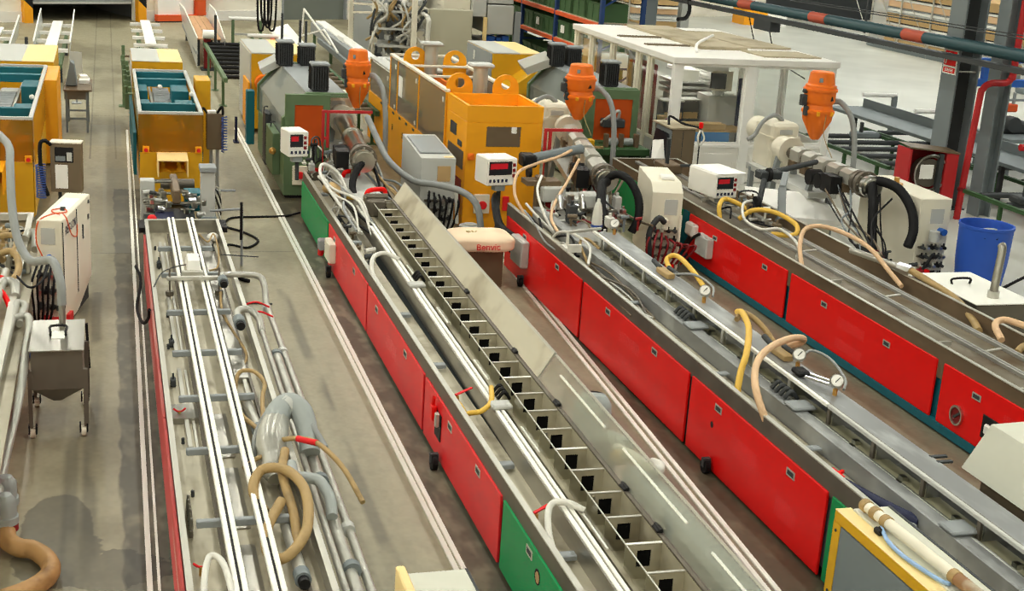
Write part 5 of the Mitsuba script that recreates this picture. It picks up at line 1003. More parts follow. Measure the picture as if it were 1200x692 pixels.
part(k, 'case', [hull([(-0.98, 33.5, 1.05), (-0.72, 33.5, 1.05), (-0.78, 33.5, 1.55), (-0.86, 33.5, 1.6), (-0.98, 34.1, 1.05), (-0.72, 34.1, 1.05), (-0.78, 34.1, 1.55), (-0.86, 34.1, 1.58)])], 'steel_grey')
part(k, 'foot', [box(-0.95, -0.75, 33.55, 34.0, 1.02, 1.05)], 'dark_grey')
solo('paper_stack', 'white papers on the work desk behind the monitor', 'paper', [box(-0.68, -0.44, 34.0, 34.5, 1.02, 1.10), rotz(box(-0.66, -0.48, 34.3, 34.7, 1.10, 1.16), 8, (-0.5, 34.4))], 'paper')
k = thing('notice_stand', 'pale grey notice board on a thin stand behind the monitor', 'board')
part(k, 'board', [hull([(-0.98, 37.5, 0.75), (-0.66, 37.3, 0.75), (-0.98, 37.5, 1.35), (-0.66, 37.3, 1.35), (-0.98, 37.54, 0.75), (-0.66, 37.34, 0.75), (-0.98, 37.54, 1.35), (-0.66, 37.34, 1.35)])], 'light_grey')
part(k, 'pole', [cyl((-0.82, 37.45, 0), (-0.82, 37.45, 0.8), 0.02, 8), box(-0.95, -0.7, 37.3, 37.6, 0, 0.02)], 'mid_grey')
k = thing('red_pedal', 'small red foot switch on the floor below the work desk', 'pedal')
part(k, 'base', [box(-1.0, -0.86, 30.9, 31.15, 0.0, 0.05)], 'dark_grey')
part(k, 'cap', [sphere((-0.93, 31.0, 0.08), 0.08, 2, (1, 1, 0.7))], 'red_paint', smooth=True)

# extruder controls
def control(lab, x, y, z, w, d, h, post, base=0.0, turn=10):
    k = thing('control_unit', lab, 'control unit')
    def lb(x0, x1, y0, y1, z0, z1, b=0.0): return rotz(box(x + x0, x + x1, y + y0, y + y1, z + z0, z + z1, b), turn, (x, y))
    part(k, 'case', [lb(-w / 2, w / 2, 0, d, 0, h, 0.015)], 'white_paint')
    part(k, 'face', [lb(-w / 2 + 0.03, w / 2 - 0.1, -0.008, 0, h * 0.40, h - 0.05)], 'screen_dark', 'dark display')
    part(k, 'face', [lb(-w / 2 + 0.045, w / 2 - 0.18, -0.011, -0.008, h * 0.62, h - 0.08)], 'display_red', 'red digits')
    part(k, 'button', [lb(-w / 2 + 0.04 + 0.075 * i, -w / 2 + 0.075 + 0.075 * i, -0.012, 0, h * 0.13, h * 0.24) for i in range(5)], 'navy_plastic')
    part(k, 'key', [lb(w / 2 - 0.085, w / 2 - 0.035, -0.012, 0, h * (0.3 + 0.2 * i), h * (0.42 + 0.2 * i)) for i in range(3)], 'dark_red')
    part(k, 'bracket', [lb(-0.09, 0.09, 0.05, 0.2, -0.10, 0)], 'mid_grey')
    part(k, 'post', [cyl((x, y + 0.15, base), (x, y + 0.15, z - 0.05), 0.035, 10)], 'dark_grey', smooth=40)
    return k
control('white control unit with a red display in front of the olive green machine', 3.17, 23.5, 1.36, 0.36, 0.5, 0.45, 0, 0.92)
control('white control unit with a red display in front of the tall orange cabinet', 6.30, 21.4, 1.32, 0.55, 0.5, 0.46, 0, 0.0)
k = control('white control unit with a sheet on top, over the farthest right table', 10.2, 20.9, 1.22, 0.46, 0.85, 0.42, 0, 0.95)
part(k, 'paper', [rotz(box(10.0, 10.6, 20.9, 21.75, 1.642, 1.65), 10, (10.2, 20.9))], 'paper')
part(k, 'hand_wheel', [cyl((10.62, 20.6, 1.2), (10.68, 20.6, 1.2), 0.13, 14), cyl((11.0, 21.0, 1.62), (11.06, 21.0, 1.62), 0.12, 14)], 'black_plastic', smooth=40)
part(k, 'arm', [cyl((10.9, 21.0, 1.62), (12.6, 22.2, 1.62), 0.05, 10), cyl((10.7, 20.6, 1.25), (10.9, 20.9, 1.55), 0.05, 10), box(10.85, 11.3, 20.95, 21.2, 1.54, 1.68, 0.02)], 'dark_grey', 'grey support arm', smooth=40)
part(k, 'arm_post', [bar((11.0, 20.3, 1.0), (11.05, 20.5, 1.5), 0.12, 0.1), bar((11.05, 20.5, 1.5), (11.3, 20.9, 1.65), 0.1, 0.1)], 'mid_grey')
k = thing('clamping_unit', 'black and grey clamping arm in front of the tall orange cabinet', 'machine')
part(k, 'tube', [cyl((7.0, 22.2, 1.62), (8.3, 23.2, 1.62), 0.09, 14)], 'steel_grey', smooth=40)
part(k, 'end', [box(6.85, 7.1, 22.0, 22.35, 1.5, 1.72, 0.03), cyl((6.9, 21.9, 1.45), (6.95, 21.9, 1.45), 0.12, 14)], 'black_plastic', smooth=40)
part(k, 'column', [box(6.9, 7.05, 21.3, 21.5, 0.9, 1.5, 0.02), box(6.7, 7.3, 21.25, 21.6, 1.35, 1.43)], 'brown_steel')
part(k, 'block', [box(6.95, 7.35, 21.1, 21.3, 1.1, 1.35, 0.02), box(7.5, 7.8, 20.6, 20.9, 1.1, 1.35, 0.03), box(7.4, 7.9, 20.9, 21.5, 0.9, 1.2, 0.02)], 'light_grey')
part(k, 'fitting', [cyl((7.1 + 0.2 * i, 20.6 + 0.12 * (i % 2), 1.1), (7.1 + 0.2 * i, 20.7, 1.32), 0.06, 10) for i in range(5)], 'chrome', smooth=40)
k = thing('spray_bottle', 'white plastic bottle with a bluish foot standing on the closed vacuum tank', 'bottle')
part(k, 'body', [lathe([(0, 0), (0.08, 0), (0.085, 0.05), (0.075, 0.2), (0.05, 0.34), (0.025, 0.38), (0.025, 0.42), (0, 0.42)], (7.12, 18.9, 1.25), 16)], 'white_hose', smooth=45)
part(k, 'foot', [cyl((7.12, 18.9, 1.235), (7.12, 18.9, 1.27), 0.09, 16)], 'navy_hose', smooth=40)

# dryers between the lines
D = thing('material_dryer', 'light grey cabinet with a vent plate and black cables, left of the tall orange cabinet', 'cabinet')
part(D, 'body', [hull([(5.32, 23.2, 0.05), (5.95, 23.2, 0.05), (5.32, 24.9, 0.05), (5.95, 24.9, 0.05), (5.32, 23.2, 1.42), (5.95, 23.2, 1.42), (5.32, 24.9, 1.55), (5.95, 24.9, 1.55)])], 'light_grey')
part(D, 'top_lid', [hull([(5.36, 23.5, 1.452), (5.9, 23.5, 1.452), (5.36, 24.7, 1.545), (5.9, 24.7, 1.545), (5.36, 23.5, 1.47), (5.9, 23.5, 1.47), (5.36, 24.7, 1.56), (5.9, 24.7, 1.56)])], 'mid_grey', 'grey lid')
part(D, 'yellow_sticker', [box(5.75, 5.92, 23.25, 23.35, 1.425, 1.435)], 'pale_yellow')
part(D, 'vent_plate', [box(5.62, 5.86, 23.19, 23.2, 1.0, 1.28)], 'cardboard', 'tan vent plate')
valves(D, 5.40, 23.2, 0.25, 0.5, 0.5, 4, 3)
part(D, 'cable', [tube([(5.45 + 0.09 * i, 23.05, 0.85 - 0.03 * i), (5.40 + 0.11 * i, 22.85, 0.7), (5.42 + 0.1 * i, 22.9, 0.4), (5.5 + 0.07 * i, 23.0, 0.1)], 0.022, 6) for i in range(6)], 'rubber', smooth=60)
part(D, 'hose', [tube([(4.75, 25.5, 1.75), (4.85, 24.8, 1.4), (4.95, 24.2, 1.15), (5.2, 23.3, 1.0), (5.5, 22.7, 1.05), (5.85, 22.3, 1.02), (6.05, 22.0, 0.85), (6.1, 21.8, 0.45), (6.1, 21.8, 0.15)], 0.06, 12)], 'grey_hose', 'thick grey suction hose', smooth=60)
part(D, 'pipe', [cyl((5.95, 22.9, 0.3), (5.9, 22.9, 0.95), 0.035, 10)], 'white_hose', smooth=50)
k = thing('bucket', 'white bucket with a grey lid behind the paper sack', 'bucket')
part(k, 'pail', [lathe([(0, 0), (0.15, 0), (0.18, 0.32), (0, 0.32)], (6.1, 22.55, 0), 20)], 'white_paint', smooth=40)
part(k, 'lid', [lathe([(0.19, 0.30), (0.195, 0.35), (0.12, 0.36), (0.12, 0.38), (0, 0.38)], (6.1, 22.55, 0), 20)], 'light_grey', smooth=40)
part(k, 'band', [cyl((6.1, 22.55, 0.2), (6.1, 22.55, 0.22), 0.178, 20)], 'steel_grey', smooth=40)
solo('carton', 'brown carton under the paper sack', 'carton', [box(5.3, 5.95, 19.85, 20.4, 0.0, 0.62, 0.01)], 'brown_steel')
k = thing('material_sack', 'filled beige paper sack lying on a brown carton', 'sack')
part(k, 'sack', [sphere((5.60, 19.95, 0.76), 0.52, 3, (1.0, 0.85, 0.26))], 'paper_sack', smooth=True)
v, f = scene and sphere((0, 0, 0), 1.0, 4)
v = np.sign(v) * np.abs(v) ** 0.42 * np.array([0.52, 0.42, 0.125])
v[:, 2] += 0.02 * np.sin(v[:, 0] * 7) * np.cos(v[:, 1] * 5)
scene[k + '__sack'] = mikit.ply((v + [5.58, 20.0, 0.755], f), 'paper_sack', 40)
part(k, 'lettering', [text('Benvic', 0.09, (5.42, 19.57, 0.70), (1, 0, 0), (0, 0, 1), 0.012)], 'red_paint', 'red lettering on the side')
part(k, 'lettering', [text('SIAMVIC', 0.10, (5.36, 20.0, 0.872), (1, 0.1, 0), (0, 1, 0), 0.006)], 'tan_hose', 'faded lettering on top')
k = thing('switch_box', 'grey switch box with black plugs on the red panel beside the paper sack', 'box')
part(k, 'body', [box(X3 - 0.14, X3, 19.7, 20.3, 0.35, 0.78, 0.02)], 'light_grey')
part(k, 'plug', [tube([(X3 - 0.1, 20.35, 0.7), (X3 - 0.2, 20.8, 0.8), (X3 - 0.15, 21.3, 1.05), (X3 - 0.05, 21.6, 1.1)], 0.07, 8), box(X3 - 0.16, X3 - 0.02, 20.3, 20.5, 0.45, 0.75, 0.02)], 'black_plastic', smooth=40)
k = thing('switch_box', "grey switch box with a pale plug on the farthest right table's red panel", 'box')
part(k, 'body', [box(X4 - 0.14, X4, 20.1, 20.6, 0.35, 0.70, 0.02)], 'light_grey')
part(k, 'plug', [box(X4 - 0.12, X4, 20.75, 21.1, 0.55, 0.78, 0.03)], 'white_paint')
part(k, 'cable', [tube([(X4 - 0.1, 20.9, 0.55), (X4 - 0.15, 20.95, 0.35), (X4 - 0.1, 20.85, 0.1)], 0.03, 8), tube([(X4 - 0.15, 20.4, 0.72), (X4 - 0.17, 20.6, 0.6), (X4 - 0.16, 20.8, 0.45)], 0.025, 6)], 'black_plastic', smooth=50)

_spin.append((-12, (8.78, 20.75)))
C = cabinet('cream cabinet with red hoses between the closed tank and the farthest right table', 8.78, 9.30, 20.75, 22.3, 1.5, True)
part(C, 'vent_plate', [box(9.0, 9.22, 20.74, 20.75, 0.98, 1.25)], 'light_grey', 'grey vent plate')
part(C, 'white_box', [box(8.98, 9.22, 21.1, 21.4, 1.5, 1.56, 0.02)], 'white_paint', 'small white box on top')
valves(C, 8.8, 20.75, 0.2, 0.45, 0.6, 4, 4)
part(C, 'red_hose', [tube([(8.82 + 0.07 * i, 20.57, 0.8 - 0.05 * i), (8.68 + 0.12 * i, 20.35, 0.55), (8.74 + 0.08 * i, 20.45, 0.2)], 0.02, 6) for i in range(8)], 'dark_red', smooth=60)
part(C, 'bent_tube', [tube([(8.80, 20.55, 0.2), (8.72, 20.45, 0.7), (8.85, 20.45, 0.98), (8.98, 20.55, 0.9)], 0.05, 10)], 'dark_grey', smooth=60)
part(C, 'filter', [box(8.96, 9.06, 20.55, 20.7, 0.75, 0.95, 0.02), box(9.26, 9.30, 20.65, 20.69, 0.05, 1.0)], 'cream_paint')
part(C, 'red_tap', [box(9.05, 9.2, 20.45, 20.55, 0.1, 0.2, 0.02)], 'red_gloss')
_spin.pop()
C = cabinet('large cream cabinet with vent plate and black valves in front of the blue drum', 13.5, 14.12, 20.0, 22.0, 1.42, False)
part(C, 'vent_plate', [box(13.72, 13.98, 19.99, 20.0, 0.98, 1.24)], 'light_grey', 'grey vent plate')
part(C, 'top_cap', [cyl((13.72, 21.2, 1.42), (13.72, 21.2, 1.45), 0.12, 14), cyl((13.72, 21.2, 1.45), (13.72, 21.2, 1.55), 0.05, 10)], 'brass', smooth=40)
part(C, 'blue_knob', [cyl((13.95, 19.85, 0.85), (13.95, 20.0, 0.85), 0.06, 12)], 'blue_paint', smooth=40)
part(C, 'regulator', [cyl((13.75, 19.85, 0.7), (13.75, 19.85, 0.88), 0.09, 14)], 'light_grey', smooth=40)
valves(C, 13.55, 20.0, 0.0, 0.5, 0.65, 6, 4)
part(C, 'red_tap', [box(13.6, 13.75, 19.8, 19.9, 0.12, 0.19, 0.02), box(13.9, 14.0, 19.8, 19.9, 0.02, 0.1, 0.02)], 'red_gloss')
part(C, 'tube', [tube([(13.8, 19.85, 0.4), (13.6, 19.6, 0.52), (13.45, 19.5, 0.4), (13.3, 19.5, 0.2)], 0.03, 8)], 'rubber', smooth=60)

# blue drum, steel box
k = thing('drum', 'open blue plastic drum beside the large cream cabinet', 'drum')
part(k, 'shell', [lathe([(0, 0.02), (0.36, 0.0), (0.39, 0.05), (0.44, 0.5), (0.455, 1.06), (0.47, 1.07), (0.47, 1.12), (0.44, 1.12), (0.425, 1.04), (0.41, 0.5), (0.36, 0.08), (0, 0.08)], (14.45, 19.4, 0), 36)], 'blue_plastic', smooth=35)
part(k, 'hand_hole', [hull([(14.17, 19.04, 0.95), (14.37, 18.95, 0.95), (14.2, 19.04, 1.0), (14.39, 18.95, 0.99), (14.28, 19.06, 0.97)])], 'black_plastic', 'dark hand hole')
part(k, 'blob', [sphere((14.67, 19.6, 0.96), 0.16, 2, (1, 0.5, 0.2))], 'light_grey', smooth=True)
k = thing('steel_tank', 'low stainless tank with a handle and an upright pipe beside the farthest right table', 'tank')
part(k, 'body', [box(11.75, 12.72, 15.7, 17.3, 0.1, 0.86, 0.01)], 'dark_steel')
part(k, 'lid', [box(11.73, 12.74, 15.68, 17.32, 0.86, 0.88, 0.006)], 'bright_rail', 'pale steel lid')
part(k, 'handle', [tube([(12.0, 16.7, 0.88), (12.0, 16.7, 0.96), (12.3, 16.7, 0.96), (12.3, 16.7, 0.88)], 0.018, 8, 3)], 'black_plastic')
part(k, 'pipe', [tube([(12.22, 16.0, 0.88), (12.22, 16.0, 1.0), (12.32, 16.1, 1.55), (12.33, 16.15, 1.62)], 0.06, 12, 4)], 'stainless', 'upright steel pipe', smooth=50)
part(k, 'pipe_ring', [cyl((12.22, 16.0, 0.88), (12.22, 16.0, 0.98), 0.085, 14)], 'aluminium', smooth=50)
part(k, 'foot', [box(11.8, 11.9, 15.8, 17.2, 0, 0.1), box(12.55, 12.65, 15.8, 17.2, 0, 0.1)], 'dark_grey')
solo('leaning_rod', 'thin black rod leaning across in front of the blue drum', 'rod', [cyl((12.9, 17.8, 0.05), (15.2, 17.2, 1.55), 0.025, 8)], 'rubber')

# hoses on the closed vacuum tank and the last table
for lab, pts, r, m in (
    ('yellow hose rising out of the closed-tank trough over its cover, long bend', [(6.42, 12.35, 0.9), (6.50, 12.5, 1.05), (6.62, 12.7, 1.17), (6.79, 12.95, 1.27), (7.07, 13.5, 1.36), (7.28, 14.1, 1.36), (7.36, 14.4, 1.28)], 0.038, 'yellow_hose'),
    ('pale beige hose looping high over the closed tank', [(6.42, 11.5, 0.9), (6.35, 11.75, 1.22), (6.47, 12.1, 1.33), (6.66, 12.4, 1.40), (6.96, 12.7, 1.43), (7.36, 13.0, 1.41), (7.62, 13.2, 1.33), (7.62, 13.25, 1.26), (7.35, 13.1, 1.28)], 0.04, 'pink_hose'),
    ('yellow hose on the cover beside the far pressure gauge of the closed tank', [(7.25, 16.2, 1.25), (7.32, 16.6, 1.34), (7.42, 16.5, 1.42), (7.40, 15.9, 1.38), (7.36, 15.3, 1.27)], 0.035, 'yellow_hose'),
    ('tan hose dropping behind the cover of the closed tank', [(7.26, 14.2, 1.25), (7.4, 14.3, 1.3), (7.55, 14.1, 1.2), (7.62, 13.7, 1.0)], 0.035, 'tan_hose'),
    ('thin grey tube between the two near gauges of the closed tank', [(7.22, 12.5, 1.36), (7.4, 12.6, 1.4), (7.5, 12.35, 1.38), (7.46, 11.95, 1.3), (7.34, 11.75, 1.26)], 0.016, 'grey_hose'),
    ('thin grey tube beside the far yellow hose on the closed tank', [(7.2, 16.1, 1.28), (7.35, 15.7, 1.38), (7.42, 15.3, 1.34), (7.3, 15.0, 1.3)], 0.016, 'grey_hose'),
    ('white tube in a low loop over the rim of the closed tank', [(6.40, 19.0, 0.95), (6.45, 18.7, 1.2), (6.6, 18.4, 1.24), (6.7, 18.0, 1.15), (6.55, 17.6, 1.0)], 0.022, 'white_hose'),
    ('thin tan hose hooked into the closed tank at the far end', [(6.6, 17.7, 0.95), (6.62, 18.2, 1.15), (6.75, 18.3, 1.2), (6.9, 18.1, 1.1)], 0.022, 'tan_hose'),
    ('white tube in a large loop in front of the tall orange cabinet', [(6.5, 20.6, 1.2), (6.62, 20.3, 1.05), (6.7, 19.8, 0.95), (6.62, 19.4, 1.0), (6.5, 19.6, 1.25), (6.55, 20.2, 1.5), (6.8, 20.8, 1.62)], 0.022, 'white_hose'),
    ('beige tube curving from the control unit to the closed-tank extruder', [(6.45, 20.4, 1.02), (6.30, 20.6, 1.35), (6.45, 21.0, 1.62), (6.85, 21.3, 1.72), (7.3, 21.5, 1.8), (7.6, 21.7, 1.88)], 0.026, 'pink_hose'),
    ('long beige tube hanging from the closed-tank extruder to its rim', [(7.75, 21.7, 1.72), (7.4, 21.2, 1.45), (7.0, 20.6, 1.22), (6.75, 20.0, 1.1), (6.6, 19.2, 1.08)], 0.026, 'pink_hose'),
    ('pale tan hose in a wide arch over the farthest right table', [(9.78, 17.2, 0.95), (9.90, 17.6, 1.25), (10.2, 18.0, 1.42), (10.6, 18.0, 1.42), (10.9, 17.4, 1.30), (10.95, 16.7, 1.05), (10.95, 16.4, 0.95)], 0.035, 'pink_hose'),
    ('yellow hose bent over the rails of the farthest right table, near the arm', [(10.0, 19.9, 1.1), (10.25, 19.9, 1.25), (10.5, 19.6, 1.28), (10.62, 19.1, 1.2), (10.5, 18.9, 1.08), (10.2, 19.1, 1.05)], 0.04, 'yellow_hose'),
    ('yellow hose bent over the rim of the farthest right table, below the control unit', [(9.85, 20.3, 1.0), (9.86, 20.4, 1.2), (10.05, 20.6, 1.28), (10.3, 20.5, 1.2), (10.45, 20.3, 1.1)], 0.04, 'yellow_hose'),
    ('white tube in a loop over the rim of the farthest right table', [(10.45, 20.4, 1.3), (10.2, 20.2, 1.28), (10.0, 19.7, 1.15), (10.05, 19.2, 1.1), (10.3, 19.0, 1.15), (10.42, 18.6, 1.0), (10.1, 18.0, 0.95)], 0.024, 'white_hose'),
    ('brown hose running down from a chrome valve along the farthest right table', [(11.15, 16.5, 1.15), (11.2, 16.1, 1.1), (11.25, 15.5, 1.02), (11.1, 14.9, 0.95), (10.95, 14.5, 0.9)], 0.05, 'tan_hose'),
    ('tan hose in a flat bend at the right edge over the farthest right table', [(10.7, 13.7, 1.05), (10.8, 14.0, 1.15), (11.0, 14.1, 1.18), (11.2, 13.9, 1.15), (11.4, 13.6, 1.1), (11.6, 13.2, 1.05)], 0.045, 'pink_hose'),
    ('second tan hose below the flat bend at the right edge', [(10.8, 13.5, 0.95), (11.0, 13.6, 1.0), (11.2, 13.4, 1.0), (11.35, 13.0, 0.98), (11.5, 12.6, 0.95)], 0.045, 'tan_hose'),
):
    hose(lab, pts, r, m)
for x, y, lab in ((7.26, 18.5, 'white pressure gauge at the far end of the closed tank'), (7.18, 15.0, 'white pressure gauge beside the bright patch of the closed tank cover'), (7.22, 12.55, 'white pressure gauge beside the high beige loop'), (7.22, 11.72, 'nearest white pressure gauge on the closed tank cover')):
    k = thing('pressure_gauge', lab, 'gauge')
    d = np.array([-0.35, -0.75, 0.55]); d /= np.linalg.norm(d); c = np.array([x, y, 1.36])
    part(k, 'case', [cyl(c, c + d * 0.07, 0.075, 20)], 'chrome', smooth=40)
    part(k, 'dial', [cyl(c + d * 0.07, c + d * 0.075, 0.062, 20)], 'paper', 'white dial')
    part(k, 'needle', [bar(c + d * 0.078 + [0.03, 0, 0.03], c + d * 0.078 - [0.02, 0, 0.02], 0.01, 0.003)], 'black_plastic')
    part(k, 'stem', [cyl((x, y, 1.2), (x, y, 1.32), 0.025, 8)], 'brass')
for x, y, lab in ((7.15, 16.3, 'tan valve block beside the far yellow hose on the closed tank'), (7.2, 13.0, 'tan valve block under the high beige loop')):
    k = thing('valve_block', lab, 'valve')
    part(k, 'block', [box(x - 0.06, x + 0.06, y - 0.28, y + 0.1, 1.23, 1.30, 0.01)], 'tan_hose')
    part(k, 'fitting', [cyl((x, y + 0.1, 1.28), (x, y + 0.35, 1.32), 0.035, 10), cyl((x + 0.1, y - 0.3, 1.3), (x + 0.1, y + 0.05, 1.3), 0.03, 10)], 'dark_grey', smooth=40)
k = thing('valve_block', 'black connector with chrome rods between the two near gauges of the closed tank', 'valve')
part(k, 'rod', [cyl((7.15, 12.3, 1.27), (7.38, 11.85, 1.27), 0.018, 8), cyl((7.1, 12.15, 1.27), (7.3, 11.8, 1.27), 0.018, 8)], 'chrome', smooth=40)
part(k, 'grip', [box(7.05, 7.2, 12.2, 12.4, 1.24, 1.30, 0.02)], 'black_plastic')
k = thing('chrome_valve', 'chrome pipe valve at the right rim of the farthest right table', 'valve')
part(k, 'pipe', [cyl((10.9, 17.8, 1.12), (11.12, 16.6, 1.14), 0.05, 12)], 'grey_pipe', smooth=40)
part(k, 'nut', [cyl((11.1, 16.75, 1.14), (11.15, 16.5, 1.14), 0.085, 8)], 'chrome')
k = thing('angle_bracket', 'thin white bent tube stand on the rim of the closed tank', 'bracket')
part(k, 'upright', [cyl((6.42, 18.2, 0.95), (6.42, 18.2, 1.35), 0.025, 8)], 'white_hose', smooth=40)
part(k, 'arm', [cyl((6.42, 18.2, 1.33), (7.0, 18.4, 1.33), 0.025, 8)], 'aluminium', smooth=40)
part(k, 'foot', [box(6.36, 6.56, 18.05, 18.3, 1.085, 1.12), box(6.36, 6.56, 17.95, 18.0, 1.085, 1.2)], 'white_hose')
# cables in the troughs and below the extruders
def cables(lab, n, a, b, sag, r, mats, seed, spread=0.25):
    g = np.random.default_rng(seed); k = thing('cable_bundle', lab, 'cable')
    for i in range(n):
        p, q = np.array(a) + g.normal(0, spread, 3) * [1, 1, 0.4], np.array(b) + g.normal(0, spread, 3) * [1, 1, 0.3]
        m1, m2 = p * 0.66 + q * 0.34 - [0, 0, sag * g.uniform(0.3, 1)], p * 0.33 + q * 0.67 - [0, 0, sag * g.uniform(0.4, 1.1)]
        part(k, 'cable', [tube([p, m1 + g.normal(0, 0.06, 3), m2 + g.normal(0, 0.06, 3), q], r * g.uniform(0.7, 1.3), 6)], mats[i % len(mats)], smooth=60)
cables('dark cables fanning down from the extruder over the farthest right table', 9, (12.75, 21.2, 1.25), (11.5, 18.3, 0.9), 0.15, 0.016, ['rubber', 'brown_panel', 'rubber', 'steel_grey'], 3)
cables('grey and black cables falling from the polished barrel to the grey cabinet', 8, (4.45, 23.8, 1.35), (4.85, 21.8, 0.85), 0.1, 0.022, ['rubber', 'grey_hose', 'steel_grey', 'tan_hose'], 7, 0.14)
cables('dark red and brown cables under the closed-tank extruder', 12, (8.5, 22.6, 1.2), (7.9, 20.2, 0.95), 0.2, 0.02, ['dark_red', 'brown_panel', 'rubber'], 9, 0.3)
cables('thin black cables hanging beside the large cream cabinet', 4, (13.0, 20.8, 1.35), (12.6, 19.4, 0.5), 0.2, 0.016, ['rubber'], 12, 0.12)
cables('pale tubes and cables lying in the trough of the closed tank', 9, (6.52, 17.9, 0.93), (6.55, 15.3, 0.93), 0.0, 0.016, ['white_hose', 'dark_steel', 'white_hose', 'brown_panel'], 15, 0.08)
cables('pale cables running along the red panels at the closed tank', 5, (6.5, 20.2, 1.1), (6.52, 18.1, 0.95), 0.05, 0.018, ['white_hose', 'rubber', 'grey_hose'], 17, 0.1)
cables('white and black tubes at the far end of the open-lid tank', 8, (3.5, 22.9, 1.1), (3.75, 19.8, 0.95), -0.08, 0.02, ['white_hose', 'rubber', 'white_hose', 'grey_hose'], 19, 0.12)
k = thing('hose_loop', 'white tube loop with a yellow end at the far end of the open-lid tank', 'hose')
part(k, 'tube', [tube([(3.62, 20.6, 0.95), (3.5, 21.4, 1.1), (3.38, 22.2, 1.3), (3.5, 22.8, 1.38), (3.75, 22.7, 1.25), (3.85, 22.2, 1.0)], 0.028, 8)], 'white_hose', smooth=60)
part(k, 'yellow_end', [tube([(3.62, 22.0, 1.0), (3.7, 21.6, 1.08), (3.85, 21.5, 1.08), (3.9, 21.9, 1.0)], 0.035, 8)], 'yellow_hose', smooth=60)
k = thing('inlet_carriage', 'grey inlet plate with red handles between the open-lid tank and the polished barrel', 'machine')
part(k, 'plate', [box(3.88, 4.4, 21.4, 24.4, 0.98, 1.02)], 'light_grey')
part(k, 'handle', [tube([(3.95, 23.4, 1.04), (4.0, 23.4, 1.12), (4.2, 23.5, 1.12), (4.25, 23.5, 1.04)], 0.04, 8), tube([(4.1, 21.9, 1.04), (4.15, 21.9, 1.12), (4.4, 22.0, 1.12), (4.45, 22.0, 1.04)], 0.04, 8)], 'red_gloss', smooth=50)
part(k, 'side_rail', [box(3.80, 3.88, 21.4, 24.6, 0.96, 1.06)], 'aluminium')
part(k, 'support', [box(3.9, 4.3, 21.5, 24.3, 0.77, 0.98)], 'brown_steel')
part(k, 'inlet_block', [box(3.95, 4.25, 20.9, 21.4, 0.9, 1.18, 0.03), cyl((3.95, 21.1, 1.2), (4.3, 21.1, 1.2), 0.05, 10)], 'dark_steel')
part(k, 'brown_cable_guide', [tube([(3.55, 22.6, 1.0), (3.6, 22.2, 1.1), (3.7, 21.8, 1.0)], 0.09, 8)], 'cardboard', smooth=60)
hose('blue cloth-wrapped hose end with a red tap in the near trough of the closed tank', [(6.45, 10.6, 0.92), (6.5, 10.1, 0.96), (6.6, 9.6, 0.98), (6.75, 9.3, 0.96)], 0.06, 'navy_plastic')
k = thing('tap', 'small red star tap in the near trough of the closed tank', 'tap')
part(k, 'handle', [bar((6.42, 10.25, 1.0), (6.58, 10.35, 1.0), 0.03), bar((6.5, 10.2, 1.0), (6.5, 10.42, 1.0), 0.03)], 'red_gloss')
part(k, 'body', [cyl((6.5, 10.3, 0.9), (6.5, 10.3, 0.99), 0.02, 8)], 'brass')

def clutter(lab, n, x, y, z, seed, mats):
    """valves, blocks and pipe fittings crowded on a machine bed"""
    g = np.random.default_rng(seed); k = thing('fitting_cluster', lab, 'fittings')
    for i in range(n):
        a, b, c = g.uniform(*x), g.uniform(*y), z[0] + (z[1] - z[0]) * g.uniform(0, 1) ** 1.6; m = mats[i % len(mats)]
        s = g.uniform(0.5, 1.0)
        if i % 3 == 0: part(k, 'block', [box(a - 0.07 * s, a + 0.07 * s, b - 0.1 * s, b + 0.1 * s, z[0], c, 0.012), cyl((a, b, c), (a, b, c + 0.07 * s), 0.03 * s, 8)], m)
        elif i % 3 == 1: part(k, 'fitting', [cyl((a - 0.08 * s, b, c), (a + 0.08 * s, b + g.uniform(-.1, .1), c + 0.02), 0.04 * s, 8), cyl((a, b, z[0]), (a, b, c), 0.02, 6)], m, smooth=40)
        else:
            q = lambda w: min(max(a + g.uniform(-w, w), x[0]), x[1])
            part(k, 'tube', [tube([(a, b, z[0]), (q(.1), b + 0.1, c), (q(.3), b + g.uniform(-.3, .3), c + 0.02), (q(.4), b - 0.35, z[0])], 0.016, 6)], m, smooth=60)
clutter('crowded valves and tubes under the extruder at the far end of the closed tank', 42, (6.9, 8.2), (19.4, 21.6), (0.98, 1.3), 41, ['steel_grey', 'chrome', 'dark_red', 'brown_panel', 'light_grey', 'dark_grey', 'white_hose', 'rubber'])
clutter('crowded fittings between the olive green machine and the polished barrel', 34, (3.5, 4.15), (22.6, 25.6), (0.9, 1.35), 43, ['steel_grey', 'chrome', 'dark_grey', 'white_hose', 'brown_panel', 'rubber', 'light_grey'])
clutter('fittings and tubes on the farthest right table under the grey support arm', 26, (9.95, 11.0), (19.2, 22.4), (1.06, 1.3), 45, ['steel_grey', 'chrome', 'dark_grey', 'brown_panel', 'white_hose', 'rubber'])
clutter('valves and tubes crowded on the leftmost table beside the suction hose', 26, (-1.75, -1.15), (17.2, 20.4), (0.8, 1.05), 47, ['chrome', 'steel_grey', 'light_grey', 'tan_hose', 'brown_panel', 'rubber'])
clutter('small valves and clips in the trough of the open-lid tank, far end', 16, (3.45, 3.62), (18.5, 22.0), (0.775, 0.95), 49, ['chrome', 'dark_grey', 'white_hose', 'brown_panel'])
clutter('black valves and cables at the foot of the large cream cabinet', 18, (12.6, 13.4), (19.4, 20.2), (0.0, 0.5), 51, ['rubber', 'dark_grey', 'dark_red', 'chrome'])
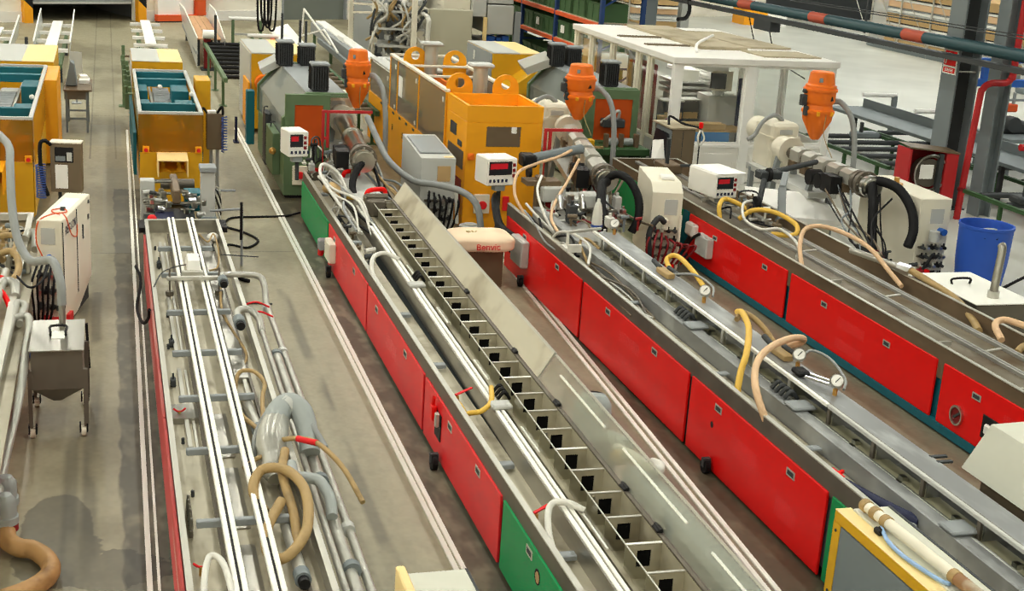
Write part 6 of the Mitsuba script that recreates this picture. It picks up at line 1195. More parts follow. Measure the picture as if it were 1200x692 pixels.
# ================================================================ foreground boxes
k = thing('machine_housing', 'grey panelled housing with a yellow frame and a rusty pipe lying on it, lower right', 'machine')
a0, a1, b0, b1, ht = 5.17, 5.60, 4.5, 8.16, 1.75
part(k, 'body', [box(a0 + 0.02, a1, b0, b1 - 0.02, 0.1, ht - 0.01)], 'mid_grey')
part(k, 'side_panel', [box(a0 + 0.005, a0 + 0.02, b0, b1 - 0.1, 0.2, ht - 0.1)], 'steel_grey', 'grey side panel')
part(k, 'frame', [box(a0, a0 + 0.05, b0, b1, ht - 0.09, ht, 0.006), box(a0, a0 + 0.05, b1 - 0.1, b1, 0.1, ht - 0.09), box(a0, a0 + 0.05, b0, b1, 0.1, 0.2)], 'yellow_paint', 'yellow frame')
part(k, 'top_edge', [box(a0, a0 + 0.13, b0, b1, ht, ht + 0.004)], 'pale_yellow', 'pale yellow top strip')
part(k, 'top_sheet', [box(a0 + 0.12, a1, b0, b1 - 0.05, ht, ht + 0.02, 0.004)], 'housing_grey', 'cream top sheet')
part(k, 'top_flange', [box(a1 - 0.02, a1 + 0.005, b0, b1 - 0.05, ht + 0.02, ht + 0.024)], 'dark_grey')
part(k, 'screw', [cyl((a0 - 0.006, y, z), (a0, y, z), 0.012, 8) for y in (b1 - 0.05,) for z in (0.5, 1.1, 1.6)], 'dark_grey')
part(k, 'foot', [box(a0 + 0.02, a1 - 0.02, b0, b0 + 0.2, 0, 0.1), box(a0 + 0.02, a1 - 0.02, b1 - 0.3, b1 - 0.1, 0, 0.1)], 'dark_grey')
k = thing('rusty_pipe', 'cream pipe with rusty couplings lying on the yellow-framed housing', 'pipe')
part(k, 'pipe', [cyl((5.34, 8.0, 1.83), (5.37, 6.9, 1.83), 0.042, 14)], 'cream_paint', smooth=40)
part(k, 'rusty_end', [cyl((5.37, 6.9, 1.83), (5.42, 4.6, 1.83), 0.046, 14)], 'rust', 'rusty part of the pipe', smooth=40)
part(k, 'ring', [cyl((5.34 + (8 - y) * 0.026, y, 1.83), (5.342 + (8 - y) * 0.026, y - 0.06, 1.83), 0.05, 14) for y in (8.05, 7.92, 7.78, 6.95, 6.6)], 'tan_hose', smooth=40)
solo('blue_tube', 'thin blue tube curved beside the pipe on the yellow-framed housing', 'tube', tube([(5.31, 7.75, 1.79), (5.25, 7.55, 1.78), (5.24, 7.3, 1.78), (5.29, 7.0, 1.78), (5.32, 6.9, 1.79)], 0.016, 8), 'pale_blue', smooth=60)
solo('black_clip', 'small black clip beside the pipe on the yellow-framed housing', 'clip', [box(5.25, 5.31, 7.68, 7.76, 1.754, 1.80, 0.01)], 'black_plastic')
k = thing('machine_housing', 'grey housing with a yellow edge at the bottom edge, in the aisle', 'machine')
part(k, 'body', [box(2.0, 2.48, 5.0, 8.7, 0.05, 1.2, 0.01)], 'housing_grey')
part(k, 'yellow_edge', [box(1.95, 2.02, 5.0, 8.75, 0.05, 1.24, 0.01)], 'pale_yellow', 'pale yellow frame')
part(k, 'seam', [box(2.465, 2.485, 5.0, 8.7, 1.195, 1.203)], 'dark_grey')
k = thing('machine_hood', 'beige-grey sloping machine hood cut by the right edge', 'machine')
part(k, 'hood', [hull([(7.88, 4.0, 0.96), (7.88, 10.35, 0.96), (8.1, 4.0, 1.42), (8.1, 10.3, 1.42), (9.3, 4.0, 1.5), (9.3, 10.2, 1.5), (9.3, 4.0, 0.9), (9.3, 10.2, 0.9)])], 'housing_grey')
part(k, 'skirt', [box(7.98, 9.3, 4.0, 10.15, 0.1, 0.95)], 'brown_panel', 'dark skirt')
part(k, 'foot', [box(8.0, 9.2, 4.2, 4.5, 0, 0.1), box(8.0, 9.2, 9.6, 9.9, 0, 0.1)], 'dark_grey')

# ================================================================ glass office
ox, oy, oX, oY, oh, sl = 11.95, 27.7, 15.95, 34.6, 2.84, 0.84
O = thing('glass_office', 'white framed glass office cabin with boards on its flat roof', 'office')
part(O, 'roof', [box(ox - 0.05, oX + 0.05, oy - 0.05, oY + 0.05, oh - 0.14, oh, 0.01)], 'white_paint', 'flat white roof')
mp = 13.72
for x, w in ((ox, 0.18), (mp, 0.22), (oX - 0.16, 0.16)): part(O, 'post', [box(x, x + w, oy, oy + 0.14, 0, oh - 0.14)], 'white_profile')
ys = (oy + 0.14, 29.2, 29.95, 31.7, 33.25, oY - 0.14)
for y in ys[1:-1] + (oY - 0.14,): part(O, 'post', [box(ox, ox + 0.14, y, y + 0.14, 0, oh - 0.14)], 'cream_paint')
for x in (mp, oX - 0.16): part(O, 'post', [box(x, x + 0.16, oY - 0.14, oY, 0, oh - 0.14)], 'white_profile')
for y in (30.0, 32.3): part(O, 'post', [box(oX - 0.14, oX, y, y + 0.14, 0, oh - 0.14)], 'white_profile')
for x0, x1 in ((ox + 0.18, mp), (mp + 0.22, oX - 0.16)):
    part(O, 'lower_panel', [box(x0, x1, oy + 0.03, oy + 0.09, 0.04, sl, 0.005)], 'white_paint')
    part(O, 'panel_border', [box(x0 + 0.06, x1 - 0.12, oy + 0.02, oy + 0.035, 0.1, sl - 0.14, 0.006)], 'white_paint')
    part(O, 'sill', [box(x0, x1, oy + 0.01, oy + 0.11, sl, sl + 0.06)], 'white_profile')
    w = part(O, 'window', cat(frame_rect(x0, x1, sl + 0.06, oh - 0.14, oy + 0.03, 0.06, 0.06)), 'white_profile')
    part(w, 'pane', [quad((x0 + 0.06, oy + 0.06, sl + 0.12), (x1 - 0.06, oy + 0.06, sl + 0.12), (x1 - 0.06, oy + 0.06, oh - 0.2), (x0 + 0.06, oy + 0.06, oh - 0.2))], 'window_glass')
for i, (y0, y1) in enumerate(zip(ys[:-1], ys[1:])):
    if i: y0 += 0.14
    w = part(O, 'window', cat(frame_rect(y0, y1, sl, oh - 0.14, ox + 0.04, 0.06, 0.05, 'x')), 'cream_paint')
    part(w, 'pane', [quad((ox + 0.06, y0 + 0.06, sl + 0.06), (ox + 0.06, y1 - 0.06, sl + 0.06), (ox + 0.06, y1 - 0.06, oh - 0.2), (ox + 0.06, y0 + 0.06, oh - 0.2))], 'window_glass')
    part(O, 'lower_panel', [box(ox + 0.04, ox + 0.09, y0, y1, 0.0, sl)], 'light_grey')
part(O, 'door_handle', [box(ox + 0.02, ox + 0.04, 29.22, 29.26, 1.2, 1.45)], 'black_plastic')
for x0, x1 in ((ox + 0.14, mp), (mp + 0.16, oX - 0.16)):
    part(O, 'back_wall', [box(x0, x1, oY - 0.1, oY - 0.05, 0, 0.9)], 'white_paint')
    w = part(O, 'window', cat(frame_rect(x0, x1, 0.9, oh - 0.14, oY - 0.1, 0.08, 0.05)), 'white_profile')
    part(w, 'pane', [quad((x0 + 0.08, oY - 0.08, 0.98), (x1 - 0.08, oY - 0.08, 0.98), (x1 - 0.08, oY - 0.08, oh - 0.22), (x0 + 0.08, oY - 0.08, oh - 0.22))], 'window_glass')
for y0, y1 in ((oy + 0.14, 30.0), (30.14, 32.3), (32.44, oY - 0.14)):
    w = part(O, 'window', cat(frame_rect(y0, y1, 0.9, oh - 0.14, oX - 0.1, 0.08, 0.05, 'x')), 'white_profile')
    part(w, 'pane', [quad((oX - 0.08, y0 + 0.08, 0.98), (oX - 0.08, y1 - 0.08, 0.98), (oX - 0.08, y1 - 0.08, oh - 0.22), (oX - 0.08, y0 + 0.08, oh - 0.22))], 'window_glass')
    part(O, 'side_wall', [box(oX - 0.1, oX - 0.05, y0, y1, 0, 0.9)], 'white_paint')
part(O, 'pinned_sheet', [box(12.18, 12.58, oy + 0.07, oy + 0.074, 2.30, 2.55)], 'paper', 'white sheet behind the glass')
part(O, 'board', [box(14.1, 15.5, 32.4, 32.44, 0.9, 2.5)], 'white_hose', 'pale partition board')
part(O, 'board_foot', [box(14.1, 15.5, 32.2, 32.6, 0, 0.05), box(14.1, 14.15, 32.4, 32.44, 0.05, 0.9), box(15.45, 15.5, 32.4, 32.44, 0.05, 0.9)], 'white_hose')
part(O, 'green_panel', [box(12.3, 12.75, 31.4, 31.44, 0.0, 2.6)], 'pvc_grey', 'grey-green panel inside')
part(O, 'shade_board', [box(ox + 0.2, ox + 0.25, 33.4, 34.4, 0.9, 2.5), box(ox + 0.2, ox + 0.25, 33.4, 33.45, 0, 0.9)], 'cardboard', 'tan board behind the side pane')
lk = numbered('office_lamp')
scene[lk] = {**mikit.ply(quad((13.2, 29.5, oh - 0.16), (13.2, 32.0, oh - 0.16), (13.6, 32.0, oh - 0.16), (13.6, 29.5, oh - 0.16)), 'white_paint'), 'emitter': {'type': 'area', 'radiance': {'type': 'rgb', 'value': [9.0, 8.9, 8.2]}}}
labels[lk] = {'label': 'flat lamp under the ceiling inside the glass office', 'category': 'lamp'}
for lab, m in (('long plywood board on the office roof with a dark front edge', box(13.3, 14.5, 29.4, 34.3, oh + 0.002, oh + 0.07)), ('plywood board on the office roof behind the white strip', rotz(box(14.7, 15.8, 29.9, 33.4, oh + 0.002, oh + 0.05), 4, (15.2, 31.5))), ('thin plywood board at the front right of the office roof', rotz(box(14.3, 15.8, 28.2, 29.3, oh + 0.002, oh + 0.03), 3, (15, 28.7)))):
    solo('plywood_board', lab, 'board', [m], 'plywood')
for i, (x, y) in enumerate(((12.15, 29.9), (12.1, 31.6))): solo('roof_board', ['dark slat on the office roof near the front corner', 'dark slat on the office roof farther back'][i], 'slat', [box(x, x + 1.1, y, y + 0.22, oh + 0.001, oh + 0.03)], 'brown_panel')
solo('white_strip', 'long white plastic strip lying across the boards on the office roof', 'strip', [tube([(12.75, 28.4, oh + 0.05), (13.2, 29.4, oh + 0.13), (14.3, 31.0, oh + 0.18)], 0.035, 8)], 'white_profile', smooth=60)
# inside the office
k = thing('office_desk', 'blue fronted desk with a tan top inside the office', 'desk')
part(k, 'top', [box(12.6, 14.3, 28.22, 29.0, 1.10, 1.14)], 'cardboard')
part(k, 'front', [box(12.64, 13.68, 28.2, 28.23, 0.1, 1.10)], 'blue_desk', 'blue front')
part(k, 'leg', [box(a, a + 0.07, b, b + 0.07, 0, 1.10) for a in (12.66, 14.2) for b in (28.25, 28.9)], 'steel_grey')
solo('carton', 'tan carton on the blue desk inside the office', 'carton', [box(12.64, 13.6, 28.25, 28.6, 1.14, 1.28, 0.01)], 'cardboard')
k = thing('computer_monitor', 'cream tube monitor with a dark screen inside the office', 'monitor')
part(k, 'case', [hull([(13.55, 29.2, 1.92), (14.05, 29.1, 1.92), (13.55, 29.2, 2.38), (14.05, 29.1, 2.38), (13.8, 29.7, 1.98), (14.25, 29.6, 1.98), (13.8, 29.7, 2.32), (14.25, 29.6, 2.32)])], 'cream_paint')
part(k, 'screen', [hull([(13.54, 29.22, 1.97), (13.88, 29.13, 1.97), (13.54, 29.22, 2.33), (13.88, 29.13, 2.33), (13.55, 29.17, 1.97), (13.88, 29.08, 1.97), (13.55, 29.17, 2.33), (13.88, 29.08, 2.33)])], 'screen_dark')
part(k, 'stand', [box(13.5, 14.3, 29.1, 29.8, 0.0, 1.8, 0.01), cyl((13.85, 29.4, 1.8), (13.85, 29.4, 1.95), 0.15, 14)], 'light_grey')
solo('keyboard', 'pale keyboard below the cream monitor', 'keyboard', [box(13.1, 13.55, 28.7, 28.9, 1.14, 1.18, 0.01)], 'white_paint')
k = thing('dark_screen', 'tall dark blue panel beside the middle post of the office', 'panel')
part(k, 'panel', [box(13.95, 14.2, 28.5, 28.58, 1.2, 2.3, 0.01)], 'navy_plastic')
part(k, 'foot', [box(14.05, 14.09, 28.52, 28.56, 0.05, 1.2), box(13.95, 14.2, 28.3, 28.8, 0, 0.05)], 'dark_grey')
for lab, x0, x1, y, z1, m in (('dark low cabinet with pale doors inside the office', 12.5, 13.0, 29.4, 1.6, 'navy_plastic'), ('dark shelf unit left of the cream monitor inside the office', 13.02, 13.45, 29.5, 1.62, 'dark_grey')):
    k = thing('office_cabinet', lab, 'cabinet')
    part(k, 'case', [box(x0, x1, y, y + 0.4, 0, z1, 0.01)], m)
    part(k, 'door', [box(x0 + 0.03, x1 - 0.03, y - 0.015, y, 1.2, 1.35)], 'cardboard')
    part(k, 'top', [box(x0 - 0.02, x1 + 0.02, y - 0.02, y + 0.4, z1, z1 + 0.03)], 'light_grey')
k = thing('office_cabinet', 'brown cupboard with bottles at the side window of the office', 'cabinet')
part(k, 'case', [box(12.25, 12.6, 30.2, 31.2, 0.0, 2.35, 0.01)], 'dark_red')
part(k, 'door', [box(12.235, 12.25, 30.25, 30.7, 1.2, 2.3), box(12.235, 12.25, 30.73, 31.15, 1.2, 2.3)], 'brown_panel')
k = thing('paper_roll', 'bright rolled sheet lying on stacked trays behind the office glass', 'roll')
part(k, 'roll', [cyl((13.3, 31.3, 2.24), (14.6, 30.6, 1.98), 0.1, 14)], 'white_profile', smooth=40)
part(k, 'tray', [box(13.2, 14.3, 30.6, 31.5, 1.6 + 0.14 * i, 1.66 + 0.14 * i) for i in range(3)], 'light_grey')
part(k, 'trolley', [box(13.3, 14.2, 30.7, 31.4, 0.0, 1.6)], 'mid_grey')
for i, (x, y, m) in enumerate(((12.25, 28.1, 'brown_hose'), (12.32, 28.5, 'dark_red'), (12.28, 28.9, 'brass'))):
    k = thing('storage_bin', ['tan bin inside the near corner of the office', 'dark red bin inside the near corner of the office', 'brass coloured bin inside the near corner of the office'][i], 'bin')
    part(k, 'bin', [lathe([(0, 0), (0.10, 0), (0.13, 0.25), (0, 0.25)], (x, y, 1.1), 14)], m, smooth=40)
    part(k, 'stand', [box(x - 0.11, x + 0.11, y - 0.1, y + 0.1, 0.0, 1.1)], 'blue_desk')
# control cabinet in front of the office
k = thing('control_cabinet', 'brown control cabinet with a white sheet and a red lamp before the office', 'cabinet')
part(k, 'body', [box(11.2, 11.72, 25.75, 26.7, 0.05, 1.58, 0.01)], 'brown_panel')
part(k, 'desk_face', [hull([(11.05, 25.75, 0.6), (11.19, 25.75, 1.55), (11.05, 26.6, 0.6), (11.19, 26.6, 1.55), (11.2, 25.75, 0.6), (11.2, 26.6, 1.55)])], 'steel_grey', 'grey front with a dark screen')
part(k, 'screen', [hull([(11.06, 25.8, 1.0), (11.14, 25.8, 1.48), (11.06, 26.5, 1.0), (11.14, 26.5, 1.48), (11.16, 25.8, 1.05), (11.16, 26.5, 1.45)])], 'screen_dark')
part(k, 'top', [box(11.14, 11.74, 25.72, 26.73, 1.58, 1.61)], 'plywood')
part(k, 'door_seam', [box(11.44, 11.45, 25.745, 25.75, 0.1, 1.55)], 'dark_grey')
part(k, 'sheet', [hull([(10.72, 25.6, 0.75), (11.05, 25.6, 0.75), (10.88, 26.0, 1.3), (11.08, 25.9, 1.34), (10.73, 25.62, 0.75), (10.89, 26.02, 1.3)])], 'paper', 'white sheet hanging from it')
part(k, 'signal_lamp', [cyl((11.80, 25.68, 1.62), (11.80, 25.68, 1.74), 0.045, 12)], 'red_gloss', 'red signal lamp', smooth=40)
part(k, 'lamp_pole', [cyl((11.80, 25.68, 0.0), (11.80, 25.68, 1.62), 0.015, 8)], 'dark_grey')
part(k, 'cable_loop', [tube([(11.77, 25.63, 1.58), (11.69, 25.55, 1.45), (11.75, 25.55, 1.28), (11.85, 25.58, 1.42), (11.80, 25.63, 1.58)], 0.022, 8)], 'white_hose', smooth=60)
part(k, 'top_cable', [tube([(11.25, 26.1, 1.61), (11.35, 26.3, 1.76), (11.58, 26.1, 1.64), (11.80, 25.68, 1.62)], 0.025, 8)], 'rubber', smooth=60)
k = thing('guide_head', 'small dark guide fixture on the far part of the farthest right table', 'fixture')
part(k, 'block', [box(10.2, 10.55, 23.6, 24.2, 1.08, 1.25, 0.02)], 'brown_steel')
part(k, 'pin', [bar((10.3, 23.8, 1.2), (10.25, 23.7, 1.75), 0.06), bar((10.5, 23.6, 1.25), (10.9, 23.3, 1.3), 0.05)], 'dark_grey')
k = thing('white_sheet', 'white plastic sheet draped over a box behind the farthest right table', 'sheet')
part(k, 'sheet', [hull([(11.6, 22.5, 0.55), (13.6, 22.0, 0.5), (11.9, 23.6, 0.85), (13.4, 23.4, 0.75), (11.6, 22.5, 0.45), (13.6, 22.0, 0.4), (12.6, 22.9, 0.9)])], 'white_profile')
part(k, 'box', [box(11.9, 13.3, 22.6, 23.4, 0.0, 0.6)], 'cream_paint')
k = thing('white_reel', 'white round reel behind the extruder of the farthest right table', 'reel')
part(k, 'drum', [cyl((14.7, 24.6, 0.0), (14.7, 24.6, 0.9), 0.45, 24)], 'white_profile', smooth=40)
part(k, 'flange', [cyl((14.7, 24.6, 0.9), (14.7, 24.6, 0.94), 0.5, 24)], 'white_paint', smooth=40)
k = thing('cable_reel', 'small brown reel on a pale block on the floor under the extruder cables', 'reel')
part(k, 'reel', [cyl((11.55, 19.6, 0.62), (11.7, 19.5, 0.62), 0.16, 16)], 'brown_hose', smooth=40)
part(k, 'block', [box(11.35, 12.1, 19.2, 20.0, 0.0, 0.5)], 'white_hose')

# ================================================================ column, pipes, hose reel
k = thing('steel_column', 'wide grey steel column with shade painted on its web and a fire sign', 'column')
part(k, 'flange', [box(17.40, 17.44, 25.22, 25.80, 0, ZC)], 'steel_grey', 'grey flange')
part(k, 'web', [box(17.44, 17.91, 25.49, 25.53, 0, ZC)], 'dark_grey', 'web with painted shade')  # shade between the flanges is put into the web colour
part(k, 'flange', [box(17.91, 17.95, 25.22, 25.80, 0, ZC)], 'steel_grey')
part(k, 'base_plate', [box(17.3, 18.05, 25.1, 25.9, 0, 0.03)], 'dark_grey')
k2 = thing('fire_sign', 'red fire hose reel sign with a white border on the wide grey column', 'sign')
part(k2, 'plate', [box(17.388, 17.399, 25.26, 25.76, 2.92, 3.44)], 'paper', 'white border')
part(k2, 'field', [box(17.38, 17.388, 25.30, 25.72, 3.10, 3.41), box(17.38, 17.388, 25.30, 25.72, 2.95, 3.06)], 'red_gloss', 'red fields')
part(k2, 'pictogram', [box(17.376, 17.38, 25.63, 25.67, 3.13, 3.37), box(17.376, 17.38, 25.47, 25.63, 3.22, 3.37), box(17.376, 17.38, 25.37, 25.42, 3.24, 3.31)] + [box(17.376, 17.38, 25.36, 25.66, z, z + 0.014) for z in (2.975, 3.0, 3.025)], 'paper', 'white pictogram and text lines')
solo('steel_column', 'narrow grey steel column right of the red pipe', 'column', [box(17.92, 17.96, 24.45, 24.85, 0, ZC), box(18.20, 18.24, 24.45, 24.85, 0, ZC), box(17.96, 18.20, 24.62, 24.66, 0, ZC)], 'steel_grey')
solo('drop_rod', 'short pale rod sticking out of the wide column below the fire sign', 'rod', [cyl((17.43, 25.3, 3.0), (17.95, 25.3, 3.0), 0.02, 8)], 'aluminium')
k = thing('red_fire_pipe', 'red water pipe with two bends running down beside the columns', 'pipe')
part(k, 'pipe', [tube([(18.12, 24.3, 7.0), (18.12, 24.3, 3.35), (18.10, 24.3, 3.05), (17.98, 24.3, 2.92), (17.62, 24.3, 2.90), (17.45, 24.3, 2.78), (17.40, 24.3, 2.5), (17.32, 24.3, 0.4), (17.31, 24.3, 0.0)], 0.07, 14, 8)], 'pipe_red', smooth=60)
part(k, 'flange', [cyl((17.33, 24.3, 0.62), (17.33, 24.3, 0.68), 0.10, 14)], 'dark_red', smooth=40)
k = thing('hose_reel_cabinet', 'red framed fire hose reel cabinet with a white notice', 'fire hose reel')
rx0, rx1, ry = 15.92, 17.1, 24.25
part(k, 'frame', [box(rx0, rx0 + 0.05, ry, ry + 0.5, 0.5, 1.5), box(rx1 - 0.3, rx1, ry, ry + 0.5, 0.1, 1.42)], 'pipe_red', 'red side plates')
part(k, 'top', [hull([(rx0 - 0.02, ry - 0.02, 1.52), (rx1 + 0.02, ry - 0.02, 1.40), (rx0 - 0.02, ry + 0.5, 1.58), (rx1 + 0.02, ry + 0.5, 1.46), (rx0 - 0.02, ry - 0.02, 1.55), (rx1 + 0.02, ry - 0.02, 1.43)])], 'brown_steel', 'brown sloping top')
part(k, 'back', [box(rx0 + 0.05, rx1 - 0.3, ry + 0.42, ry + 0.45, 0.5, 1.45)], 'dark_red')
part(k, 'reel', [tube([(16.5 + 0.33 * math.cos(t), ry + 0.08, 0.98 + 0.36 * math.sin(t)) for t in np.linspace(0, 6.28, 30)], 0.025, 8, 0), cyl((16.5, ry + 0.1, 0.98), (16.5, ry + 0.35, 0.98), 0.3, 24)], 'dark_steel', 'round reel', smooth=40)
part(k, 'reel_rim', [tube([(16.5 + 0.38 * math.cos(t), ry + 0.04, 0.98 + 0.40 * math.sin(t)) for t in np.linspace(0, 6.28, 34)], 0.02, 8, 0)], 'chrome', smooth=60)
part(k, 'notice', [box(16.2, 16.52, ry - 0.02, ry - 0.01, 0.88, 1.18)], 'paper', 'white notice')
part(k, 'foot', [box(rx0, rx0 + 0.05, ry, ry + 0.5, 0, 0.5), box(rx1 - 0.45, rx1 - 0.35, ry, ry + 0.1, 0, 1.4)], 'dark_grey')
k = thing('overhead_pipe', 'dark teal overhead pipe with red bands crossing in front of the columns', 'pipe')
part(k, 'pipe', [cyl((17.15, 18.5, 3.686), (17.15, 48.0, 3.367), 0.13, 18)], 'teal_dark', smooth=50)
for y in (26.6, 30.95, 35.1): part(k, 'red_band', [cyl((17.15, y - 0.42, 3.686 - (y - 0.42 - 18.5) * 0.0108), (17.15, y + 0.42, 3.686 - (y + 0.42 - 18.5) * 0.0108), 0.133, 18)], 'band_red', 'red band', smooth=50)
k = thing('cable_tray', 'dark cable tray with thin wires running under the overhead pipe', 'tray')
part(k, 'tray', [bar((17.1, 18.5, 3.39), (17.1, 48.0, 3.15), 0.3, 0.10)], 'dark_grey')
part(k, 'wire', [tube([(16.95, 18.5, 4.02), (16.95, 26.0, 3.95), (16.95, 34.0, 3.84), (16.95, 48.0, 3.7)], 0.015, 6), tube([(17.0, 18.5, 4.08), (17.0, 26.0, 4.0), (17.0, 34.0, 3.88), (17.0, 48.0, 3.75)], 0.012, 6)], 'dark_grey')
part(k, 'drop_box', [box(16.95, 17.25, 33.2, 34.2, 2.95, 3.22)], 'dark_grey')
part(k, 'hanger', [box(17.29, 17.33, y, y + 0.05, 3.4, ZC) for y in (21.0, 29.0, 41.0)], 'dark_grey')
for i, (pts, lab, r) in enumerate((([(17.0, 38.8, 3.3), (16.95, 38.6, 3.0), (16.5, 37.8, 2.85), (16.0, 37.2, 2.85)], 'black cable hanging down onto the office roof, thick', 0.06), ([(17.0, 34.6, 3.2), (16.9, 34.0, 2.7), (16.5, 33.0, 2.6), (15.9, 32.0, 2.86)], 'thin cable hanging down onto the office roof', 0.015), ([(17.05, 33.4, 2.95), (16.95, 32.9, 2.6), (16.6, 31.5, 2.3), (16.2, 29.6, 2.2)], 'thin cable hanging in front of the office window', 0.015))):
    solo('hanging_cable', lab, 'cable', tube(pts, r, 8), 'rubber', smooth=60)

# ================================================================ right side: profile racks and stock
def conveyor(lab, x0, x1, y0, y1, z, mat, n=6, rail=0.10, roll='dark_grey', name='roller_conveyor', legs=3):
    k = thing(name, lab, 'conveyor')
    for x in (x0, x1): part(k, 'side_rail', [box(x - 0.05, x + 0.05, y0, y1, z - rail, z)], mat)
    for i in range(n):
        y = y0 + (y1 - y0) * (i + 0.5) / n
        part(k, 'roller', [cyl((x0 + 0.05, y, z - 0.03), (x1 - 0.05, y, z - 0.03), 0.06, 10)], roll, smooth=40)
    for i in range(legs):
        y = y0 + (y1 - y0) * (i + 0.3) / legs
        for x in (x0, x1): part(k, 'leg', [box(x - 0.035, x + 0.035, y, y + 0.07, 0, z - rail), box(x - 0.1, x + 0.1, y - 0.08, y + 0.15, 0, 0.02)], mat)
    return k
conveyor('long green profile table behind the red hose reel cabinet', 16.7, 18.9, 26.2, 30.6, 0.75, 'deep_green', 5, 0.08)
conveyor('second long green profile table right of the columns, nearest the right edge', 17.2, 18.9, 18.5, 24.0, 0.72, 'deep_green', 6, 0.08)
conveyor('low green profile table farther back right of the columns', 20.0, 21.6, 22.0, 33.0, 0.5, 'deep_green', 7, 0.08)
k = thing('profile_trough', 'long grey steel trough on posts behind the columns', 'trough')
part(k, 'trough', [box(19.1, 20.2, 22.0, 33.4, 0.98, 1.0), box(20.18, 20.22, 22.0, 33.4, 1.0, 1.22), box(19.08, 19.12, 22.0, 33.4, 0.92, 1.0)], 'steel_grey')
for y in (22.6, 26.0, 29.0, 32.6): part(k, 'post', [box(19.5, 19.6, y, y + 0.1, 0, 0.98)], 'dark_grey')
for i, (x, y) in enumerate(((20.2, 33.4), (20.1, 30.6), (20.0, 25.6))):
    k = thing('support_arm', ['white roller on a grey post at the far end of the grey trough', 'white roller left of the wide column', 'white roller right of the narrow column'][i], 'roller')
    part(k, 'roller', [cyl((x - 0.05, y, 1.32), (x + 1.0 + 0.4 * (i == 2), y, 1.32), 0.06, 12)], 'white_profile', smooth=40)
    part(k, 'post', [box(x + 0.9, x + 1.02, y - 0.06, y + 0.06, 0, 1.30)], 'steel_grey')
    if i == 2: part(k, 'red_end', [cyl((x - 0.4, y, 1.32), (x - 0.05, y, 1.32), 0.08, 12)], 'red_paint', smooth=40)
k = thing('red_stand', 'red steel stand with a lifting eye behind the narrow column', 'stand')
part(k, 'beam', [box(19.1, 20.9, 24.2, 24.5, 0.62, 0.78), box(19.8, 20.6, 24.0, 24.6, 0.55, 0.88)], 'red_gloss')
part(k, 'leg', [box(19.1, 19.25, 24.2, 24.4, 0, 0.62), box(20.6, 20.75, 24.2, 24.4, 0, 0.62)], 'red_gloss')
part(k, 'eye', [tube([(20.1 + 0.1 * math.cos(t), 24.1, 1.1 + 0.1 * math.sin(t)) for t in np.linspace(0, 6.28, 16)], 0.025, 6, 0), cyl((20.1, 24.1, 0.95), (20.1, 24.1, 1.02), 0.03, 8)], 'chrome')
k = thing('profile_machine', 'grey post with red and black gear on a bench at the right edge', 'machine')
part(k, 'post', [box(23.0, 23.5, 28.6, 29.1, 0, 2.0, 0.01)], 'mid_grey')
part(k, 'gear', [box(21.8, 22.6, 29.2, 29.8, 1.0, 1.3, 0.05), cyl((22.0, 29.1, 1.25), (22.0, 29.4, 1.25), 0.2, 14)], 'dark_grey', smooth=40)
part(k, 'red_valve', [box(22.0, 22.4, 29.6, 29.9, 1.5, 1.7, 0.03)], 'rack_orange')
part(k, 'bench', [box(21.4, 23.6, 28.4, 30.0, 0.9, 1.0), box(21.5, 21.6, 28.5, 28.6, 0, 0.9), box(21.5, 21.6, 29.8, 29.9, 0, 0.9)], 'steel_grey')
part(k, 'cross', [bar((21.9, 29.7, 1.8), (22.7, 29.7, 1.8), 0.06), bar((22.3, 29.7, 1.6), (22.3, 29.7, 2.0), 0.06)], 'mid_grey')
k = thing('blue_stand', 'blue steel beam on posts at the right edge behind the red pipe', 'stand')
part(k, 'beam', [box(22.0, 27.0, 31.4, 31.6, 1.9, 2.1), box(22.5, 22.65, 31.4, 31.55, 2.1, 2.6), box(22.0, 27.0, 31.4, 31.6, 2.55, 2.65)], 'blue_paint')
part(k, 'post', [box(24.4, 24.6, 31.4, 31.6, 0, 1.9), box(22.1, 22.3, 31.4, 31.6, 0, 1.9)], 'blue_paint')
solo('dark_box', 'dark equipment box under the green profile table at the right edge', 'box', [box(19.1, 19.9, 20.4, 21.6, 0, 0.35, 0.03)], 'dark_grey')
for i, (x, y, z) in enumerate(((17.6, 22.5, 0.72), (18.0, 29.6, 0.75))):
    k = thing('clamp_head', ['dark clamp on the green profile table right of the narrow column', 'blue-grey clamp on the green profile table behind the hose reel'][i], 'clamp')
    part(k, 'body', [box(x - 0.2, x + 0.5, y, y + 0.35, z, z + 0.16, 0.04)], 'steel_grey' if i else 'dark_grey')
    part(k, 'stem', [cyl((x, y + 0.1, z), (x, y + 0.1, z + 0.4), 0.05, 10)], 'dark_grey', smooth=40)
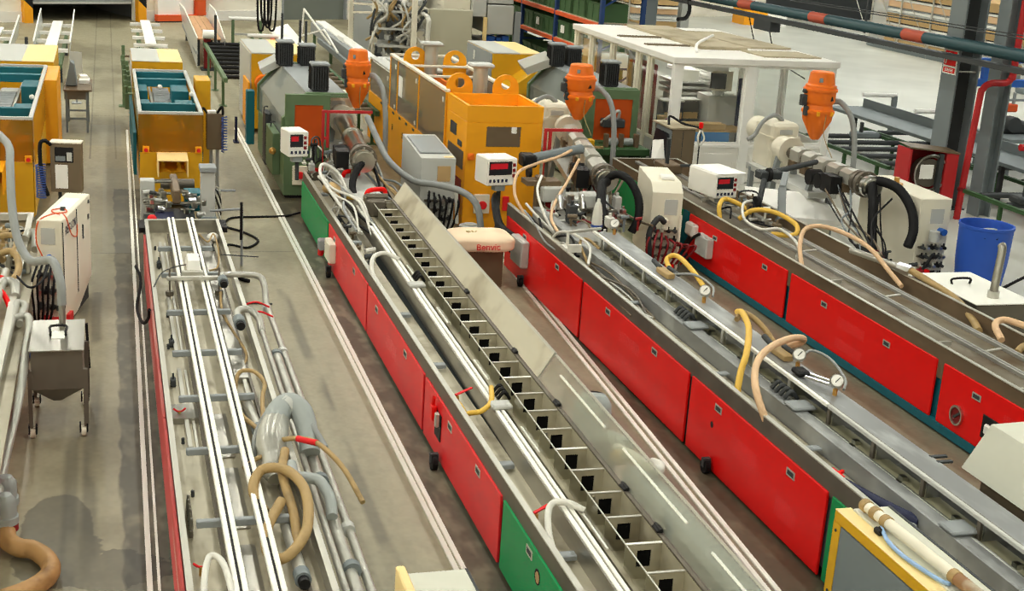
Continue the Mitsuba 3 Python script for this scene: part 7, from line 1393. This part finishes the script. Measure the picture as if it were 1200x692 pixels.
# wrapped stock on pallets
g = np.random.default_rng(11)
def bundle(lab, x, y0, y1, w, h, z0, grp=None):
    k = thing('profile_stack', lab, 'stack')
    part(k, 'pallet', [box(x - 0.1, x + w + 0.1, y0, y1, 0, 0.05), box(x - 0.12, x - 0.02, y0, y1, 0.05, 0.2), box(x + w, x + w + 0.1, y0, y1, 0.05, 0.2)], 'steel_grey', 'grey steel pallet')
    n = 0; z = 0.2
    while z < z0 + h:
        m = ['cardboard', 'light_grey', 'white_profile', 'mid_grey', 'pink_hose', 'white_paint', 'dark_grey'][n % 7]; hh = [0.40, 0.08, 0.14, 0.07, 0.30, 0.12, 0.05][n % 7]
        o = g.uniform(-0.06, 0.06)
        part(k, 'layer', [box(x + o, x + w + o, y0 + 0.2 + g.uniform(0, .5), y1 - g.uniform(0.1, .5), z, z + hh - 0.02)], m); z += hh; n += 1
    for y in np.arange(y0 + 0.8, y1, 2.6):
        part(k, 'frame_post', [box(x - 0.12, x - 0.06, y, y + 0.08, 0.05, z + 0.2), bar((x - 0.1, y, 0.3), (x - 0.1, y + 2.4, z), 0.03)], 'aluminium')
    part(k, 'film', [box(x - 0.05, x - 0.045, y1 - 1.4, y1 - 0.1, 0.2, z), box(x - 0.05, x + w, y1 - 0.1, y1 - 0.095, 0.2, z)], 'film_wrap', 'clear wrapping film')
    return k
bundle('long wrapped stack of cartons and profiles, far behind the overhead pipe', 36.4, 44.0, 60.5, 2.2, 2.4, 0.2)
bundle('second wrapped stack of profiles at the right edge behind the red pipe', 33.5, 36.0, 44.5, 2.2, 2.2, 0.2)
bundle('tall stack of white wrapped profile bundles behind the office roof', 24.5, 62.0, 69.0, 2.4, 2.6, 0.2)
k = thing('floor_machine', 'yellow and white machine far back between the overhead pipe and the office roof', 'machine')
part(k, 'body', [box(33.6, 35.0, 69.0, 70.5, 0, 0.9)], 'orange_yellow')
part(k, 'side', [box(35.0, 36.2, 69.0, 70.4, 0, 1.0)], 'white_profile')
k = thing('dark_machine', 'long dark machine at the far wall, top of the picture behind the overhead pipe', 'machine')
part(k, 'body', [box(36.0, 47.0, 76.0, 78.0, 0, 1.6, 0.05)], 'dark_grey')
part(k, 'ramp', [box(44.0, 50.0, 68.5, 70.0, 0.6, 1.0), box(44.5, 44.8, 69, 69.5, 0, 0.6), box(49, 49.3, 69, 69.5, 0, 0.6)], 'steel_grey')

# ================================================================ pallet rack with green crates
R = thing('pallet_rack', 'blue and orange pallet rack holding dark green crates', 'rack')
rx, rX = 14.0, 15.3
ups = (38.3, 42.6, 46.4, 50.2)
for y in ups:
    for x in (rx, rX): part(R, 'upright', [box(x, x + 0.12, y, y + 0.14, 0, 4.6)], 'rack_blue')
    part(R, 'brace', [bar((rx + 0.06, y + 0.07, z), (rX + 0.06, y + 0.07, z + 0.75), 0.05) for z in (0.4, 1.7, 3.0)] + [bar((rx + 0.06, y + 0.07, z), (rX + 0.06, y + 0.07, z), 0.06) for z in (1.2, 2.4, 3.3)], 'rack_blue')
for z in (1.66, 2.52, 3.42):
    for a, b in zip(ups[:-1], ups[1:]):
        for x in (rx - 0.02, rX + 0.08): part(R, 'beam', [box(x, x + 0.06, a + 0.14, b, z - 0.13, z, 0.01)], 'rack_orange')
        part(R, 'shelf_board', [box(rx + 0.04, rX + 0.08, a + 0.16, b - 0.02, z, z + 0.03)], 'plywood')
n = 0
for lev, z in enumerate((0.0, 1.69, 2.55)):
    for bay, (a, b) in enumerate(zip(ups[:-1], ups[1:])):
        for c in range(3):
            y = a + 0.25 + c * (b - a - 0.3) / 3
            if lev == 2 and bay == 0 and c == 0: pass
            row = ('floor level', 'lower shelf', 'upper shelf')[lev]; colm = ('nearest', 'second', 'third', 'fourth', 'fifth', 'sixth', 'seventh', 'eighth', 'ninth')[bay * 3 + c]
            k = thing('crate', f'dark green crate on the {row} of the rack, {colm} from the near end', 'crate', 'green crates in the rack')
            h = 0.55 if lev else 1.15; L = (b - a - 0.3) / 3 - 0.12
            part(k, 'body', [box(rx + 0.06, rx + 0.95, y, y + L, z, z + 0.03), box(rx + 0.06, rx + 0.09, y, y + L, z + 0.03, z + h), box(rx + 0.92, rx + 0.95, y, y + L, z + 0.03, z + h), box(rx + 0.09, rx + 0.92, y, y + 0.03, z + 0.03, z + h), box(rx + 0.09, rx + 0.92, y + L - 0.03, y + L, z + 0.03, z + h)], 'crate_green')
            part(k, 'rib', [box(rx + 0.045, rx + 0.06, y + q, y + q + 0.05, z + 0.02, z + h) for q in (0.05, L * 0.5, L - 0.1)] + [box(rx + 0.04, rx + 0.06, y, y + L, z + h - 0.06, z + h)], 'deep_green')
            if (lev, bay, c) in ((1, 0, 0), (1, 0, 2), (0, 1, 2), (0, 2, 1), (1, 1, 1)): part(k, 'ticket', [box(rx + 0.03, rx + 0.042, y + L * 0.4, y + L * 0.7, z + 0.18, z + 0.42)], 'paper', 'white ticket')
solo('white_bundle', 'white sheets piled at the near end of the rack beside the office', 'sheets', [box(15.6, 16.7, 38.6, 39.6, 0, 2.2, 0.03)], 'white_profile')
solo('steel_column', 'grey and dark steel column behind the office roof, beside the rack', 'column', [box(16.9, 17.3, 42.0, 42.04, 0, ZC), box(16.9, 17.3, 42.36, 42.4, 0, ZC), box(17.08, 17.12, 42.04, 42.36, 0, ZC)], 'steel_grey')
solo('steel_column', 'second grey steel column behind the office roof', 'column', [box(18.6, 18.9, 43.0, 43.04, 0, ZC), box(18.6, 18.9, 43.3, 43.34, 0, ZC), box(18.73, 18.77, 43.04, 43.3, 0, ZC)], 'light_grey')

# ================================================================ background left and middle
def tilt_table(lab, x0, x1, y0, y1, z, guards, mat='white_profile'):
    k = thing('tilting_table', lab, 'table'); xc = (x0 + x1) / 2
    part(k, 'chute', [box(xc - 0.16, xc + 0.16, y0, y1, z - 0.02, z + 0.04)], mat, 'white centre channel')
    for i, y in enumerate(np.linspace(y0 + 0.5, y1 - 0.4, 4)):
        part(k, 'cross_arm', [box(x0, x1, y - 0.07, y + 0.07, z - 0.12, z - 0.02)], mat)
    part(k, 'spine', [box(xc - 0.3, xc - 0.2, y0, y1, 0.45, 0.6), box(xc + 0.2, xc + 0.3, y0, y1, 0.45, 0.6)], 'olive_green')
    for y in (y0 + 0.6, y1 - 0.8):
        part(k, 'leg', [box(xc - 0.3, xc - 0.2, y, y + 0.1, 0, 0.45), box(xc + 0.2, xc + 0.3, y, y + 0.1, 0, 0.45), box(xc - 0.05, xc + 0.05, y, y + 0.1, 0.45, z - 0.1)], 'dark_grey')
    if guards:
        for s, x in ((-1, x0), (1, x1)):
            part(k, 'guard', [hull([(x, y0 + 1.5, z - 0.3), (x + s * 0.03, y0 + 1.5, z + 0.05), (x, y1, z - 0.2), (x + s * 0.05, y1, z + 0.42), (x + s * 0.05, y1 - 1.2, z + 0.36), (x + s * 0.02, y0 + 1.5, z - 0.3), (x + s * 0.07, y1, z + 0.42)])], 'film_wrap', 'clear side guard')
            part(k, 'guard_edge', [bar((x + s * 0.03, y0 + 1.5, z + 0.05), (x + s * 0.05, y1 - 1.2, z + 0.36), 0.04), bar((x + s * 0.05, y1 - 1.2, z + 0.36), (x + s * 0.05, y1, z + 0.42), 0.04)], mat)
    return k
tilt_table('white tilting table with clear side guards behind the saw of the leftmost line', -2.05, -1.1, 40.5, 48.0, 1.0, True)
tilt_table('small white tilting table behind the saw of the open table line', 0.75, 1.75, 42.5, 49.5, 0.98, False)
tilt_table('white tilting table cut by the left edge of the picture', -3.9, -2.75, 40.0, 46.5, 0.9, True)
k = thing('green_stop', 'olive green stop bar on a post left of the small saw cabinets', 'stand')
part(k, 'post', [box(0.34, 0.42, 37.0, 37.1, 0, 1.6), box(0.25, 0.5, 36.9, 37.2, 0, 0.03)], 'olive_green')
part(k, 'bar', [box(0.34, 1.0, 37.0, 37.06, 1.15, 1.2), box(0.34, 1.0, 37.0, 37.06, 1.3, 1.35)], 'brown_panel')
k = thing('green_stop', 'olive green stop bar on a post behind the saw of the leftmost line', 'stand')
part(k, 'post', [box(-2.15, -2.07, 39.0, 39.1, 0, 1.5), box(-2.25, -2.0, 38.9, 39.2, 0, 0.03)], 'dark_grey')
part(k, 'bar', [box(-2.15, -1.6, 39.0, 39.06, 1.1, 1.15)], 'brown_panel')
W = thing('wood_chute', 'wooden bottomed chute with clear plastic side guards, back of the hall', 'chute')
part(W, 'bed', [box(2.75, 3.55, 45.5, 53.0, 0.86, 0.90)], 'wood', 'reddish wooden bed')
part(W, 'plank_line', [box(3.1, 3.12, 45.5, 53.0, 0.90, 0.905), box(3.3, 3.32, 45.5, 53.0, 0.90, 0.905)], 'brown_hose')
for s, x in ((-1, 2.72), (1, 3.58)):
    part(W, 'guard', [hull([(x, 44.3, 0.1), (x, 44.3, 1.05), (x, 53.0, 0.5), (x + s * 0.12, 53.0, 1.35), (x + s * 0.1, 50.0, 1.42), (x + s * 0.01, 44.3, 0.1), (x + s * 0.13, 53.0, 1.35)])], 'film_wrap', 'clear side guard')
    part(W, 'guard_edge', [bar((x, 44.3, 1.05), (x + s * 0.1, 50.0, 1.42), 0.03), bar((x + s * 0.1, 50.0, 1.42), (x + s * 0.12, 53.0, 1.35), 0.03)], 'white_profile')
    part(W, 'frame', [box(x - 0.04, x + 0.04, 44.6, 53.0, 0.5, 0.58)], 'mid_grey')
part(W, 'leg', [box(x, x + 0.08, y, y + 0.08, 0, 0.86) for x in (2.8, 3.45) for y in (45.6, 49.0, 52.6)], 'dark_grey')
conveyor('green roller conveyor with black rollers running from the wooden chute', 2.98, 4.1, 36.6, 45.0, 0.88, 'olive_green', 9, 0.12, 'black_plastic', legs=3)
k = thing('end_stop', 'dark red stop with a white hood at the head of the roller conveyor', 'stop')
part(k, 'post', [box(2.95, 3.15, 44.6, 44.9, 0.05, 1.2)], 'dark_red')
part(k, 'hood', [cyl((2.9, 44.5, 1.15), (3.25, 44.5, 1.15), 0.14, 14)], 'white_profile', smooth=40)
part(k, 'rod', [cyl((3.3, 44.6, 0.9), (3.3, 44.6, 1.75), 0.04, 8)], 'dark_grey', smooth=40)
part(k, 'foot', [box(2.85, 3.4, 44.4, 45.0, 0, 0.05)], 'dark_grey')
for i, (x, y, lab) in enumerate(((4.25, 51.0, 'pale roller stand behind the wooden chute'), (4.4, 45.5, 'pale roller stand beside the roller conveyor'), (10.2, 50.0, 'pale roller stand far behind the white profile cover'), (9.3, 45.0, 'pale roller stand right of the white profile cover'))):
    k = thing('roller_stand', lab, 'stand')
    part(k, 'roller', [cyl((x, y, 1.05), (x + 1.3, y, 1.05), 0.07, 10)], 'white_profile', smooth=40)
    part(k, 'post', [box(x + 0.1, x + 0.2, y - 0.05, y + 0.05, 0, 1.0), box(x + 1.1, x + 1.2, y - 0.05, y + 0.05, 0, 1.0)], 'olive_green')
    part(k, 'brace', [box(x + 0.2, x + 1.1, y - 0.03, y + 0.03, 0.45, 0.52)], 'light_grey')
k = thing('white_lid_table', 'white tilted cover on a green frame behind the ochre saw cabinet', 'table')
part(k, 'cover', [hull([(5.4, 47.9, 0.95), (6.2, 49.5, 0.95), (5.25, 39.8, 0.95), (5.95, 42.0, 0.95), (5.45, 47.9, 1.05), (6.2, 49.5, 1.08), (5.3, 39.9, 1.02), (5.95, 42.0, 1.08)])], 'white_profile')
part(k, 'frame', [box(5.45, 5.55, 41.0, 47.0, 0.8, 0.95), box(5.85, 5.95, 42.5, 47.0, 0.8, 0.95)], 'olive_green')
part(k, 'leg', [box(x, x + 0.1, y, y + 0.1, 0, 0.8) for x in (5.45, 5.85) for y in (42.6, 44.6, 46.6)], 'olive_green')
part(k, 'prop', [bar((6.3, 46.5, 1.0), (6.35, 46.4, 1.9), 0.05), bar((6.35, 46.4, 1.9), (6.9, 44.0, 1.0), 0.05), bar((6.8, 44.8, 1.4), (6.95, 42.8, 0.9), 0.05), bar((6.1, 45.5, 1.08), (6.8, 44.8, 1.4), 0.05)], 'white_paint', 'white triangular props')
part(k, 'pin', [cyl((x, y, 1.0), (x, y, 1.9), 0.04, 8) for x, y in ((5.4, 44.5), (5.7, 42.4), (5.85, 42.2))], 'dark_grey')
part(k, 'red_edge', [box(5.2, 5.3, 44.5, 46.0, 0.7, 0.95)], 'rack_orange')
conveyor('green frame table between the white tilted cover and the orange hopper', 5.3, 6.1, 31.5, 39.0, 0.9, 'deep_green', 10, 0.12, 'brown_panel', legs=4)
k = thing('profile_cover', 'long white profile channel with a grey side running towards the back wall', 'cover')
part(k, 'top', [box(7.5, 7.85, 34.5, 51.5, 0.98, 1.03)], 'white_profile')
part(k, 'side', [box(7.3, 7.5, 34.0, 51.4, 0.62, 0.98)], 'mid_grey')
part(k, 'lower_rail', [box(7.05, 7.15, 33.0, 48.0, 0.62, 0.78)], 'steel_grey')
part(k, 'leg', [box(7.35, 7.45, y, y + 0.1, 0, 0.62) for y in (35, 39, 43, 47, 51)], 'olive_green')
part(k, 'step', [box(7.46, 7.5, 45.0, 46.0, 0.98, 1.12), box(7.46, 7.5, 40.2, 40.5, 0.98, 1.1)], 'white_profile')
# black hoses hanging from above at the back
k = thing('hanging_hoses', 'bundle of thick black hoses hanging in loops before the grey sliding door', 'hose')
for i in range(4):
    x, w, zb = 3.95 + 0.1 * i, 0.16 + 0.03 * (i % 2), 2.0 + 0.09 * ((i * 2) % 3)
    part(k, 'hose', [tube([(x, 38.0 + 0.05 * i, 7.0), (x - 0.02, 38.0 + 0.05 * i, 3.6), (x, 38.0 + 0.05 * i, zb + 0.25), (x + w / 2, 38.0 + 0.05 * i, zb), (x + w, 38.0 + 0.05 * i, zb + 0.25), (x + w + 0.02, 38.0 + 0.05 * i, 3.6), (x + w, 38.0 + 0.05 * i, 7.0)], 0.028, 8)], 'rubber', smooth=60)
part(k, 'suspension', [box(3.9, 4.5, 37.9, 38.1, 6.95, 7.1), cyl((4.2, 38, 7.1), (4.2, 38, ZC), 0.03, 8)], 'dark_grey')
# orange wall gear right of the shutter
k = thing('orange_bench', 'orange frame with a white box standing at the back wall', 'frame')
def wb(u0, u1, d0, d1, z0, z1): return wbox(u0, u1, d0, d1, z0, z1)
part(k, 'frame', [wb(5.2, 7.3, 0.3, 0.6, 0.05, 0.3), wb(7.0, 7.35, 0.3, 0.7, 0.3, 2.2), wb(7.3, 8.2, 0.3, 0.7, 1.1, 1.6)], 'rack_orange')
part(k, 'white_box', [wb(5.3, 6.9, 0.1, 0.4, 0.3, 1.3)], 'white_profile')
part(k, 'foot', [wb(5.2, 7.3, 0.35, 0.55, 0.0, 0.05)], 'dark_grey')
part(k, 'dark_knob', [wb(7.2, 7.6, 0.6, 0.9, 1.25, 1.55)], 'black_plastic')
solo('wall_pipe', 'dark red pipe running down the back wall right of the grey door', 'pipe', [cyl(wpt(15.2, 0.12, 0), wpt(15.2, 0.12, 6), 0.12, 10)], 'dark_red', smooth=40)
solo('wall_pipe', 'thin pale pipe running down in front of the back wall', 'pipe', [cyl((11.1, 57.0, 0), (11.1, 57.0, 6), 0.07, 10)], 'light_grey', smooth=40)
# cream press in the middle background
M = thing('cream_press', 'large cream machine with open framework full of hoses behind the orange haul-off', 'machine')
for x, y in ((8.3, 44.2), (9.35, 43.0), (8.5, 50.0), (9.9, 49.5)): part(M, 'post', [box(x, x + 0.16, y, y + 0.16, 0, 4.4)], 'cream_paint')
part(M, 'base', [box(8.3, 10.0, 43.2, 50.0, 0.05, 0.55)], 'cream_paint')
part(M, 'cross_beam', [bar((9.9, 43.4, 2.25), (9.0, 50.0, 2.9), 0.14), bar((7.6, 44.0, 2.35), (9.4, 44.0, 2.3), 0.06), bar((7.6, 44.2, 2.05), (9.6, 44.2, 2.1), 0.06), box(8.3, 10.0, 46.0, 46.2, 3.2, 3.4)], 'cream_paint')
part(M, 'corner_tube', [tube([(9.0, 49.0, 2.7), (9.7, 43.8, 2.2), (9.86, 43.0, 2.05), (9.87, 43.0, 1.6), (9.87, 43.0, 0.3)], 0.08, 10)], 'white_hose', smooth=50)
part(M, 'front_cover', [box(9.45, 9.85, 43.4, 43.6, 0.3, 1.6)], 'cream_paint')
part(M, 'core', [box(8.6, 9.8, 45.2, 49.6, 0.55, 2.4)], 'mid_grey')
part(M, 'shelf', [box(8.35, 9.85, 43.4, 45.0, z, z + 0.06) for z in (1.05, 1.6, 2.15)], 'light_grey')
g = np.random.default_rng(21)
for i in range(46):
    x, y, z = g.uniform(8.2, 9.8), g.uniform(43.2, 44.5), g.uniform(0.9, 2.7)
    part(M, 'hose', [tube([(x, y + 0.4, z), (x + g.uniform(-.2, .2), y, z + 0.1), (x + g.uniform(-.4, .4), y - 0.1, z - 0.35), (x + g.uniform(-.3, .3), y + 0.2, z - 0.7)], 0.04, 6)], ('white_hose', 'tan_hose', 'dark_grey', 'light_grey')[i % 4], smooth=60)
for i in range(30):
    x, z = g.uniform(8.3, 9.7), g.uniform(0.6, 2.6)
    part(M, 'fitting', [box(x, x + 0.18, 43.6, 43.9, z, z + 0.18, 0.03)], ('chrome', 'dark_grey', 'light_grey')[i % 3])
part(M, 'door_panel', [box(10.02, 11.5, 43.6, 43.75, 0.2, 2.32, 0.03)], 'beige_panel', 'plain grey-beige door panel')
part(M, 'door_hinge', [cyl((10.0, 43.55, z), (10.0, 43.55, z + 0.12), 0.05, 8) for z in (0.5, 1.0, 1.5, 2.0)], 'mid_grey')
part(M, 'body', [box(10.6, 11.5, 44.0, 48.0, 0.1, 3.0, 0.02)], 'cream_paint')
part(M, 'tower', [box(11.52, 12.0, 43.8, 46.0, 0.1, 1.2, 0.02), box(11.52, 12.0, 43.8, 46.0, 2.1, 4.2, 0.02)], 'light_grey', 'grey tower')
part(M, 'tower', [box(11.56, 11.95, 45.4, 46.0, 1.2, 2.1)], 'light_grey')
part(M, 'post', [box(11.9, 12.02, 43.7, 43.8, 0, 2.1)], 'pale_yellow')
part(M, 'right_box', [box(12.05, 12.95, 43.8, 46.0, 0.1, 1.3, 0.02), box(12.05, 12.95, 43.8, 46.0, 1.55, 2.5, 0.02), box(12.05, 12.95, 43.9, 46.0, 2.54, 4.0, 0.02)], 'light_grey', 'grey boxes')
part(M, 'stored_box', [box(12.1, 12.4, 44.0, 44.6, 1.31, 1.46), box(12.45, 12.6, 43.95, 44.4, 1.31, 1.42), box(12.65, 12.88, 44.0, 44.7, 1.31, 1.48)], 'blue_paint')
part(M, 'side_rail', [box(13.0, 13.2, 43.8, 44.0, 0.0, 2.3)], 'mid_grey')
part(M, 'orange_lamp', [box(10.1, 10.3, 45.0, 45.2, 3.1, 3.4)], 'rack_orange')
part(M, 'top_frame', [box(9.2, 11.0, 45.5, 47.0, 2.75, 3.0)], 'dark_grey')

_GROUPS = {'extruder': 'extruders at the far ends of the tanks', 'haul_off_machine': 'haul-off machines', 'saw_cabinet': 'ochre saw cabinets', 'green_machine': 'olive green machines',
           'control_unit': 'white control units with red displays', 'pressure_gauge': 'pressure gauges on the closed tank', 'roller_stand': 'pale roller stands', 'floor_rail': 'rails in the floor',
           'temperature_cabinet': 'cream cabinets', 'tilting_table': 'white tilting tables', 'switch_box': 'switch boxes on the red panels', 'red_guard_frame': 'red bracket frames', 'steel_column': 'steel columns',
           'plywood_board': 'boards on the office roof', 'profile_stack': 'wrapped stacks of profiles', 'storage_bin': 'bins inside the office', 'support_arm': 'white rollers on posts', 'door_guard_post': 'striped guard posts'}
for _k, _d in labels.items():
    if 'category' in _d and 'group' not in _d:
        _b = _k.rsplit('_', 1)[0] if _k[-3:].isdigit() else _k
        if _b in _GROUPS: _d['group'] = _GROUPS[_b]
